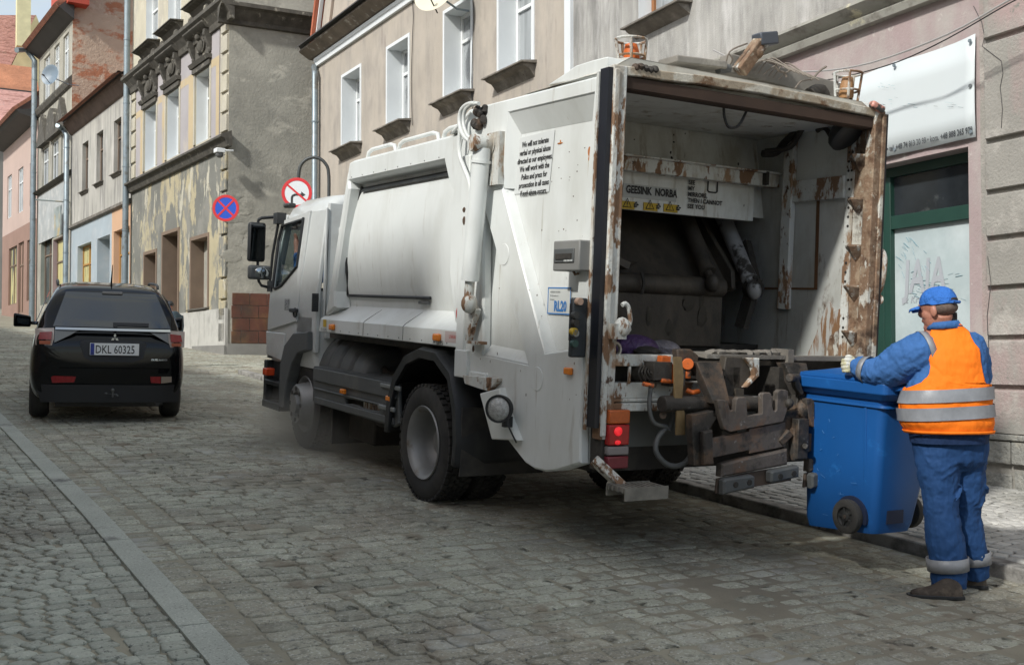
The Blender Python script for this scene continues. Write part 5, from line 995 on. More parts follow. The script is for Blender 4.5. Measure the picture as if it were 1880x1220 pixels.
f+=[(0,1,2,3),(n*4,n*4+1,n*4+2,n*4+3)]
c.add(v,f); top=part("top_rim",c,m_tan,tr,bevel=.006)
c=MB(); c.box(3.70,WX,5.41,5.47,2.86,2.93); c.box(3.70,WX,5.42,5.50,2.855,2.862); part("lower_lip",c,mat("dark_rust",(.045,.026,.017),.85,vary=.3,vscale=3,layers=[((.25,.24,.21),3,.66,.02)]),top,bevel=.004)
c=MB(); q=B_(1340,195,5.5); c.tube([(q[0]-.05,5.5,2.87),(q[0]-.04,5.5,2.80),(q[0],5.5,2.74),(q[0]+.08,5.5,2.76),(q[0]+.14,5.5,2.86)],.009,6,sm=4); part("dangling_cable",c,m_wire,top)
gs=[S_(*p,3.66) for p in ((1008,158),(1035,140),(1062,121),(1090,112),(1122,104),(1131,104),(1133,122),(1104,141))]
for sgn in (0,1):
    c=MB(); c.prism([(max(y,5.47),z) for y,z in gs],0,3.64,3.80); part("roof_gusset",mirx(c) if sgn else c,m_tw,top,bevel=.012)
# beacons with cages, light bar, arm with lamp
def beacon(px,py,h,m_,lean=0.):
    q=B_(px,py,5.55); x,z=q; c=MB(); c.lathe([(.045,0),(.05,.02),(.047,h*.6),(.036,h*.92),(1e-4,h)],(x,5.55,z),(lean,0,1),18); b_=part("beacon",c,m_,top,smooth=50)
    c=MB(); rad=.085
    for k in range(5):
        a=2*math.pi*k/5+.3; c.tube([(x+rad*.9*math.cos(a),5.55+rad*.9*math.sin(a),z-.03),(x+rad*1.15*math.cos(a)+lean*.1,5.55+rad*1.15*math.sin(a),z+h*1.1)],.009,6)
    for hh,rs in ((h*1.1,1.15),(h*.35,.98)): c.tube([(x+rad*rs*math.cos(t_)+lean*hh,5.55+rad*rs*math.sin(t_),z+hh) for t_ in np.linspace(0,2*math.pi,15)],.008,6)
    return b_,c
b_,c=beacon(1160,118,.13,m_org,-.1); part("beacon_cage",c,m_rw,b_,smooth=50)
b_,c=beacon(1553,182,.16,mat("rusty_amber",(.30,.16,.07),.6,vary=.3,vscale=8),.05); part("beacon_cage",c,m_rw,b_,smooth=50)
c=MB(); q=B_(1575,165,5.58); c.lathe([(.03,0),(.03,.02)],(0,0,0),(0,0,1),8) if 0 else None
c.tube([(5.40,5.60,3.06),(5.50,5.60,3.10),(5.54,5.6,3.02),(5.56,5.6,2.98)],.05,8,sm=3); part("black_bag_scrap",c,m_grime,top,smooth=50)
def U5(px,py,y): p=L(px,py,1,y); return (float(p[0]),y,float(p[2]))
c=MB(); a_=U5(1330,118,5.85); b_=U5(1535,172,5.85); c.bar(a_,b_,.12,.13); c.bar(U5(1225,112,5.75),U5(1318,124,5.75),.2,.05); part("light_bar",c,mat("dusty_grey_bar",(.22,.205,.18),.85,vary=.25,vscale=4,layers=[((.34,.32,.28),3,.6,.06)]),top,bevel=.01)
c=MB(); c.cyl(U5(1318,128,5.7),U5(1338,126,5.7),.03,10); part("bar_lamp",c,m_gry,top)
a_=np.array(U5(1357,132,5.75)); b_=np.array(U5(1398,76,5.70)); c=MB(); c.bar(a_,b_,.085,.085,(0,1,.2)); c.ball(a_*.35+b_*.65+np.array((.02,-.02,0)),.035,.05,.05,8,6,jit=.2); arm=part("camera_arm",c,m_rust,top,bevel=.008)
c=MB(); e=(b_-a_)/np.linalg.norm(b_-a_); c.bar(b_-e*.02+np.array((-.03,.0,.02)),b_+np.array((.11,.0,.035)),.10,.085,(0,0,1)); part("rear_camera",c,mat("blue_grey_metal",(.09,.10,.12),.45,metal=.3,vary=.2),arm,bevel=.01)
c=MB()
for k in range(7):
    p0=np.array(U5(1375+k*9,128+k*3,5.72)); c.tube([p0,p0+np.array((.06,-.05,.06+.02*(k%3))),p0+np.array((.12,-.15,.03)),p0+np.array((.16,-.22,-.02))],.005,5,sm=4)
c.tube([U5(1372,80,5.7),U5(1340,95,5.72),U5(1333,125,5.75),U5(1345,110,5.7),U5(1338,98,5.7)],.006,5,sm=4)
c.tube([U5(1424,118,5.6),U5(1430,130,5.6),U5(1441,134,5.6),U5(1444,142,5.6)],.009,5,sm=3); c.tube([U5(1489,147,5.6),U5(1505,130,5.6),U5(1517,122,5.6)],.008,5,sm=3); c.tube([U5(1487,146,5.6),U5(1470,150,5.5),U5(1460,162,5.42)],.006,5,sm=3)
part("loose_wire",c,mat("weathered_wire",(.20,.17,.14),.7,vary=.3),top,smooth=50)
c=MB(); q=U5(1180,126,5.42); 
for k in range(5): c.ball((q[0]-.06+k*.035,5.41,q[2]+random.uniform(-.01,.01)),.025,.03,.025,8,6,jit=.2)
part("rim_lamp",c,m_steel,top,smooth=40)
c=MB(); q=U5(1607,198,5.40); c.bar((q[0]-.06,5.385,q[2]+.02),(q[0]+.06,5.385,q[2]-.015),.05,.05); part("rim_lamp",c,mat("red_white_lamp",(.55,.25,.20),.3,layers=[((.05,.05,.05),9,.52,.03)]),top,bevel=.015)
# inside of the hopper
c=MB(); c.add([(3.72,6.62,2.93),(WX,6.62,2.93),(WX,6.50,2.30),(3.72,6.50,2.30)],[(0,1,2,3)]); bkp=part("upper_panel",c,m_tin,tr)
c=MB(); q0=L(1386,322,1,6.44); q1=L(1382,406,1,6.44); xr_=float(q0[0]); c.box(3.80,xr_,6.44,6.48,float(q1[2])+.0,2.60); tp=part("text_panel",c,m_tin,bkp,bevel=.003)
c=MB(); c.box(3.73,WX,6.34,6.42,2.525,2.635); c.box(3.73,WX,6.30,6.345,2.62,2.635); part("cross_beam",c,m_rw,bkp,bevel=.006)
c=MB(); a_=L(1402,320,1,6.33); c.box(float(a_[0]),float(a_[0])+.03,6.30,6.34,2.53,2.63); part("beam_slot",c,m_grime,bkp)
def Tp(px,py,y=6.435): p=L(px,py,1,y); return (float(p[0]),y,float(p[2]))
c=MB(); a_=Tp(1144,336,6.438); b_=Tp(1241,372,6.438); c.box(a_[0],b_[0],6.434,6.438,b_[2]+.005,a_[2]-.0); part("name_plate",c,mat("aged_white_plate",(.42,.43,.41),.5,vary=.05),tp)
t=MB(); o_=Tp(1149,353,6.43); t.text("GEESINK  NORBA",o_,(1,0,0.0),(0,0,1),.052,wx=.78,bold=.003); part("name_lettering",t,m_ink,tp)
t=MB(); 
for k,ln in enumerate(("SEE","MY","MIRRORS,","THEN I CANNOT","SEE YOU")): 
    o_=Tp(1264-.5*k,338+k*10.9,6.43); t.text(ln,(o_[0],6.43,o_[2]),(1,0,0),(0,0,1),.031,wx=.95,bold=.0015)
part("mirror_warning_lettering",t,m_ink,tp)
t=MB(); a_=Tp(1301,325,6.43); b_=Tp(1317,354,6.43)
t.tube([(a_[0],6.432,a_[2]+.05),(a_[0],6.432,b_[2]+.01),(a_[0]+.012,6.432,b_[2]),(b_[0]-.012,6.432,b_[2]),(b_[0],6.432,b_[2]+.01),(b_[0],6.432,a_[2]+.05)],.005,5); part("outline_mark",t,m_ink,tp)
for px_ in (1152,1194,1231):
    py_=376+(px_-1152)*.075; a_=Tp(px_-12.5,py_-8,6.436); b_=Tp(px_+12.5,py_+9,6.436); c=MB(); c.box(a_[0],b_[0],6.433,6.437,b_[2],a_[2]); ws=part("warning_sticker",c,m_yst,tp)
    c=MB(); x0=a_[0]+.055; z0=b_[2]+.014; c.tube([(x0-.035,6.431,z0),(x0+.035,6.431,z0),(x0,6.431,z0+.062),(x0-.035,6.431,z0)],.0035,4); c.box(x0-.003,x0+.003,6.43,6.432,z0+.016,z0+.042); c.box(x0-.003,x0+.003,6.43,6.432,z0+.006,z0+.011)
    for k in range(5): c.ball((x0+.065+.012*(k%3),6.431,z0+.01+.014*(k//2)),.010,.002,.007,6,4,jit=.4)
    part("pictogram",c,m_ink,ws)
c=MB()
for k in range(24):
    x_=random.uniform(4.4,5.75); z_=random.uniform(2.3,2.9); y_=6.50+.12*(z_-2.3)/.63-.004 if z_>2.63 else 6.437; 
    if z_>2.63 or (x_<xr_-.05 and z_>2.34 and z_<2.5 and x_>5.45): c.ball((x_,y_,z_),random.uniform(.003,.012),.002,random.uniform(.003,.014),7,4,jit=.5)
cdo=part("dirt_spot",c,m_grime,bkp); cdo["kind"]="stuff"
c=MB(); c.add([(3.73,7.1,2.5),(WX-.02,7.1,2.5),(WX-.02,6.52,1.80),(3.73,6.52,1.80)],[(0,1,2,3)]); c.tube([(3.73,6.48,1.745),(5.45,6.48,1.745)],.075,16); c.box(3.73,5.45,6.46,6.50,1.30,1.72)
c.box(3.95,4.45,6.48,6.56,1.86,1.96); 
for x in (4.35,5.52): c.prism([(6.56,1.70),(6.44,1.74),(6.46,1.88),(6.9,2.35),(7.05,2.35)],0,x,x+.04)
pk=part("packer_plate",c,m_pack,tr,smooth=30,bevel=.006)
c=MB(); c.add([(3.9,6.42,1.92),(4.45,6.42,1.84),(4.75,6.60,1.90),(4.2,6.85,2.1)],[(0,1,2,3)]); c.bar((4.0,6.5,2.05),(4.5,6.42,1.86),.18,.05); part("packer_bracket",c,m_pack,pk)
for (p0,p1,m_) in (((1262,405,6.75),(1300,500,6.42),m_pack),((1332,410,6.75),(1376,512,6.40),mat("worn_cylinder_paint",(.33,.33,.33),.5,vary=.3,vscale=3,layers=[((.05,.045,.04),4,.56,.03)]))):
    a_=np.array(Tp(*p0)); b_=np.array(Tp(*p1)); c=MB(); c.tube([a_+(a_-b_)*.5,b_],.062,14); c.tube([b_,b_+(b_-a_)*.18],.03,8); c.ball(b_+(b_-a_)*.2,.05,.06,.07,10,7); part("packer_cylinder",c,m_,pk,smooth=40)
a_=np.array(Tp(1383,530,6.38)); c=MB(); c.lathe([(.03,-.04),(.075,-.04),(.075,.04),(.03,.04)],a_,(0.3,1,0),14); c.bar(a_+np.array((.02,0,.08)),a_+np.array((-.06,.05,-.30)),.05,.11,(0,1,0)); c.bar(a_,a_+np.array((.06,.2,.35)),.06,.12,(0,1,0)); part("pivot_link",c,m_grime,pk,smooth=40)
c=MB(); c.tube([Tp(1178,500,6.38),Tp(1182,520,6.36),Tp(1178,540,6.37)],.012,6,sm=3); part("broken_strap",c,m_grime,pk)
c=MB()
for k in range(16):
    x_=random.uniform(3.95,5.3); z_=random.uniform(1.42,1.66); c.ball((x_,6.46,z_),random.uniform(.02,.07),.012,random.uniform(.02,.10),8,5,jit=.45)
cdo=part("caked_dirt",c,mat("caked_dirt",(.06,.052,.04),.9,vary=.3,bump=.6,bscale=30),pk,smooth=50); cdo["kind"]="stuff"
c=MB(); c.box(3.72,WX,6.5,7.3,.95,1.32); c.box(3.72,WX,7.2,7.3,1.0,2.93); 
pts=[(5.50,1.25),(5.6,1.02),(5.8,.84),(6.1,.76),(6.5,.80),(6.9,1.0)]
c.add([(3.72,y,z) for y,z in pts]+[(WX,y,z) for y,z in pts],[(i,i+1,i+7,i+6) for i in range(5)]); part("hopper_bowl",c,m_grime,tr,smooth=40,solid=.02)
# rear sill, frames and lower parts
c=MB(); c.box(3.70,4.22,5.40,5.50,1.215,1.285); c.box(3.70,3.715,5.40,5.43,1.0,1.22); q=B_(1157,690); c.box(q[0]-.008,q[0]+.008,5.40,5.42,1.11,1.215); sillb=part("rear_sill",c,m_rw,tr,bevel=.006)
c=MB(); c.box(3.68,4.48,5.42,5.54,1.02,1.115); c.box(3.68,4.48,5.41,5.43,1.00,1.02); c.box(3.68,4.48,5.40,5.52,.945,.995); part("lower_cross_beam",c,m_rw,sillb,bevel=.006)
c=MB(); c.box(3.72,5.85,5.60,5.63,.70,1.22); part("inner_back_plate",c,mat("grey_back_plate",(.16,.165,.155),.7,vary=.15,layers=[((.08,.07,.06),2,.6,.08)]),sillb)
c=MB(); c.prism([(5.36,1.27),(5.55,1.285),(5.55,1.305),(5.36,1.295)],0,4.40,5.06); c.box(5.05,5.86,5.40,5.5,1.26,1.29); c.box(5.06,5.11,5.34,5.5,1.20,1.335)
for k in range(10): c.ball((4.5+k*.055,5.42,1.305),.05,.05,.018+.01*random.random(),8,5,jit=.4)
part("scraper_sill",c,mat("dirty_sill",(.17,.155,.135),.85,vary=.25,vscale=5,layers=[((.30,.29,.27),6,.62,.05)],bump=.5),sillb,smooth=30)
c=MB(); P=lambda px,py,y=5.36: (lambda q:(float(q[0]),y,float(q[2])))(L(px,py,1,y))
c.prism([B_(1236,640,5.38),B_(1262,640,5.38),B_(1276,652,5.38),B_(1270,690,5.38),B_(1240,680,5.38)],1,5.34,5.40); part("valve_guard",c,m_steel,sillb,bevel=.01)
c=MB(); c.cyl(P(1262,668),P(1263,668,5.30),.036,14); c.cyl(P(1262,680,5.33),P(1262,694,5.33),.022,10); c.box(P(1210,653)[0],P(1226,665)[0],5.33,5.38,P(1210,665)[2],P(1210,653)[2]); c.box(P(1226,668)[0],P(1233,702)[0],5.30,5.38,P(1226,702)[2],P(1226,668)[2]); c.tube([P(1214,698,5.3),P(1232,700,5.3)],.014,8); c.tube([P(1260,716,5.3),P(1272,720,5.28),P(1283,718,5.3)],.016,8); c.tube([P(1180,704,5.32),P(1200,708,5.3)],.014,8)
part("orange_valve",c,m_org,sillb,smooth=40,bevel=.004)
c=MB(); c.box(P(1190,662)[0],P(1222,692)[0],5.30,5.40,P(1190,696)[2],P(1190,663)[2]); c.box(P(1222,690)[0],P(1250,706)[0],5.32,5.40,P(1222,708)[2],P(1222,668)[2]); c.cyl(P(1217,761,5.33),P(1217,762,5.29),.022,12)
for k in range(6): c.tube([P(1180+k*4,668+3*k),P(1172+k*6,684,5.32),P(1178+k*8,700,5.33)],.006,5,sm=3)
part("valve_block",c,m_steel,sillb,bevel=.006)
c=MB(); ps=[P(1245,655,5.25),P(1247,690,5.24),P(1246,730,5.25),P(1250,760,5.25),P(1250,798,5.26)]; rg=[]
for k,p_ in enumerate(ps): w_=(.028,.034,.028,.030,.033)[k]; rg.append([(p_[0]-w_,p_[1],p_[2]),(p_[0]+w_,p_[1],p_[2]),(p_[0]+w_,p_[1]+.014,p_[2]),(p_[0]-w_,p_[1]+.014,p_[2])])
c.loft(rg); part("webbing_strap",c,mat("ochre_webbing",(.22,.15,.07),.8,vary=.3,vscale=9,layers=[((.16,.05,.035),(3,3,2.4),.62,.04)]),sillb,smooth=50)
c=MB(); c.tube([P(1195,710,5.36),P(1192,745,5.34),P(1200,775,5.33),P(1224,783,5.33)],.014,8,sm=4); c.tube([P(1224,783,5.34),P(1207,805,5.32),P(1205,830,5.30),P(1225,852,5.29),P(1250,853,5.29),P(1268,835,5.3),P(1274,800,5.3),P(1275,740,5.33)],.017,8,sm=5); c.tube([P(1240,757,5.36),P(1228,790,5.35)],.018,8); part("hydraulic_hose",c,m_gry,sillb,smooth=60)
# tail lamps and steps
for sgn in (0,1):
    q=B_(1115,752,5.38); q2=B_(1149,858,5.38); c=MB(); c.box(q[0]-.02,q2[0]-.0,5.40,5.52,q2[1]-.02,q[1]+.01); c.box(3.66,3.70,5.41,5.5,.60,1.0); th=part("tail_lamp",mirx(c) if sgn else c,m_grime,tr,bevel=.008)
    H=q[1]-q2[1]; zz=q[1]
    for f0,f1,nm,m_ in ((0,.235,"amber_lens",mat("dull_amber_lens",(.45,.10,.02),.3,vary=.15,vscale=40)),(.25,.60,"brake_lens",m_red),(.62,.77,"reverse_lens",mat("grey_lens",(.22,.20,.20),.3)),(.79,1.,"red_lens",mat("dark_red_lens",(.16,.02,.03),.3,vary=.15,vscale=40))):
        c=MB(); c.box(q[0],q2[0],5.355,5.40,zz-H*f1,zz-H*f0); part(nm,mirx(c) if sgn else c,m_,th,bevel=.008)
    c=MB(); c.ball(((q[0]+q2[0])/2-.01,5.352,zz-H*.36),.030,.006,.028,12,7); c.ball(((q[0]+q2[0])/2-.01,5.352,zz-H*.55),.022,.005,.014,10,6); part("lit_bulb",mirx(c) if sgn else c,mat("lit_red",(1.,.03,.04),.3,emis=.25,vary=.4,vscale=25),th,smooth=60)
    X=lambda p: (p if not sgn else (2*TX-p[0],p[1],p[2]))
    c=MB(); c.bar(P(1090,843,5.42),P(1143,893,5.30),.05,.075,(0,1,0)); c.ball(P(1122,890,5.36),.03,.03,.03,8,6,jit=.2); sp_=part("step_arm",mirx(c) if sgn else c,m_rw,tr,bevel=.006)
    z_=P(1170,899,5.2)[2]; x0=P(1133,895,5.2)[0]; x1=x0+.31; c=MB()
    for k in range(8): c.box(x0+.01+k*.038,x0+.028+k*.038,5.13,5.29,z_,z_+.028)
    for y_ in (5.14,5.19,5.24,5.28): c.box(x0,x1,y_,y_+.014,z_-.002,z_+.024)
    c.box(x0,x1,5.12,5.13,z_-.045,z_+.03); c.box(x0,x1,5.30,5.312,z_-.04,z_+.03); part("step_tread",mirx(c) if sgn else c,mat("worn_step",(.20,.19,.165),.7,metal=.2,vary=.3,vscale=8),sp_)
# ---- bin lifter, two comb units
Yc=5.12
K=lambda px,py: B_(px,py,Yc)
Z=lambda x,y:(1060+x/3.588,600+y/3.588)
comb=[Z(*p) for p in ((915,482),(945,476),(982,484),(992,520),(1003,552),(1020,545),(1034,552),(1040,478),(1052,464),(1095,460),(1107,470),(1112,540),(1116,582),(1160,578),(1211,570),(1211,445),(1225,432),(1262,430),(1272,440),(1275,500),(1284,548),(1296,554),(1306,545),(1310,428),(1330,412),(1365,412),(1382,422),(1386,488),(1372,560),(1350,622),(1180,655),(1000,690),(962,672),(938,600))]
def comb_unit(dx,lab):
    sh=lambda pts:[(a+dx,b) for a,b in pts]
    c=MB(); c.plate([sh([K(*p) for p in comb])],1,Yc-.01,Yc+.03,.004); m_comb=mat("worn_comb_steel",(.125,.105,.09),.6,metal=.25,vary=.25,vscale=5,layers=[((.17,.105,.07),4.5,.56,.05),((.05,.045,.04),6,.58,.06),((.26,.25,.235),16,.66,.03)],bump=.4); lf=part("comb_plate",c,m_comb,tr,label=lab)
    def pl(nm,pts,y0,y1,m_,bv=.004): c=MB(); c.plate([sh([K(*Z(*p)) for p in pts])],1,y0,y1,bv); return part(nm,c,m_,lf)
    pl("lifter_plate",[(885,740),(1140,690),(1145,670),(1380,628),(1382,788),(1145,835),(1140,812),(888,865)],Yc+.01,Yc+.05,m_comb)
    pl("lifter_frame",[(775,585),(920,555),(925,590),(945,600),(880,690),(885,915),(790,915)],Yc+.03,Yc+.09,m_steel)
    pl("lifter_frame",[(820,690),(880,675),(888,905),(826,905)],Yc-.02,Yc+.03,m_steel,.008)
    pl("lower_bar",[(950,902),(1120,858),(1300,820),(1380,800),(1382,905),(1180,945),(945,988)],Yc-.01,Yc+.06,m_comb,.012)
    pl("base_plate",[(930,1000),(1140,960),(1425,915),(1418,1012),(920,1098)],Yc+.01,Yc+.03,mat("brown_base",(.085,.06,.045),.7,vary=.2))
    for q_ in ([(930,1008),(945,992),(1120,968),(1138,978),(1136,1050),(930,1095)],[(1240,952),(1255,938),(1415,905),(1430,915),(1428,980),(1250,1020),(1240,1010)]): pl("rubber_buffer",q_,Yc-.05,Yc+.01,m_gry,.012)
    c=MB()
    for p_ in ((1006,1028),(1096,1014),(1300,975),(1388,955)): a,b=K(*Z(*p_)); c.cyl((a+dx,Yc-.056,b),(a+dx,Yc-.05,b),.018,10)
    part("buffer_bolt",c,m_grime,lf)
    c=MB(); a,b=K(*Z(985,380)); a,b=K(1332,668); a3,b3=K(1337,742); c.loft([[(a+dx-.09,Yc+.16,b),(a+dx+.10,Yc+.16,b),(a+dx+.10,Yc+.24,b),(a+dx-.09,Yc+.24,b)],[(a3+dx-.07,Yc+.05,b3),(a3+dx+.06,Yc+.05,b3),(a3+dx+.06,Yc+.12,b3),(a3+dx-.07,Yc+.12,b3)]]); a,b=K(*Z(985,380)); a2,b2=K(*Z(1240,420)); 
    c.tube([(a+dx-.03,Yc-.02,b-.1),(a+dx-.02,Yc-.022,b-.2)],.004,4); part("lift_arm",c,m_steel,lf,bevel=.01)
    return lf
comb_unit(0,"empty comb hanging in the middle of the lifter")
comb_unit(.72,"comb hooked under the rim of the blue bin")
c=MB(); c.plate([[K(*Z(*p)) for p in ((1110,205),(1215,210),(1280,270),(1305,215),(1305,330),(1215,420),(1150,415),(1090,330))]],1,5.30,5.36,.006); c.box(*[K(*Z(1160,500))[0],K(*Z(1215,420))[0]],5.28,5.34,K(*Z(1160,500))[1],K(*Z(1160,420))[1]); part("bent_cover",c,m_pack,tr)
c=MB(); c.plate([[K(*Z(*p)) for p in ((1212,212),(1306,214),(1304,335),(1225,415),(1205,410),(1270,330),(1262,280))]],1,5.26,5.30,.006); part("torn_flap",c,m_rw,tr)
c=MB(); q=lambda x,y,yy: P(*Z(x,y),yy); c.tube([q(1395,335,5.14),q(1450,335,5.2)],.028,10); c.prism([K(*Z(*p)) for p in ((1452,310),(1475,320),(1520,440),(1500,455),(1462,400))],1,5.15,5.19); c.bar(q(1370,615,5.2),q(1480,530,5.2),.06,.06,(0,1,0)); c.bar(q(1460,450,5.22),q(1440,620,5.22),.08,.06,(0,1,0)); c.ball(q(1490,550,5.16),.06,.05,.07,10,7); c.ball(q(1395,500,5.1),.03,.03,.03,8,6); c.bar(q(1330,760,5.14),q(1400,690,5.12),.05,.04,(0,1,0)); c.box(q(1440,700,5.1)[0],q(1510,700,5.1)[0],5.08,5.2,q(0,940,5.1)[2],q(0,640,5.1)[2]); c.cyl(q(1500,785,5.08),q(1500,785,5.06),.02,10)
c.cyl((4.0,5.28,1.0),(5.8,5.30,.98),.05,12); part("lifter_linkage",c,m_steel,tr,bevel=.006)
c=MB(); c.box(4.5,4.62,5.3,5.5,.75,1.22); c.box(4.95,5.05,5.3,5.5,.75,1.22); c.box(3.75,5.8,5.62,6.2,.55,.72); part("rear_frame",c,m_grime,tr)
c=MB(); c.tube([W_(1612,460,5.96)]*1+[W_(1620,462,5.965),W_(1624,480,5.965),W_(1619,520,5.965),W_(1608,545,5.965)],.02,8,sm=3); c.ball(W_(1612,550,5.96),.02,.05,.04,8,6); part("side_latch",c,m_rw,tr,smooth=50)
# ---- refuse in the hopper
for (px_,py_,yy,rx,ry,rz,col,lab) in ((1165,642,5.75,.16,.16,.10,mat("purple_bag",(.06,.03,.10),.35,vary=.3,vscale=6,bump=1.,bscale=14,bdist=.03),"purple plastic rubbish bag in the hopper behind the left end of the sill"),(1215,643,5.72,.13,.12,.07,mat("grey_bag",(.16,.15,.17),.3,vary=.3,vscale=9,bump=1.,bscale=16,bdist=.03),"crumpled grey plastic rubbish bag beside the purple one in the hopper"),(1187,646,5.60,.09,.08,.04,m_grime,"black scrap of rubbish between the purple and grey bags")):
    p_=L(px_,py_,1,yy); o=MB(); o.ball(p_,rx,ry,rz,22,14,jit=.16); ob=part("rubbish_bag",o,col,None,smooth=70,frame=ROAD,loc=tuple(p_),subsurf=1); tag(ob,lab,"rubbish bag","rubbish bags in the hopper")
# ================================================================== BLUE BIN hooked on the right comb
m_bin=mat("blue_bin_plastic",(.009,.088,.30),.42,vary=.08,vscale=2.,layers=[((.02,.15,.45),5,.66,.05),((.03,.09,.22),(9,9,2),.70,.03)],spec=.45,bump=.05,bscale=90)
bn_=thing("wheelie_bin","big blue wheelie bin lifted off the ground behind the truck beside the worker","bin",(5.36,4.85,.19),ROAD)
def rrect(x0,x1,y0,y1,z,c,n=3): return rr(y0,y1,x0,x1,z,c,n)
def tilt_b(r_,a,b): return [(x,y,z+(b-a)*(5.13-y)/.5) for x,y,z in r_]
c=MB(); c.loft([tilt_b(rrect(5.115,5.44,4.62,5.175,.225,.05),0,.045),tilt_b(rrect(5.105,5.46,4.61,5.19,.29,.05),0,.03),rrect(5.085,5.58,4.575,5.205,.85,.05),rrect(5.07,5.62,4.55,5.215,1.10,.05)],cap=True)
bb=part("body",c,m_bin,bn_,smooth=35)
c=MB(); c.loft([rrect(5.06,5.63,4.535,5.225,1.03,.05),rrect(5.062,5.628,4.537,5.223,1.045,.05)]); part("collar_ridge",c,m_bin,bn_,smooth=35)
c=MB()
for y_ in (4.68,): c.loft([[(5.098,y_,.52),(5.098,y_+.02,.52),(5.12,y_+.02,.52),(5.12,y_,.52)],[(5.068,y_,1.03),(5.068,y_+.02,1.03),(5.12,y_+.02,1.03),(5.12,y_,1.03)]])
part("moulded_rib",c,m_bin,bn_,bevel=.003)
c=MB(); c.loft([rrect(5.055,5.64,4.53,5.23,1.075,.04),rrect(5.02,5.67,4.50,5.30,1.115,.03),rrect(5.02,5.67,4.50,5.30,1.175,.03),rrect(5.04,5.65,4.52,5.285,1.18,.03)]); part("rim",c,m_bin,bn_,smooth=35,bevel=.004)
c=MB(); c.loft([rrect(5.045,5.645,4.50,5.24,1.18,.05),rrect(5.05,5.64,4.50,5.22,1.205,.05),rrect(5.09,5.60,4.52,5.09,1.225,.06),rrect(5.16,5.53,4.55,5.0,1.245,.06)]); c.loft([rrect(5.08,5.20,5.12,5.28,1.18,.03),rrect(5.09,5.19,5.12,5.27,1.20,.03)]); part("lid",c,m_bin,bn_,smooth=30,bevel=.004)
c=MB(); c.tube([(5.10,4.50,1.15),(5.10,4.43,1.16),(5.62,4.43,1.16),(5.62,4.50,1.15)],.016,8); 
for x in (5.14,5.30,5.42,5.58): c.box(x,x+.02,4.44,4.53,1.12,1.19)
part("handle",c,m_bin,bn_,smooth=40)
# wheel arches and rear recess, the shade in them painted as dark blue blocks
c=MB(); c.plate([[(4.78+.125*math.cos(t_),.352+.125*math.sin(t_)) for t_ in np.linspace(-.3,3.4,16)]],0,5.085,5.125,.0); part("wheel_arch",c,mat("recess_black",(.012,.02,.05),.6),bn_)
c=MB(); c.box(5.20,5.34,4.60,4.66,.33,.41); part("base_recess_shade",c,mat("recess_black",(.012,.02,.05),.6),bn_)
c=MB(); c.cyl((5.03,4.78,.352),(5.62,4.78,.352),.012,8); part("axle",c,m_steel,bn_)
for xx,sg in ((5.06,-1),(5.60,1)):
    c=MB(); c.lathe([(.06,-.024),(.085,-.027),(.102,-.02),(.105,-.008),(.105,.008),(.102,.02),(.085,.027),(.06,.024)],(xx,4.78,.352),(1,0,0),30); wb=part("wheel",c,m_dusty,bn_,smooth=35)
    c=MB(); c.lathe([(.062,sg*.018),(.055,sg*.006),(.03,sg*.008),(.024,sg*.022),(1e-4,sg*.024)],(xx,4.78,.352),(1,0,0),24)
    for k in range(5): a=2*math.pi*k/5; c.bar((xx+sg*.012,4.78+.02*math.cos(a),.352+.02*math.sin(a)),(xx+sg*.012,4.78+.058*math.cos(a),.352+.058*math.sin(a)),.012,.01,(1,0,0))
    part("hub",c,m_blk,wb,smooth=40)
c=MB(); 
for k in range(7): y_=random.uniform(4.75,5.1); z_=random.uniform(.45,.95); c.bar((5.083+.02*(.6-z_)*.5-.002,y_,z_),(5.083-.002+.02*(.6-z_)*.5,y_+random.uniform(-.02,.02),z_+random.uniform(.006,.02)),.002,.0015,(1,0,0))
for k in range(8): y_=random.uniform(4.7,5.1); z_=random.uniform(.28,.9); c.bar((5.079+.02*(.6-z_)*.5,y_,z_),(5.079+.02*(.6-z_)*.5,y_+random.uniform(-.05,.05),z_+random.uniform(-.03,.03)),.0015,.001,(1,0,0))
part("scuff",c,mat("pale_scuff",(.08,.22,.46),.6),bn_)
# ================================================================== WORKER
gp=r2w(G(1745,1090)); kM=float(np.linalg.norm((gp-CAM)@_f))/FPX
_ff=np.array([math.sin(YAW),math.cos(YAW),0]); MAN=np.eye(4); MAN[:3,0]=_r; MAN[:3,1]=_ff; MAN[:3,2]=[0,0,1]; MAN[:3,3]=gp; 
iM=np.linalg.inv(MAN)
def mp(px,py,b=0.):                # point of the photo at depth b behind the worker's ground point
    d=ray(px,py); base=CAM; dep=(gp-CAM)@_ff+b; t=dep/(d@_ff); P=CAM+d*t; return (iM@np.append(P,1))[:3]
def wp(p): return (iM@np.append(r2w(p),1))[:3]
m_skin=mat("ruddy_skin",(.42,.185,.125),.5,vary=.12,vscale=14,layers=[((.30,.12,.09),30,.62,.08)],bump=.2,bscale=120,bdist=.003)
def cloth(name,col,bs=(9,9,6),rough=.8,vary=.08): return mat(name,col,rough,vary=vary,vscale=6,bump=.9,bscale=bs,bdist=.03,bdet=3,spec=.25)
m_jack=cloth("blue_workwear",(.045,.135,.35)); m_trou=cloth("blue_trousers",(.017,.058,.165),(9,9,3.5)); m_vest=cloth("orange_vest",(.95,.205,.012),(7,7,3),.75,.03); m_refl=mat("reflective_band",(.23,.24,.26),.45,vary=.12,vscale=12,spec=.5,bump=.3,bscale=(14,14,4),bdist=.02)
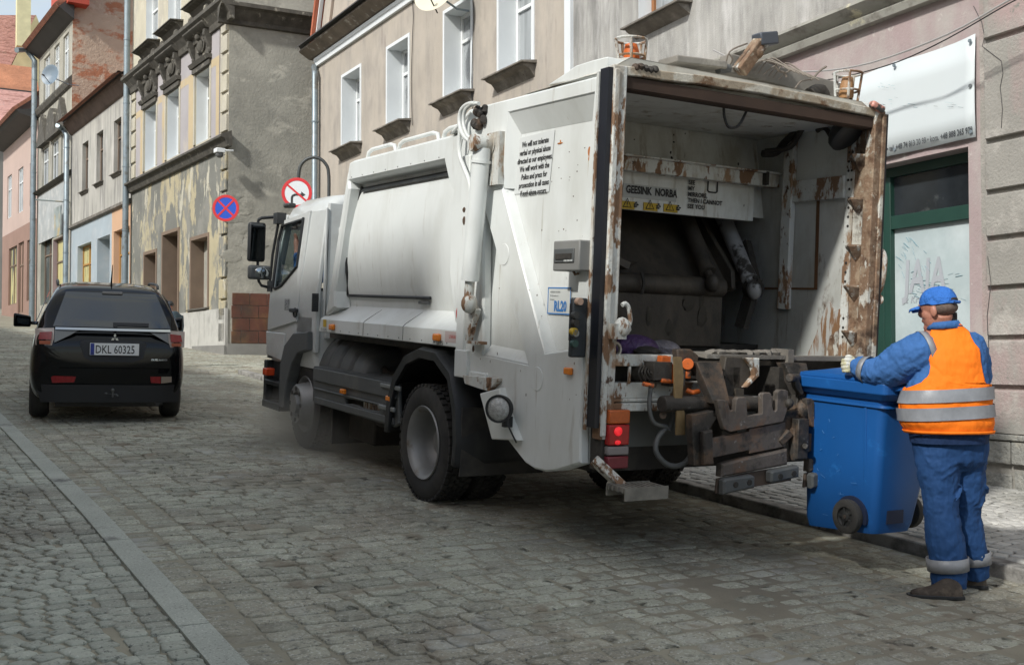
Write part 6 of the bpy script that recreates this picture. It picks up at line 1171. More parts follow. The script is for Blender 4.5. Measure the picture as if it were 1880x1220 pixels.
def ell(ca,cb,cz,ra,rb,n=22,tilt=0.,pw=2.3):
    pts=[]
    for k in range(n):
        a=2*math.pi*k/n; x=math.copysign(abs(math.cos(a))**(2/pw),math.cos(a))*ra; y=math.copysign(abs(math.sin(a))**(2/pw),math.sin(a))*rb
        pts.append((ca+x,cb+y,cz+tilt*x))
    return pts
def remesh(o,vox,smooth=2,disp=0.,dsz=.1,fac=.5):
    d=o.modifiers.new("r",'REMESH'); d.mode='VOXEL'; d.voxel_size=vox; d.use_smooth_shade=True
    if smooth: d=o.modifiers.new("sm",'SMOOTH'); d.iterations=smooth; d.factor=fac
    if disp:
        t=bpy.data.textures.new("folds",'CLOUDS'); t.noise_scale=dsz; t.noise_depth=2; d=o.modifiers.new("d",'DISPLACE'); d.texture=t; d.strength=disp; d.mid_level=.5; d.texture_coords='LOCAL'
    return o
hand=wp(L(1557,671,0,5.02)); hb=float(hand[1])
wr=mp(1573,668,hb*.93); el=mp(1630,684,hb*.55); m1=mp(1660,668,hb*.30); sh=mp(1693,643,0.0)
shR=mp(1783,640,.02); elR=mp(1797,690,.16); wrR=mp(1760,690,.42)
hc=mp(1722,566,-.02); nk=mp(1731,598,0.)
# head axes: facing left and a little away
fx=np.array([-.70,.70,-.12]); fx/=np.linalg.norm(fx); sx_=np.cross(fx,(0,0,1)); sx_/=np.linalg.norm(sx_); ux=np.cross(sx_,fx)
Hd=lambda f,s,u: hc+fx*f+sx_*s+ux*u     # s>0: the person's right
b=MB()
b.ball(hc+ux*.03,.098,.076,.098,22,16,[fx,sx_,ux]); b.ball(Hd(.02,0,-.045),.076,.063,.085,18,12,[fx,sx_,ux]); b.ball(Hd(.065,0,-.10),.032,.035,.028,12,8,[fx,sx_,ux])
b.ball(Hd(.10,0,-.015),.022,.015,.026,10,8,[fx,sx_,ux]); b.ball(Hd(.085,0,.03),.02,.05,.014,10,8,[fx,sx_,ux]); b.ball(Hd(.088,0,-.06),.014,.026,.012,10,8,[fx,sx_,ux])
for s_ in (-1,1): b.ball(Hd(-.005,s_*.078,-.02),.021,.010,.033,12,8,[fx,sx_,ux]); b.ball(Hd(.05,s_*.045,-.03),.03,.02,.03,10,8,[fx,sx_,ux])
b.tube([hc-ux*.03-fx*.02,nk+np.array((0,0,-.02)),nk+np.array((.01,0,-.08))],[.062,.066,.08],16)
b.loft([ell(*mp(1745,640,.03),.17,.09),ell(*mp(1738,720,.0),.2,.13),ell(*mp(1738,800,.0),.18,.12)])
b.tube([nk,mp(1720,620,.0),sh],[.07,.07,.06],12); b.tube([nk,mp(1760,620,0.),shR],[.07,.07,.06],12)
b.tube([sh,m1,el,wr],[.055,.05,.042,.030],12); b.tube([shR,elR,wrR],[.055,.045,.03],12)
for lg in (((1722,830,0),(1731,945,0),(1742,1062,0)),((1770,830,.08),(1779,945,.12),(1793,1050,.15))): b.tube([mp(*q) for q in lg],[.08,.06,.04],12)
# left hand: palm on the rim, four bent fingers over it and a thumb
fd=np.array(hand)-wr; fd/=np.linalg.norm(fd); dn=np.array([0,0,-1.]); lat=np.cross(fd,dn); lat/=np.linalg.norm(lat)
pc=wr+fd*.075; b.tube([wr,wr+fd*.02],[.026,.026],12)
person=part("person",b,m_skin,None,frame=MAN,loc=(0,0,0)); remesh(person,.0055,1); tag(person,"worker in orange vest, blue workwear and blue cap, seen from behind, pushing the blue bin","person")
g_=MB(); V3=lambda a,b,c_: np.array((a,b,c_)); pc=np.array(hand)*.85+wr*.15; g_.ball(pc+V3(.012,.0,.0),.032,.022,.046,14,9)
for k in range(4):
    zo=(1.5-k)*.0215; ln=(.9,1.,.97,.82)[k]; g_.tube([pc+V3(.022,-.008,zo*.9),pc+V3(-.012*ln,-.014,zo),pc+V3(-.034*ln,.0,zo),pc+V3(-.036*ln,.022,zo-.002),pc+V3(-.014,.036,zo-.004)],[.013,.0125,.012,.011,.009],9,sm=3)
g_.tube([pc+V3(.02,.0,.040),pc+V3(-.002,-.012,.054),pc+V3(-.026,-.006,.052)],[.015,.013,.010],9,sm=3)
g_.tube([wr+(wr-pc)*.5,wr,pc+V3(.02,0,0)],[.036,.034,.036],14)
gl=part("glove",g_,mat("dirty_work_glove",(.50,.47,.30),.85,vary=.2,vscale=20,layers=[((.62,.62,.58),22,.52,.04)],bump=.4,bscale=90),person); remesh(gl,.005,1)
# trousers
c=MB(); PX=lambda lst,bq: ([mp(x,y,bq(i)) for i,(x,y,r) in enumerate(lst)],[r*kM for x,y,r in lst])
pL=[];pts,rad=PX([(1722,815,41),(1722,850,40),(1726,905,32),(1728,942,31),(1736,996,34),(1741,1040,32),(1742,1078,31)],lambda i:0.0); c.tube(pts,rad,18,sm=3); pL.append(list(zip(pts,rad)))
pts,rad=PX([(1772,815,38),(1772,850,37),(1776,905,31),(1774,942,26),(1783,996,26),(1790,1030,25),(1792,1058,24)],lambda i:.04+.02*i); c.tube(pts,rad,18,sm=3); pL.append(list(zip(pts,rad)))
c.loft([ell(*mp(1741,788,.0),.215,.150),ell(*mp(1744,815,.02),.212,.150),ell(*mp(1746,845,.03),.20,.14),ell(*mp(1748,862,.03),.14,.09)])
rf_=random.Random(4)
for k in range(75):
    lg=rf_.choice((0,1)); q=pL[lg]; t=rf_.uniform(.05,.97)*(len(q)-1); i_=int(t); p0=np.array(q[i_][0])*(1-t+i_)+np.array(q[min(i_+1,len(q)-1)][0])*(t-i_); r0=q[i_][1]*.94; a=rf_.uniform(math.pi*.95,math.pi*2.05); da=rf_.uniform(.5,1.3)*rf_.choice((-1,1)); dz=rf_.uniform(-.05,.05)
    c.tube([p0+np.array((r0*math.cos(a+da*u_),r0*math.sin(a+da*u_),dz*u_*2)) for u_ in (-.5,-.2,.1,.5)],[.003,rf_.uniform(.007,.011),.009,.003],7)
tro=part("trousers",c,m_trou,person); remesh(tro,.007,2,.016,.06)
for lst,bq in (([(1739,1022,37.5),(1741,1046,36.5)],0.),([(1787,1013,30.5),(1790,1035,29.5)],.145)):
    p0,p1=mp(lst[0][0],lst[0][1],bq),mp(lst[1][0],lst[1][1],bq); c=MB(); c.tube([p0,p1],[lst[0][2]*kM,lst[1][2]*kM],20,cap=False); part("trouser_band",c,m_refl,tro,smooth=60,solid=.004)
# shoes
m_boot=mat("muddy_boot",(.055,.042,.032),.75,vary=.3,vscale=12,layers=[((.13,.105,.08),9,.55,.08)],bump=.5,bscale=70)
def boot(hx_,hy_,bq,dirv):
    h_=wp(G(hx_,hy_)); d=np.array(dirv,float); d/=np.linalg.norm(d); s=np.cross(d,(0,0,1)); c=MB(); z0=h_[2]
    rg=[]
    for f,w_,hh in ((-.035,.028,.05),(-.02,.040,.085),(.03,.043,.11),(.075,.042,.105),(.11,.045,.072),(.16,.048,.050),(.21,.046,.042),(.25,.026,.028)):
        ct=h_+d*f; rg.append([ct+s*w_*math.cos(a)+np.array((0,0,z0*0+.012+(hh if math.sin(a)>0 else 0)*math.sin(a))) for a in [2*math.pi*k/14 for k in range(14)]])
    c.loft(rg); o=part("boot",c,m_boot,person,smooth=50,subsurf=1)
    c=MB(); rg=[]
    for f,w_ in ((-.042,.030),(-.02,.044),(.05,.042),(.12,.048),(.19,.053),(.24,.043),(.266,.02)):
        ct=h_+d*f; rg.append([ct+s*w_+np.array((0,0,.022)),ct-s*w_+np.array((0,0,.022)),ct-s*w_+np.array((0,0,.0)),ct+s*w_+np.array((0,0,.0))])
    c.loft(rg); part("sole",c,m_blk,o,bevel=.004)
boot(1756,1099,.0,(-.95,.22,0)); boot(1800,1079,.17,(-.95,.30,0))
# jacket
c=MB(); TR=[(1743,800,.195,.15,.0),(1738,775,.236,.175,.0),(1735,740,.240,.178,-.0),(1740,700,.218,.17,0.),(1746,665,.19,.155,.0),(1747,640,.185,.14,.01),(1743,620,.165,.12,.02),(1737,606,.11,.095,.02),(1731,594,.078,.078,.01),(1729,587,.072,.074,.0)]
c.loft([ell(*mp(x,y,bq),ra,rb,26) for x,y,ra,rb,bq in TR][::-1])
pts,rad=PX([(1712,640,30),(1690,646,37),(1662,662,38),(1636,678,35),(1606,682,28),(1584,676,21),(1571,669,16)],lambda i:(0,.0,.1,.22,.36,.47,.56)[i]*hb/.6); c.tube(pts,rad,18,sm=3); arm_pts,arm_rad=pts,rad
c.tube([mp(1775,630,.02),shR,elR,mp(1785,700,.3),wrR],[.08,.09,.075,.065,.05],16,sm=3)
for k in range(60):
    t=rf_.uniform(.3,5.9); i_=int(t); p0=np.array(arm_pts[i_])*(1-t+i_)+np.array(arm_pts[i_+1])*(t-i_); r0=arm_rad[i_]*(1-t+i_)+arm_rad[i_+1]*(t-i_); d=np.array(arm_pts[i_+1])-arm_pts[i_]; d/=np.linalg.norm(d); v1=np.cross(d,(0,0,1)); v1/=np.linalg.norm(v1); v2=np.cross(v1,d); a=rf_.uniform(0,6.28); da=rf_.uniform(.6,1.4); sk=rf_.uniform(-.03,.03)
    c.tube([p0+v1*r0*.98*math.cos(a+da*u_)+v2*r0*.98*math.sin(a+da*u_)+d*sk*u_*2 for u_ in (-.5,-.2,.1,.5)],[.003,rf_.uniform(.006,.012),.009,.003],7)
jk=part("jacket",c,m_jack,person); remesh(jk,.007,2,.016,.06)
def ringband(p0,p1,r0,r1,par,m_=None): c=MB(); c.tube([p0,p1],[r0,r1],22,cap=False); return part("sleeve_band",c,m_ or m_refl,par,smooth=60,solid=.004)
A=lambda i,t: np.array(pts0[i])*(1-t)+np.array(pts0[i+1])*t
pts0,rad0=arm_pts,arm_rad
ringband(A(4,.55),A(4,1.05),rad0[4]*.97,rad0[5]*1.10,jk); ringband(A(0,.25),A(0,.80),rad0[0]*1.20,rad0[1]*1.06,jk)
c=MB(); c.loft([ell(*mp(1742,812,.0),.212,.160,26),ell(*mp(1742,792,.0),.222,.168,26)]); hem=part("jacket_hem",c,cloth("navy_hem",(.012,.03,.085)),jk,smooth=60)
c=MB(); cr=[ell(*mp(1729,597,.005),.080,.082,20),ell(*mp(1730,583,.0),.078,.080,20),ell(*mp(1731,574,-.005),.074,.077,20)]; c.loft(cr,cap=False); part("fleece_collar",c,mat("black_fleece",(.018,.016,.018),.95,bump=1.,bscale=150,bdist=.01),jk,smooth=60,solid=.008)
c=MB(); cr=[ell(*mp(1733,603,.0),.102,.095,20,.05),ell(*mp(1729,590,.0),.087,.088,20,.10)]; c.loft(cr,cap=False); part("collar",c,m_jack,jk,smooth=60,solid=.006)
# vest, open at the armholes
def torso(n=48,rows=44,y0=596,y1=792,grow=.012):
    ys=np.linspace(y0,y1,rows); T=np.array([(t[1],t[0],t[2],t[3],t[4]) for t in TR])[::-1]; out=[]
    for y in ys:
        x_=np.interp(y,T[:,0],T[:,1]); ra=np.interp(y,T[:,0],T[:,2]); rb=np.interp(y,T[:,0],T[:,3]); bq=np.interp(y,T[:,0],T[:,4]); 
        fl=max(0,(y-700)/90)*.012; out.append(ell(*mp(x_,y,bq),ra+grow+fl,rb+grow+fl,n))
    return ys,out
def pxof(p):
    P=(MAN@np.append(p,1))[:3]-CAM; z=P@_f; return CX+FPX*(P@_r)/z,CY-FPX*(P@_u)/z
def panel(back,rows=60,n=40,y0=594,y1=792,grow=.012):
    T=np.array([(t[1],t[0],t[2],t[3],t[4]) for t in TR])[::-1]; V=[]
    for y in np.linspace(y0,y1,rows):
        x_=np.interp(y,T[:,0],T[:,1]); ra=np.interp(y,T[:,0],T[:,2]); rb=np.interp(y,T[:,0],T[:,3]); bq=np.interp(y,T[:,0],T[:,4]); fl=max(0,(y-700)/90)*.012
        ct=mp(x_,y,bq); f_=lambda a: (ct[0]+math.copysign(abs(math.cos(a))**(2/2.3),math.cos(a))*(ra+grow+fl),ct[1]+math.copysign(abs(math.sin(a))**(2/2.3),math.sin(a))*(rb+grow+fl),ct[2])
        lL=np.interp(y,[594,610,640,670,690,703,711,717],[1716,1708,1703,1706,1703,1690,1665,1500]); lR=np.interp(y,[594,610,640,680,700,712,718],[1760,1780,1797,1806,1809,1822,2200])
        A_=np.linspace(math.pi,2*math.pi,200); X2=[pxof(f_(a))[0] for a in A_]; ok=[a for a,x2 in zip(A_,X2) if lL<=x2<=lR] or [1.45*math.pi,1.55*math.pi]
        a0,a1=ok[0],ok[-1]
        for k in range(n+1):
            a=a0+(a1-a0)*k/n; V.append(f_(a if back else 2*math.pi-a))
    return V,[(i*(n+1)+k,i*(n+1)+k+1,(i+1)*(n+1)+k+1,(i+1)*(n+1)+k) for i in range(rows-1) for k in range(n)]
c=MB(); c.add(*panel(True)); c.add(*panel(False))
ve=part("vest",c,m_vest,person,smooth=80); d=ve.modifiers.new("s",'SOLIDIFY'); d.thickness=.006
t_=bpy.data.textures.new("vest_folds",'CLOUDS'); t_.noise_scale=.11; d=ve.modifiers.new("d",'DISPLACE'); d.texture=t_; d.strength=.024; d.mid_level=.5
for (ya,yb,sl) in ((712,735,-.055),(744,767,-.055)):
    _,rg2=torso(48,4,ya,yb,.0225); c=MB(); cc=mp(1735,(ya+yb)/2,0); R2=[[np.array(p)+np.array((0,0,(p[0]-cc[0])*.055)) for p in r_] for r_ in rg2]; c.loft(R2,cap=False); o=part("reflective_band",c,m_refl,ve,smooth=60); d=o.modifiers.new("d",'DISPLACE'); d.texture=t_; d.strength=.020; d.mid_level=.5
c=MB(); _,rg2=torso(48,3,788,793,.021); c.loft(rg2,cap=False); part("vest_hem",c,m_vest,ve,smooth=60,solid=.005)
# cap and hair
c=MB(); rg=[]
for i in range(9):
    t=i/8; a=t*math.pi/2; rg.append([Hd(-.006+.108*math.cos(a)**.8*math.cos(q),.086*math.cos(a)**.8*math.sin(q),.028+.098*math.sin(a)-(.012 if math.cos(q)<0 and i==0 else 0)) for q in [2*math.pi*k/24 for k in range(24)]])
rg[-1]=[hc*.0+np.array(p) for p in rg[-1]]
c.loft(rg,cap=True); cp=part("cap",c,cloth("blue_cap",(.035,.15,.50),(20,20,20)),person,smooth=60)
c=MB(); rg=[]
for f,w_,dz in ((.085,.066,.030),(.115,.064,.030),(.150,.050,.024),(.166,.022,.020)): rg.append([Hd(f,w_*s_,dz-.010*abs(s_)**2*2.) for s_ in np.linspace(-1,1,9)])
c.loft(rg,cap=False,closed=False); part("cap_brim",c,MATS["blue_cap"],cp,smooth=60,solid=.006)
c=MB(); c.tube([Hd(-.108,-.045,.022),Hd(-.118,0,.018),Hd(-.108,.045,.022)],.010,6,sm=3); part("cap_strap",c,MATS["blue_cap"],cp)
c=MB(); c.ball(Hd(-.094,.0,.036),.022,.044,.020,14,8,[fx,sx_,ux]); part("cap_opening",c,mat("dark_hair_gap",(.03,.02,.02),.9),cp,smooth=60)
c=MB(); c.ball(Hd(-.028,0,-.005),.083,.0785,.048,20,12,[fx,sx_,ux]); part("hair",c,mat("cropped_grey_hair",(.13,.095,.078),.9,vary=.3,vscale=60,bump=.8,bscale=200,bdist=.004),person,smooth=60)
# ================================================================== driver in the cab
dw=MB(); D=lambda px,py,x: L(px,py,0,x)
hp=D(544,441,4.05); ep=D(549,500,4.0); sp=np.array((4.10,10.80,1.90))
dw.ball((4.12,10.74,2.20),.075,.095,.12,14,10); dw.tube([(4.12,10.74,2.1),(4.12,10.74,1.98)],.055,10); dw.loft([[(4.12+a_*math.cos(t_),10.76+.11*math.sin(t_),z_) for t_ in np.linspace(0,2*math.pi,16,endpoint=False)] for a_,z_ in ((.09,2.0),(.20,1.93),(.20,1.7),(.17,1.45))])
dw.tube([sp+np.array((0,.05,0)),ep+np.array((.0,-.08,-.15)),ep,hp],[.055,.05,.045,.032],10)
for k in range(4): dw.tube([hp+np.array((-.0,(k-1.5)*.018,.0)),hp+np.array((-.01,(k-1.5)*.024,.05)),hp+np.array((-.02,(k-1.5)*.026,.085-.01*abs(k-1.5)))],[.012,.011,.008],7)
dw.tube([hp,hp+np.array((0,.04,.02)),hp+np.array((0,.055,.045))],[.014,.011,.009],7); dw.ball(hp+np.array((0,0,.01)),.018,.038,.045,12,8)
dr_=part("person",dw,m_skin,None,frame=ROAD,loc=(4.12,10.76,1.45)); remesh(dr_,.007,1); tag(dr_,"driver in the truck cab, one raised hand and blue sleeve showing in the side window","person")
c=MB(); c.tube([sp+np.array((0,.03,0)),ep+np.array((.0,-.08,-.15)),ep,ep*.45+hp*.55],[.075,.07,.06,.05],12); c.loft([[(4.12+a_*math.cos(t_),10.76+(.13)*math.sin(t_),z_) for t_ in np.linspace(0,2*math.pi,16,endpoint=False)] for a_,z_ in ((.12,1.97),(.23,1.90),(.23,1.7),(.20,1.45))]); o=part("jacket",c,m_jack,dr_); remesh(o,.012,1)
# person beyond the car
pp=G(313,672); PL=np.array(pp)*1.0; kk=float((r2w(pp)-CAM)@_f)/FPX
Pq=lambda dx,dz,dy=0.: (PL[0]+dx*kk/.87,PL[1]+dy,dz)
b=MB(); b.ball(Pq(-6,1.60),.085,.10,.12,14,10); b.ball(Pq(-12,1.58),.02,.02,.02,8,6); b.tube([Pq(-3,1.50),Pq(0,1.40)],.055,10); b.loft([[(Pq(2,0)[0]+a_*math.cos(t_),PL[1]+.12*math.sin(t_),z_) for t_ in np.linspace(0,2*math.pi,14,endpoint=False)] for a_,z_ in ((.08,1.45),(.18,1.38),(.19,1.1),(.17,.9))])
for s_ in (-1,1): b.tube([(Pq(2,0)[0]+s_*.09,PL[1]+.05*s_,.9),(Pq(2,0)[0]+s_*.1,PL[1]+.05*s_,.45),(Pq(2,0)[0]+s_*.1,PL[1]+.05*s_,.04)],[.085,.06,.045],10); b.tube([(Pq(2,0)[0]+s_*.2,PL[1],1.36),(Pq(2,0)[0]+s_*.23,PL[1]+.02,1.08),(Pq(2,0)[0]+s_*.2,PL[1]-.05,.82)],[.05,.042,.035],8)
fp_=part("person",b,m_skin,None,frame=ROAD,loc=tuple(PL)); remesh(fp_,.015,1); fp_.scale=(.8,.8,.78); tag(fp_,"passer-by in a dark hat and teal jacket half hidden behind the black car","person")
c=MB(); c.loft([[(Pq(2,0)[0]+a_*math.cos(t_),PL[1]+.15*math.sin(t_),z_) for t_ in np.linspace(0,2*math.pi,14,endpoint=False)] for a_,z_ in ((.10,1.48),(.22,1.38),(.23,1.1),(.21,.8))])
for s_ in (-1,1): c.tube([(Pq(2,0)[0]+s_*.2,PL[1],1.37),(Pq(2,0)[0]+s_*.24,PL[1]+.02,1.08),(Pq(2,0)[0]+s_*.21,PL[1]-.05,.88)],[.07,.06,.05],8)
o=part("jacket",c,mat("teal_jacket",(.06,.09,.11),.8),fp_); remesh(o,.02,1)
c=MB(); 
for s_ in (-1,1): c.tube([(Pq(2,0)[0]+s_*.09,PL[1]+.05*s_,.9),(Pq(2,0)[0]+s_*.1,PL[1]+.05*s_,.05)],[.10,.06],10)
o=part("trousers",c,m_blk,fp_)
c=MB(); c.ball(Pq(-5,1.67),.10,.115,.085,14,8); c.lathe([(.10,0),(.135,-.015),(.1,-.005)],Pq(-5,1.66),(0,0,1),14); part("hat",c,m_blk,fp_,smooth=50)
# ================================================================== BLACK CAR
m_paint=mat("black_car_paint",(.003,.0035,.004),.08,vary=0.,spec=.28,coat=.12); m_cglass=mat("tinted_glass",(.012,.018,.022),.03,vary=.0,spec=.9,coat=.8); m_chrome=mat("chrome_trim",(.55,.57,.58),.2,metal=1.,vary=.03); m_cbl=mat("car_black_plastic",(.014,.015,.017),.55)
gc=G(193,764); th0=R(-6.9); kS=.955; gc=gc-.78*kS*np.array([-math.sin(th0),math.cos(th0),0]); CARF=ROAD@np.array([[kS*math.cos(th0),-kS*math.sin(th0),0,gc[0]],[kS*math.sin(th0),kS*math.cos(th0),0,gc[1]],[0,0,kS*1.045,0],[0,0,0,1.]])
car=thing("suv_car","black estate car seen from behind, driving away up the cobbled street","car",(0,0,0),CARF)
kc=.0066
X_=lambda px: (px-194)*kc; Z_=lambda py:(766-py)*kc
def topz(y): return float(np.interp(y,[-.02,.0,.10,.16,.42,.62,1.2,2.4,2.75,3.3,3.6,4.3,4.55,4.62],[.75,.95,1.06,1.12,1.50,1.60,1.655,1.62,1.50,1.10,1.06,.93,.80,.6]))
def wid(y): return float(np.interp(y,[-.02,.0,.06,.2,.6,1.4,3.8,4.3,4.5,4.62],[.74,.82,.87,.895,.905,.91,.90,.86,.76,.6]))
rgs=[]; st=[-.02,.0,.05,.10,.16,.24,.33,.42,.52,.62,.9,1.2,1.8,2.4,2.6,2.75,3.0,3.3,3.6,4.0,4.3,4.5,4.6]
for y in st:
    t=topz(y); w_=wid(y); zb=.26 if y<.2 else .22; h=[(0,zb),(w_*.80,zb),(w_*.95,zb+.07),(w_*1.0,.50),(w_*1.0,.72),(w_*.975,.90)]
    if t>1.14:
        k=(t-1.14)/(1.64-1.14); bw=w_*.93; tw=w_*(.93-.23*k); h+=[(bw,1.06),(bw*.985,1.10),(tw*1.0,t-.10*k-.01),(tw*.93,t-.03*k),(tw*.6,t-.004),(0,t)]
    else:
        q=min(t,1.06); h+=[(w_*.93,min(q-.03,1.03)),(w_*.88,q-.015),(w_*.8,q-.008),(w_*.65,q-.004),(w_*.4,t-.0),(0,t)]
    h=[(x,min(z,t)) for x,z in h]
    rgs.append([(x,y,z) for x,z in h]+[(-x,y,z) for x,z in h[::-1][1:-1]])
c=MB(); c.loft(rgs); bd=part("body",c,m_paint,car,smooth=50,subsurf=2)
# rear face relief follows the body: panels standing a few mm proud
def py_(x,z):  # y of the rear surface
    y=np.interp(z,[.26,.5,.75,.95,1.06,1.12,1.50,1.60],[-.01,-.03,-.03,.0,.07,.15,.40,.60]); return float(y)+max(0,abs(x)-.55)**2*1.1
def patch(pts,m_,name,par,off=.012,th=.01,nx=10,bev=0.):
    """pts: px outline mapped on the rear surface"""
    c=MB(); c.plate([[(X_(a),Z_(b)) for a,b in pts]],1,0,th,bev); c.v=[(x,py_(x,z)-off+y,z) for x,y,z in c.v]; return part(name,c,m_,par,smooth=40)
def gridpatch(corn,m_,name,par,off,nx=16,nz=8):
    (tl,trr,brr,bl)=corn; V=[]
    for j in range(nz+1):
        t=j/nz
        for i in range(nx+1):
            s=i/nx; px=(bl[0]*(1-t)+tl[0]*t)*(1-s)+(brr[0]*(1-t)+trr[0]*t)*s; pz=(bl[1]*(1-t)+tl[1]*t)*(1-s)+(brr[1]*(1-t)+trr[1]*t)*s; x,z=X_(px),Z_(pz); V.append((x,py_(x,z)-off-.010*(1-(2*s-1)**2),z))
    c=MB(); c.add(V,[(j*(nx+1)+i,j*(nx+1)+i+1,(j+1)*(nx+1)+i+1,(j+1)*(nx+1)+i) for j in range(nz) for i in range(nx)]); return part(name,c,m_,par,smooth=60)
gridpatch(((117,536),(277,536),(302,597),(96,597)),m_cglass,"rear_window",bd,.035)
gridpatch(((100,598.5),(301,598.5),(301,602.5),(100,602.5)),m_chrome,"chrome_strip",bd,.045,16,1)
for pts in ([(99,603),(140,603),(125,612),(99,625)],[(301,603),(262,603),(278,612),(301,625)]): patch(pts,mat("dark_grey_trim",(.17,.175,.17),.35,metal=.4,vary=.05),"lamp_trim",bd,.03,.02)
for sg in (0,1):
    q=lambda pts:[(a if not sg else 388-a+7,b) for a,b in pts]
    lmp=patch(q([(66,602),(98,600),(98,618),(95,630),(68,630)]),mat("clear_lamp",(.42,.36,.32),.15,vary=.15,vscale=12,coat=.5),"tail_lamp",bd,.035,.03); 
    patch(q([(74,608),(95,606),(94,620),(72,620)]),mat("car_red_lens",(.24,.012,.015),.2,vary=.2,vscale=30),"red_lens",lmp,.042,.01); patch(q([(74,622),(93,622),(92,628),(74,628)]),mat("car_orange_lens",(.45,.14,.08),.2),"indicator_lens",lmp,.042,.01)
patch([(142,624),(150,650),(165,657),(235,657),(252,650),(258,624),(250,620),(150,620)],m_cbl,"plate_recess",bd,.018,.012)
c=MB(); c.box(X_(159),X_(244),-.075,-.060,Z_(645),Z_(624)); npl=part("number_plate",c,mat("plate_white",(.78,.80,.80),.4,vary=.03),bd,bevel=.003)
c=MB(); c.box(X_(160),X_(166.5),-.078,-.0755,Z_(644.5),Z_(624.5)); part("plate_band",c,mat("eu_blue",(.03,.05,.28),.5),npl)
c=MB(); c.text("DKL 60325",(X_(168),-.0765,Z_(641.5)),(1,0,0),(0,0,1),.092,wx=.74,bold=.001); c.text("PL",(X_(161.3),-.0795,Z_(643.5)),(1,0,0),(0,0,1),.02); part("plate_lettering",c,m_ink,npl)
c=MB(); 
for (a,b_) in ((0,5.2),(-5.2,-3.4),(5.2,-3.4)):
    cx_,cz_=X_(201.5+a),Z_(614.5-b_+ (0)); dirs=((0,1),(.5,.87),(0,0),(-.5,.87))
    an=math.atan2(b_,a); u1=np.array((math.cos(an+R(30)),math.sin(an+R(30)))); u2=np.array((math.cos(an-R(30)),math.sin(an-R(30)))); o0=np.array((X_(201.5),Z_(614.5))); l_=.030
    c.prism([tuple(o0+u1*.002),tuple(o0+u1*l_),tuple(o0+(u1+u2)*l_),tuple(o0+u2*l_)],1,-.055,-.045)
part("emblem",c,m_chrome,bd)
c=MB(); c.text("OUTLANDER",(X_(266),-.05,Z_(654)),(1,0,0),(0,0,1),.022,wx=1.05,bold=.001); c.v=[(x,py_(x,z)-.030,z) for x,y,z in c.v]; part("model_lettering",c,m_chrome,bd)
patch([(95,684),(100,682),(137,683),(134,693),(97,694)],MATS["car_red_lens"],"reflector",bd,.03,.02); patch([(265,682),(284,682),(284,694),(267,693)],MATS["car_red_lens"],"reflector",bd,.03,.02); patch([(285,682),(304,682),(304,692),(285,694)],mat("clear_reflector",(.30,.25,.2),.2),"reversing_lamp",bd,.03,.02)
gridpatch(((70,697),(322,697),(318,728),(78,728)),m_cbl,"bumper_skirt",bd,.03,16,3)
gridpatch(((108,668),(300,668),(296,676),(116,676)),m_paint,"tailgate_edge",bd,.045,16,1)
c=MB(); c.box(X_(199),X_(262),.04,.06,Z_(594),Z_(588)); c.cyl((X_(203),.02,Z_(593)),(X_(203),.10,Z_(593)),.025,10); c.v=[(x,y+.05,z) for x,y,z in c.v]; c.v=[(x,py_(x,z)-.055+(y-.1)*.2,z) for x,y,z in c.v]; part("wiper",c,m_cbl,bd,bevel=.004)
c=MB(); c.box(X_(180),X_(216),.36,.42,Z_(538.5),Z_(533.5)); part("high_brake_lamp",c,mat("grey_lamp",(.25,.24,.23),.3),bd,bevel=.008)
c=MB(); c.tube([(X_(200),1.0,1.64),(X_(200),.80,1.86)],[.012,.004],6); part("antenna",c,m_cbl,bd)
for s_ in (-1,1):
    c=MB(); c.tube([(s_*.60,.80,1.58),(s_*.60,.95,1.635),(s_*.605,2.2,1.655),(s_*.60,2.35,1.60)],.016,8,sm=3); part("roof_rail",c,m_gry,bd)
    c=MB(); c.loft([[(s_*.94,3.15,1.0),(s_*.94,3.15,1.15),(s_*.94,3.27,1.15),(s_*.94,3.27,1.0)],[(s_*1.17,3.10,1.0),(s_*1.17,3.10,1.19),(s_*1.17,3.22,1.19),(s_*1.17,3.22,1.0)]]); c.box(min(s_*.8,s_*.95),max(s_*.8,s_*.95),3.18,3.24,1.03,1.08); mi=part("door_mirror",c,m_paint,bd,bevel=.04,seg=4)
    c=MB(); c.quad((s_*.96,3.085,1.03),(s_*1.12,3.055,1.05),(s_*1.12,3.055,1.13),(s_*.96,3.085,1.11)); c.v=[(x,y-.0+.0,z) for x,y,z in c.v]; part("mirror_pane",c,m_cglass,mi)
    for y_ in (.78,3.45):
        c=MB(); c.lathe([(.20,-.11),(.30,-.115),(.335,-.09),(.345,-.05),(.345,.05),(.335,.09),(.30,.115),(.20,.11)],(s_*.78,y_,.345),(1,0,0),32); t_=part("wheel",c,m_rub,car,smooth=35)
        c=MB(); c.lathe([(.21,.09*s_),(.19,.06*s_),(.06,.05*s_),(.05,.08*s_),(1e-4,.08*s_)],(s_*.78,y_,.345),(1,0,0),24); part("rim",c,m_rim,t_,smooth=40)
    sw=[(.62,1.12),(.70,1.44),(1.2,1.52),(2.35,1.50),(3.0,1.13)]; c=MB(); c.plate([sw],0,-.004,.004); c.v=[(s_*(wid(y)*(.935-.23*max(0,(z-1.12)/.52)*1.0)+.004)+x,y,z) for x,y,z in c.v]; part("side_window",c,m_cglass,bd)
c=MB(); c.box(-.6,.6,.2,3.9,.18,.27); c.cyl((X_(262),.05,Z_(730)),(X_(290),.05,Z_(730)),.03,10); c.cyl((X_(280),-.02,.24),(X_(280),.2,.24),.03,12); part("underbody",c,mat("exhaust_grey",(.05,.05,.05),.6),car)
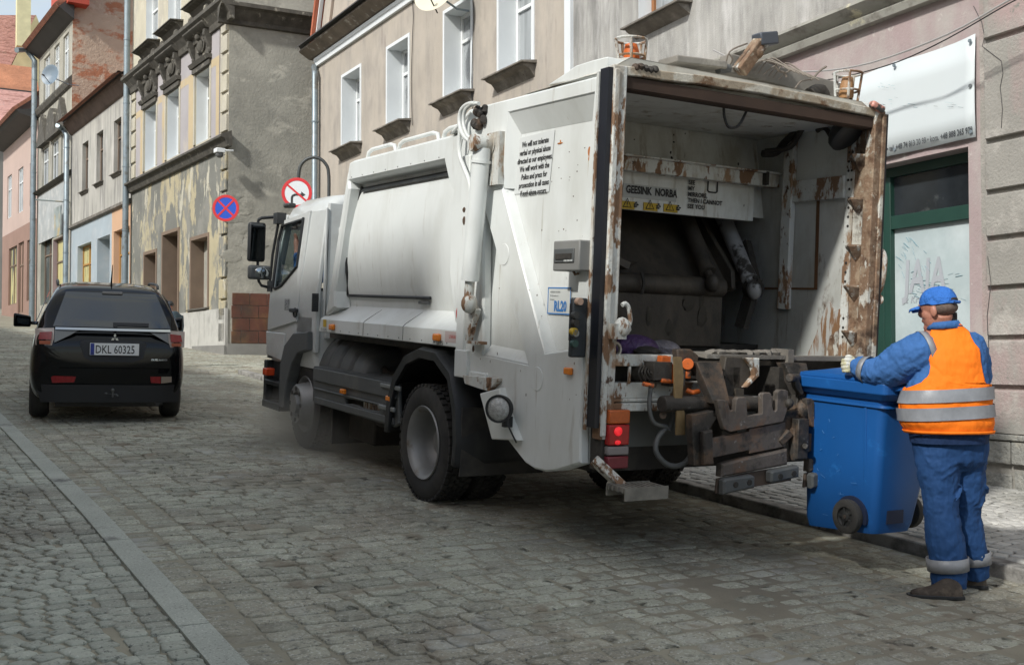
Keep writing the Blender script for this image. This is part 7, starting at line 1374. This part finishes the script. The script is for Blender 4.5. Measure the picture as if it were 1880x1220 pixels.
c=MB(); c.box(X_(194),X_(206),-.05,.1,Z_(722),Z_(712)); c.cyl((X_(200),-.10,Z_(718)),(X_(200),-.10,Z_(708)),.012,8); c.ball((X_(200),-.10,Z_(706)),.022,.022,.022,10,8); c.ball((X_(189),-.05,Z_(712)),.02,.015,.015,8,6); c.ball((X_(208),-.05,Z_(716)),.02,.015,.015,8,6); c.tube([(X_(185),-.045,Z_(712)),(X_(208),-.05,Z_(714))],.012,6); part("tow_bar",c,m_gry,car,smooth=50)
# ================================================================== SIGNS, CAMERA, CABLES
def facing(name,label,cat,px,py,dist,group=None):
    d=ray(px,py); P=CAM+d*dist/(d@_f); m_=np.eye(4); m_[:3,0]=_r; m_[:3,1]=-_ff; m_[:3,2]=[0,0,1]; m_[:3,3]=P; th=thing(name,label,cat,(0,0,0),m_,group); return th,dist/FPX
m_sred=mat("sign_red",(.60,.03,.035),.4,vary=.04); m_sblue=mat("sign_blue",(.015,.08,.50),.4,vary=.04); m_swhite=mat("sign_white",(.66,.70,.72),.4,vary=.03); m_back=mat("sign_grey",(.2,.2,.2),.5,metal=.3)
def disc(r0,r1,y0,y1,n=40):
    c=MB(); o=[(r1*math.cos(2*math.pi*k/n),r1*math.sin(2*math.pi*k/n)) for k in range(n)]
    if r0>0: i=[(r0*math.cos(2*math.pi*k/n),r0*math.sin(2*math.pi*k/n)) for k in range(n)]; c.plate([o,i],1,y0,y1)
    else: c.prism(o,1,y0,y1)
    return c
sg_,k_=facing("road_sign","round blue and red no-stopping sign at the corner of the yellow house","road sign",414.5,382,25.0); r0=24.5*k_
part("sign_plate",disc(0,r0*.99,-.02,-.004),m_back,sg_); part("blue_face",disc(0,r0*.84,-.002,.004),m_sblue,sg_); part("red_rim",disc(r0*.80,r0,.0045,.010),m_sred,sg_)
c=MB(); 
for s_ in (-1,1): c.bar((-.58*r0,.009,-.58*r0*s_),(.58*r0,.009,.58*r0*s_),.008 if s_>0 else .006,.15*r0,(0,0,1)) if 0 else c.obox((0,.007+.0008*s_,0),1.66*r0,.004,.15*r0,[(.7071,0,.7071*s_),(0,1,0),(-.7071*s_,0,.7071)])
part("red_cross",c,m_sred,sg_)
c=MB(); c.tube([(-r0*.2,-.03,-.0),(-r0*.2,-.6,-.0)],.02,6); c.tube([(r0*.2,-.03,-.0),(r0*.2,-.6,-.0)],.02,6); c.box(-r0*1.1,r0*.5,-.05,-.03,-.02,.02); part("wall_bracket",c,m_back,sg_)
sg_,k_=facing("road_sign","round red and white no-right-turn sign on a curved pole above the truck cab","road sign",545,354,23.2); r0=28*k_
part("sign_plate",disc(0,r0*.99,-.02,-.004),m_back,sg_); part("white_face",disc(0,r0*.86,-.002,.004),m_swhite,sg_); part("red_rim",disc(r0*.80,r0,.0045,.010),m_sred,sg_)
q=lambda x,y:((x-545)*k_,(354-y)*k_)
c=MB(); c.plate([[q(534,378),q(534,362),q(536,358),q(541,355.5),q(553,355.5),q(553,351.5),q(561,357.5),q(553,363),q(553,359.5),q(543,359.5),q(539,361),q(538,364),q(538,378)]],1,.0042,.007); part("arrow",c,m_ink,sg_)
c=MB(); c.obox((0,.0085,0),1.64*r0,.003,.13*r0,[(.76,0,-.65),(0,1,0),(.65,0,.76)]); part("red_bar",c,m_sred,sg_)
c=MB(); c.tube([(*q(547,345)[:1],-.04,q(547,345)[1]),(q(547,326)[0],-.04,q(547,326)[1]),(q(551,303)[0],-.04,q(551,303)[1]),(q(565,290)[0],-.04,q(565,290)[1]),(q(583,289)[0],-.04,q(583,289)[1]),(q(597,300)[0],-.04,q(597,300)[1]),(q(603,322)[0],-.04,q(603,322)[1]),(q(603,400)[0],-.04,q(603,400)[1]),(q(603,400)[0],-.04,-3.4)],.036,10,sm=3); part("curved_pole",c,mat("dark_pole",(.06,.065,.065),.5,metal=.3),sg_,smooth=50)
# street name plate on the end wall, CCTV camera and its cables
np_=thing("street_name_plate","small navy street name plate on the grey end wall beside the truck mirror","street sign"); FEo=Facade(FY.world(0,0,0),dE,1 if sgn>0 else -1); onframe(np_,FEo)
a_=FEo.at(435,407,.05); b_=FEo.at(475,421,.05); c=MB(); c.box(a_[0],b_[0],.03,.045,b_[1],a_[1]); part("plate",c,mat("navy_enamel",(.02,.04,.14),.35),np_)
c=MB(); uu=(1,0,0); c.text("ul. Środkowa",(a_[0]+.06,.048,b_[1]+.045),uu,(0,0,1),.095,bold=.004); c.v=[(x,.0475,z) for x,y,z in c.v]; part("lettering",c,m_swhite,np_)
cc=thing("cctv_camera","white CCTV dome camera on the corner of the yellow house under the moulding","camera"); onframe(cc,FY)
a_=FY.at(404,283,.35); c=MB(); c.tube([(a_[0]+.0,.0,a_[1]+.12),(a_[0],.35,a_[1]+.10)],.03,8); c.box(a_[0]-.12,a_[0]+.12,.25,.48,a_[1]+.03,a_[1]+.14); part("housing",c,m_frame,cc,bevel=.02)
c=MB(); c.ball((a_[0],.36,a_[1]-.01),.10,.10,.09,14,8); part("dome",c,mat("smoked_dome",(.12,.12,.12),.15),cc,smooth=60)
c=MB(); P_=lambda x,y,b=.06: FEo.world(FEo.at(x,y,b)[0],b,FEo.at(x,y,b)[1]); c.tube([P_(412,284),P_(424,292),P_(430,312),P_(434,340),P_(433,370),P_(436,398),P_(448,405),P_(475,404)],.014,5,sm=3); cb_=part("wall_cable",c,m_wire,None); tag(cb_,"black cable running down the grey end wall from the CCTV camera to the name plate","cable")
c=MB(); 
ends=[(1900,-22,.5),(1850,2,.5),(1740,63,.5),(1600,115,.5),(1500,131,.5),(1430,128,.5),(1378,118,.5),(1340,106,.5),(1310,92,.5)]
c.tube([FRr.world(FRr.at(x,y,b)[0],b,FRr.at(x,y,b)[1]) for x,y,b in ends],.009,6,sm=4); w1_=part("overhead_cable",c,mat("pale_cable",(.35,.34,.33),.6),None); tag(w1_,"pale cable sagging along the right-hand house in front of the banner, the upper of two","cable","cables in front of the banner")
c=MB(); c.tube([FRr.world(FRr.at(x,y+5,b)[0],b,FRr.at(x,y+5,b)[1]) for x,y,b in [(1900,-22,.45),(1850,3,.45),(1740,66,.45),(1650,108,.45),(1560,134,.45),(1500,143,.45),(1430,138,.45),(1310,120,.45)]],.006,6,sm=4); w2_=part("overhead_cable",c,m_wire,None); tag(w2_,"thin dark cable sagging along the right-hand house just below the pale one","cable","cables in front of the banner")
# dust stirred up by the front wheel
dv=MB(); q=G(600,815); dv.ball((q[0]+.15,q[1]-.1,.20),1.0,1.7,.50,24,12); dm=bpy.data.materials.new("dust"); dm.use_nodes=True; N=dm.node_tree.nodes; K_=dm.node_tree.links; N.remove(N["Principled BSDF"]); pv=N.new("ShaderNodeVolumePrincipled"); pv.inputs["Color"].default_value=(.62,.60,.54,1)
tc=N.new("ShaderNodeTexCoord"); mpn=N.new("ShaderNodeMapping"); mpn.inputs["Scale"].default_value=(1.,1/1.7,2.); vl=N.new("ShaderNodeVectorMath"); vl.operation='LENGTH'; rg_=N.new("ShaderNodeMapRange"); rg_.inputs[1].default_value=1.; rg_.inputs[2].default_value=0.; rg_.inputs[3].default_value=0.; rg_.inputs[4].default_value=2.6
K_.new(tc.outputs["Object"],mpn.inputs["Vector"]); K_.new(mpn.outputs[0],vl.inputs[0]); K_.new(vl.outputs["Value"],rg_.inputs[0]); K_.new(rg_.outputs[0],pv.inputs["Density"]); K_.new(pv.outputs[0],N["Material Output"].inputs["Volume"])
o=part("dust_cloud",dv,dm,None,frame=ROAD,loc=(q[0]+.15,q[1]-.1,.20)); o["kind"]="stuff";
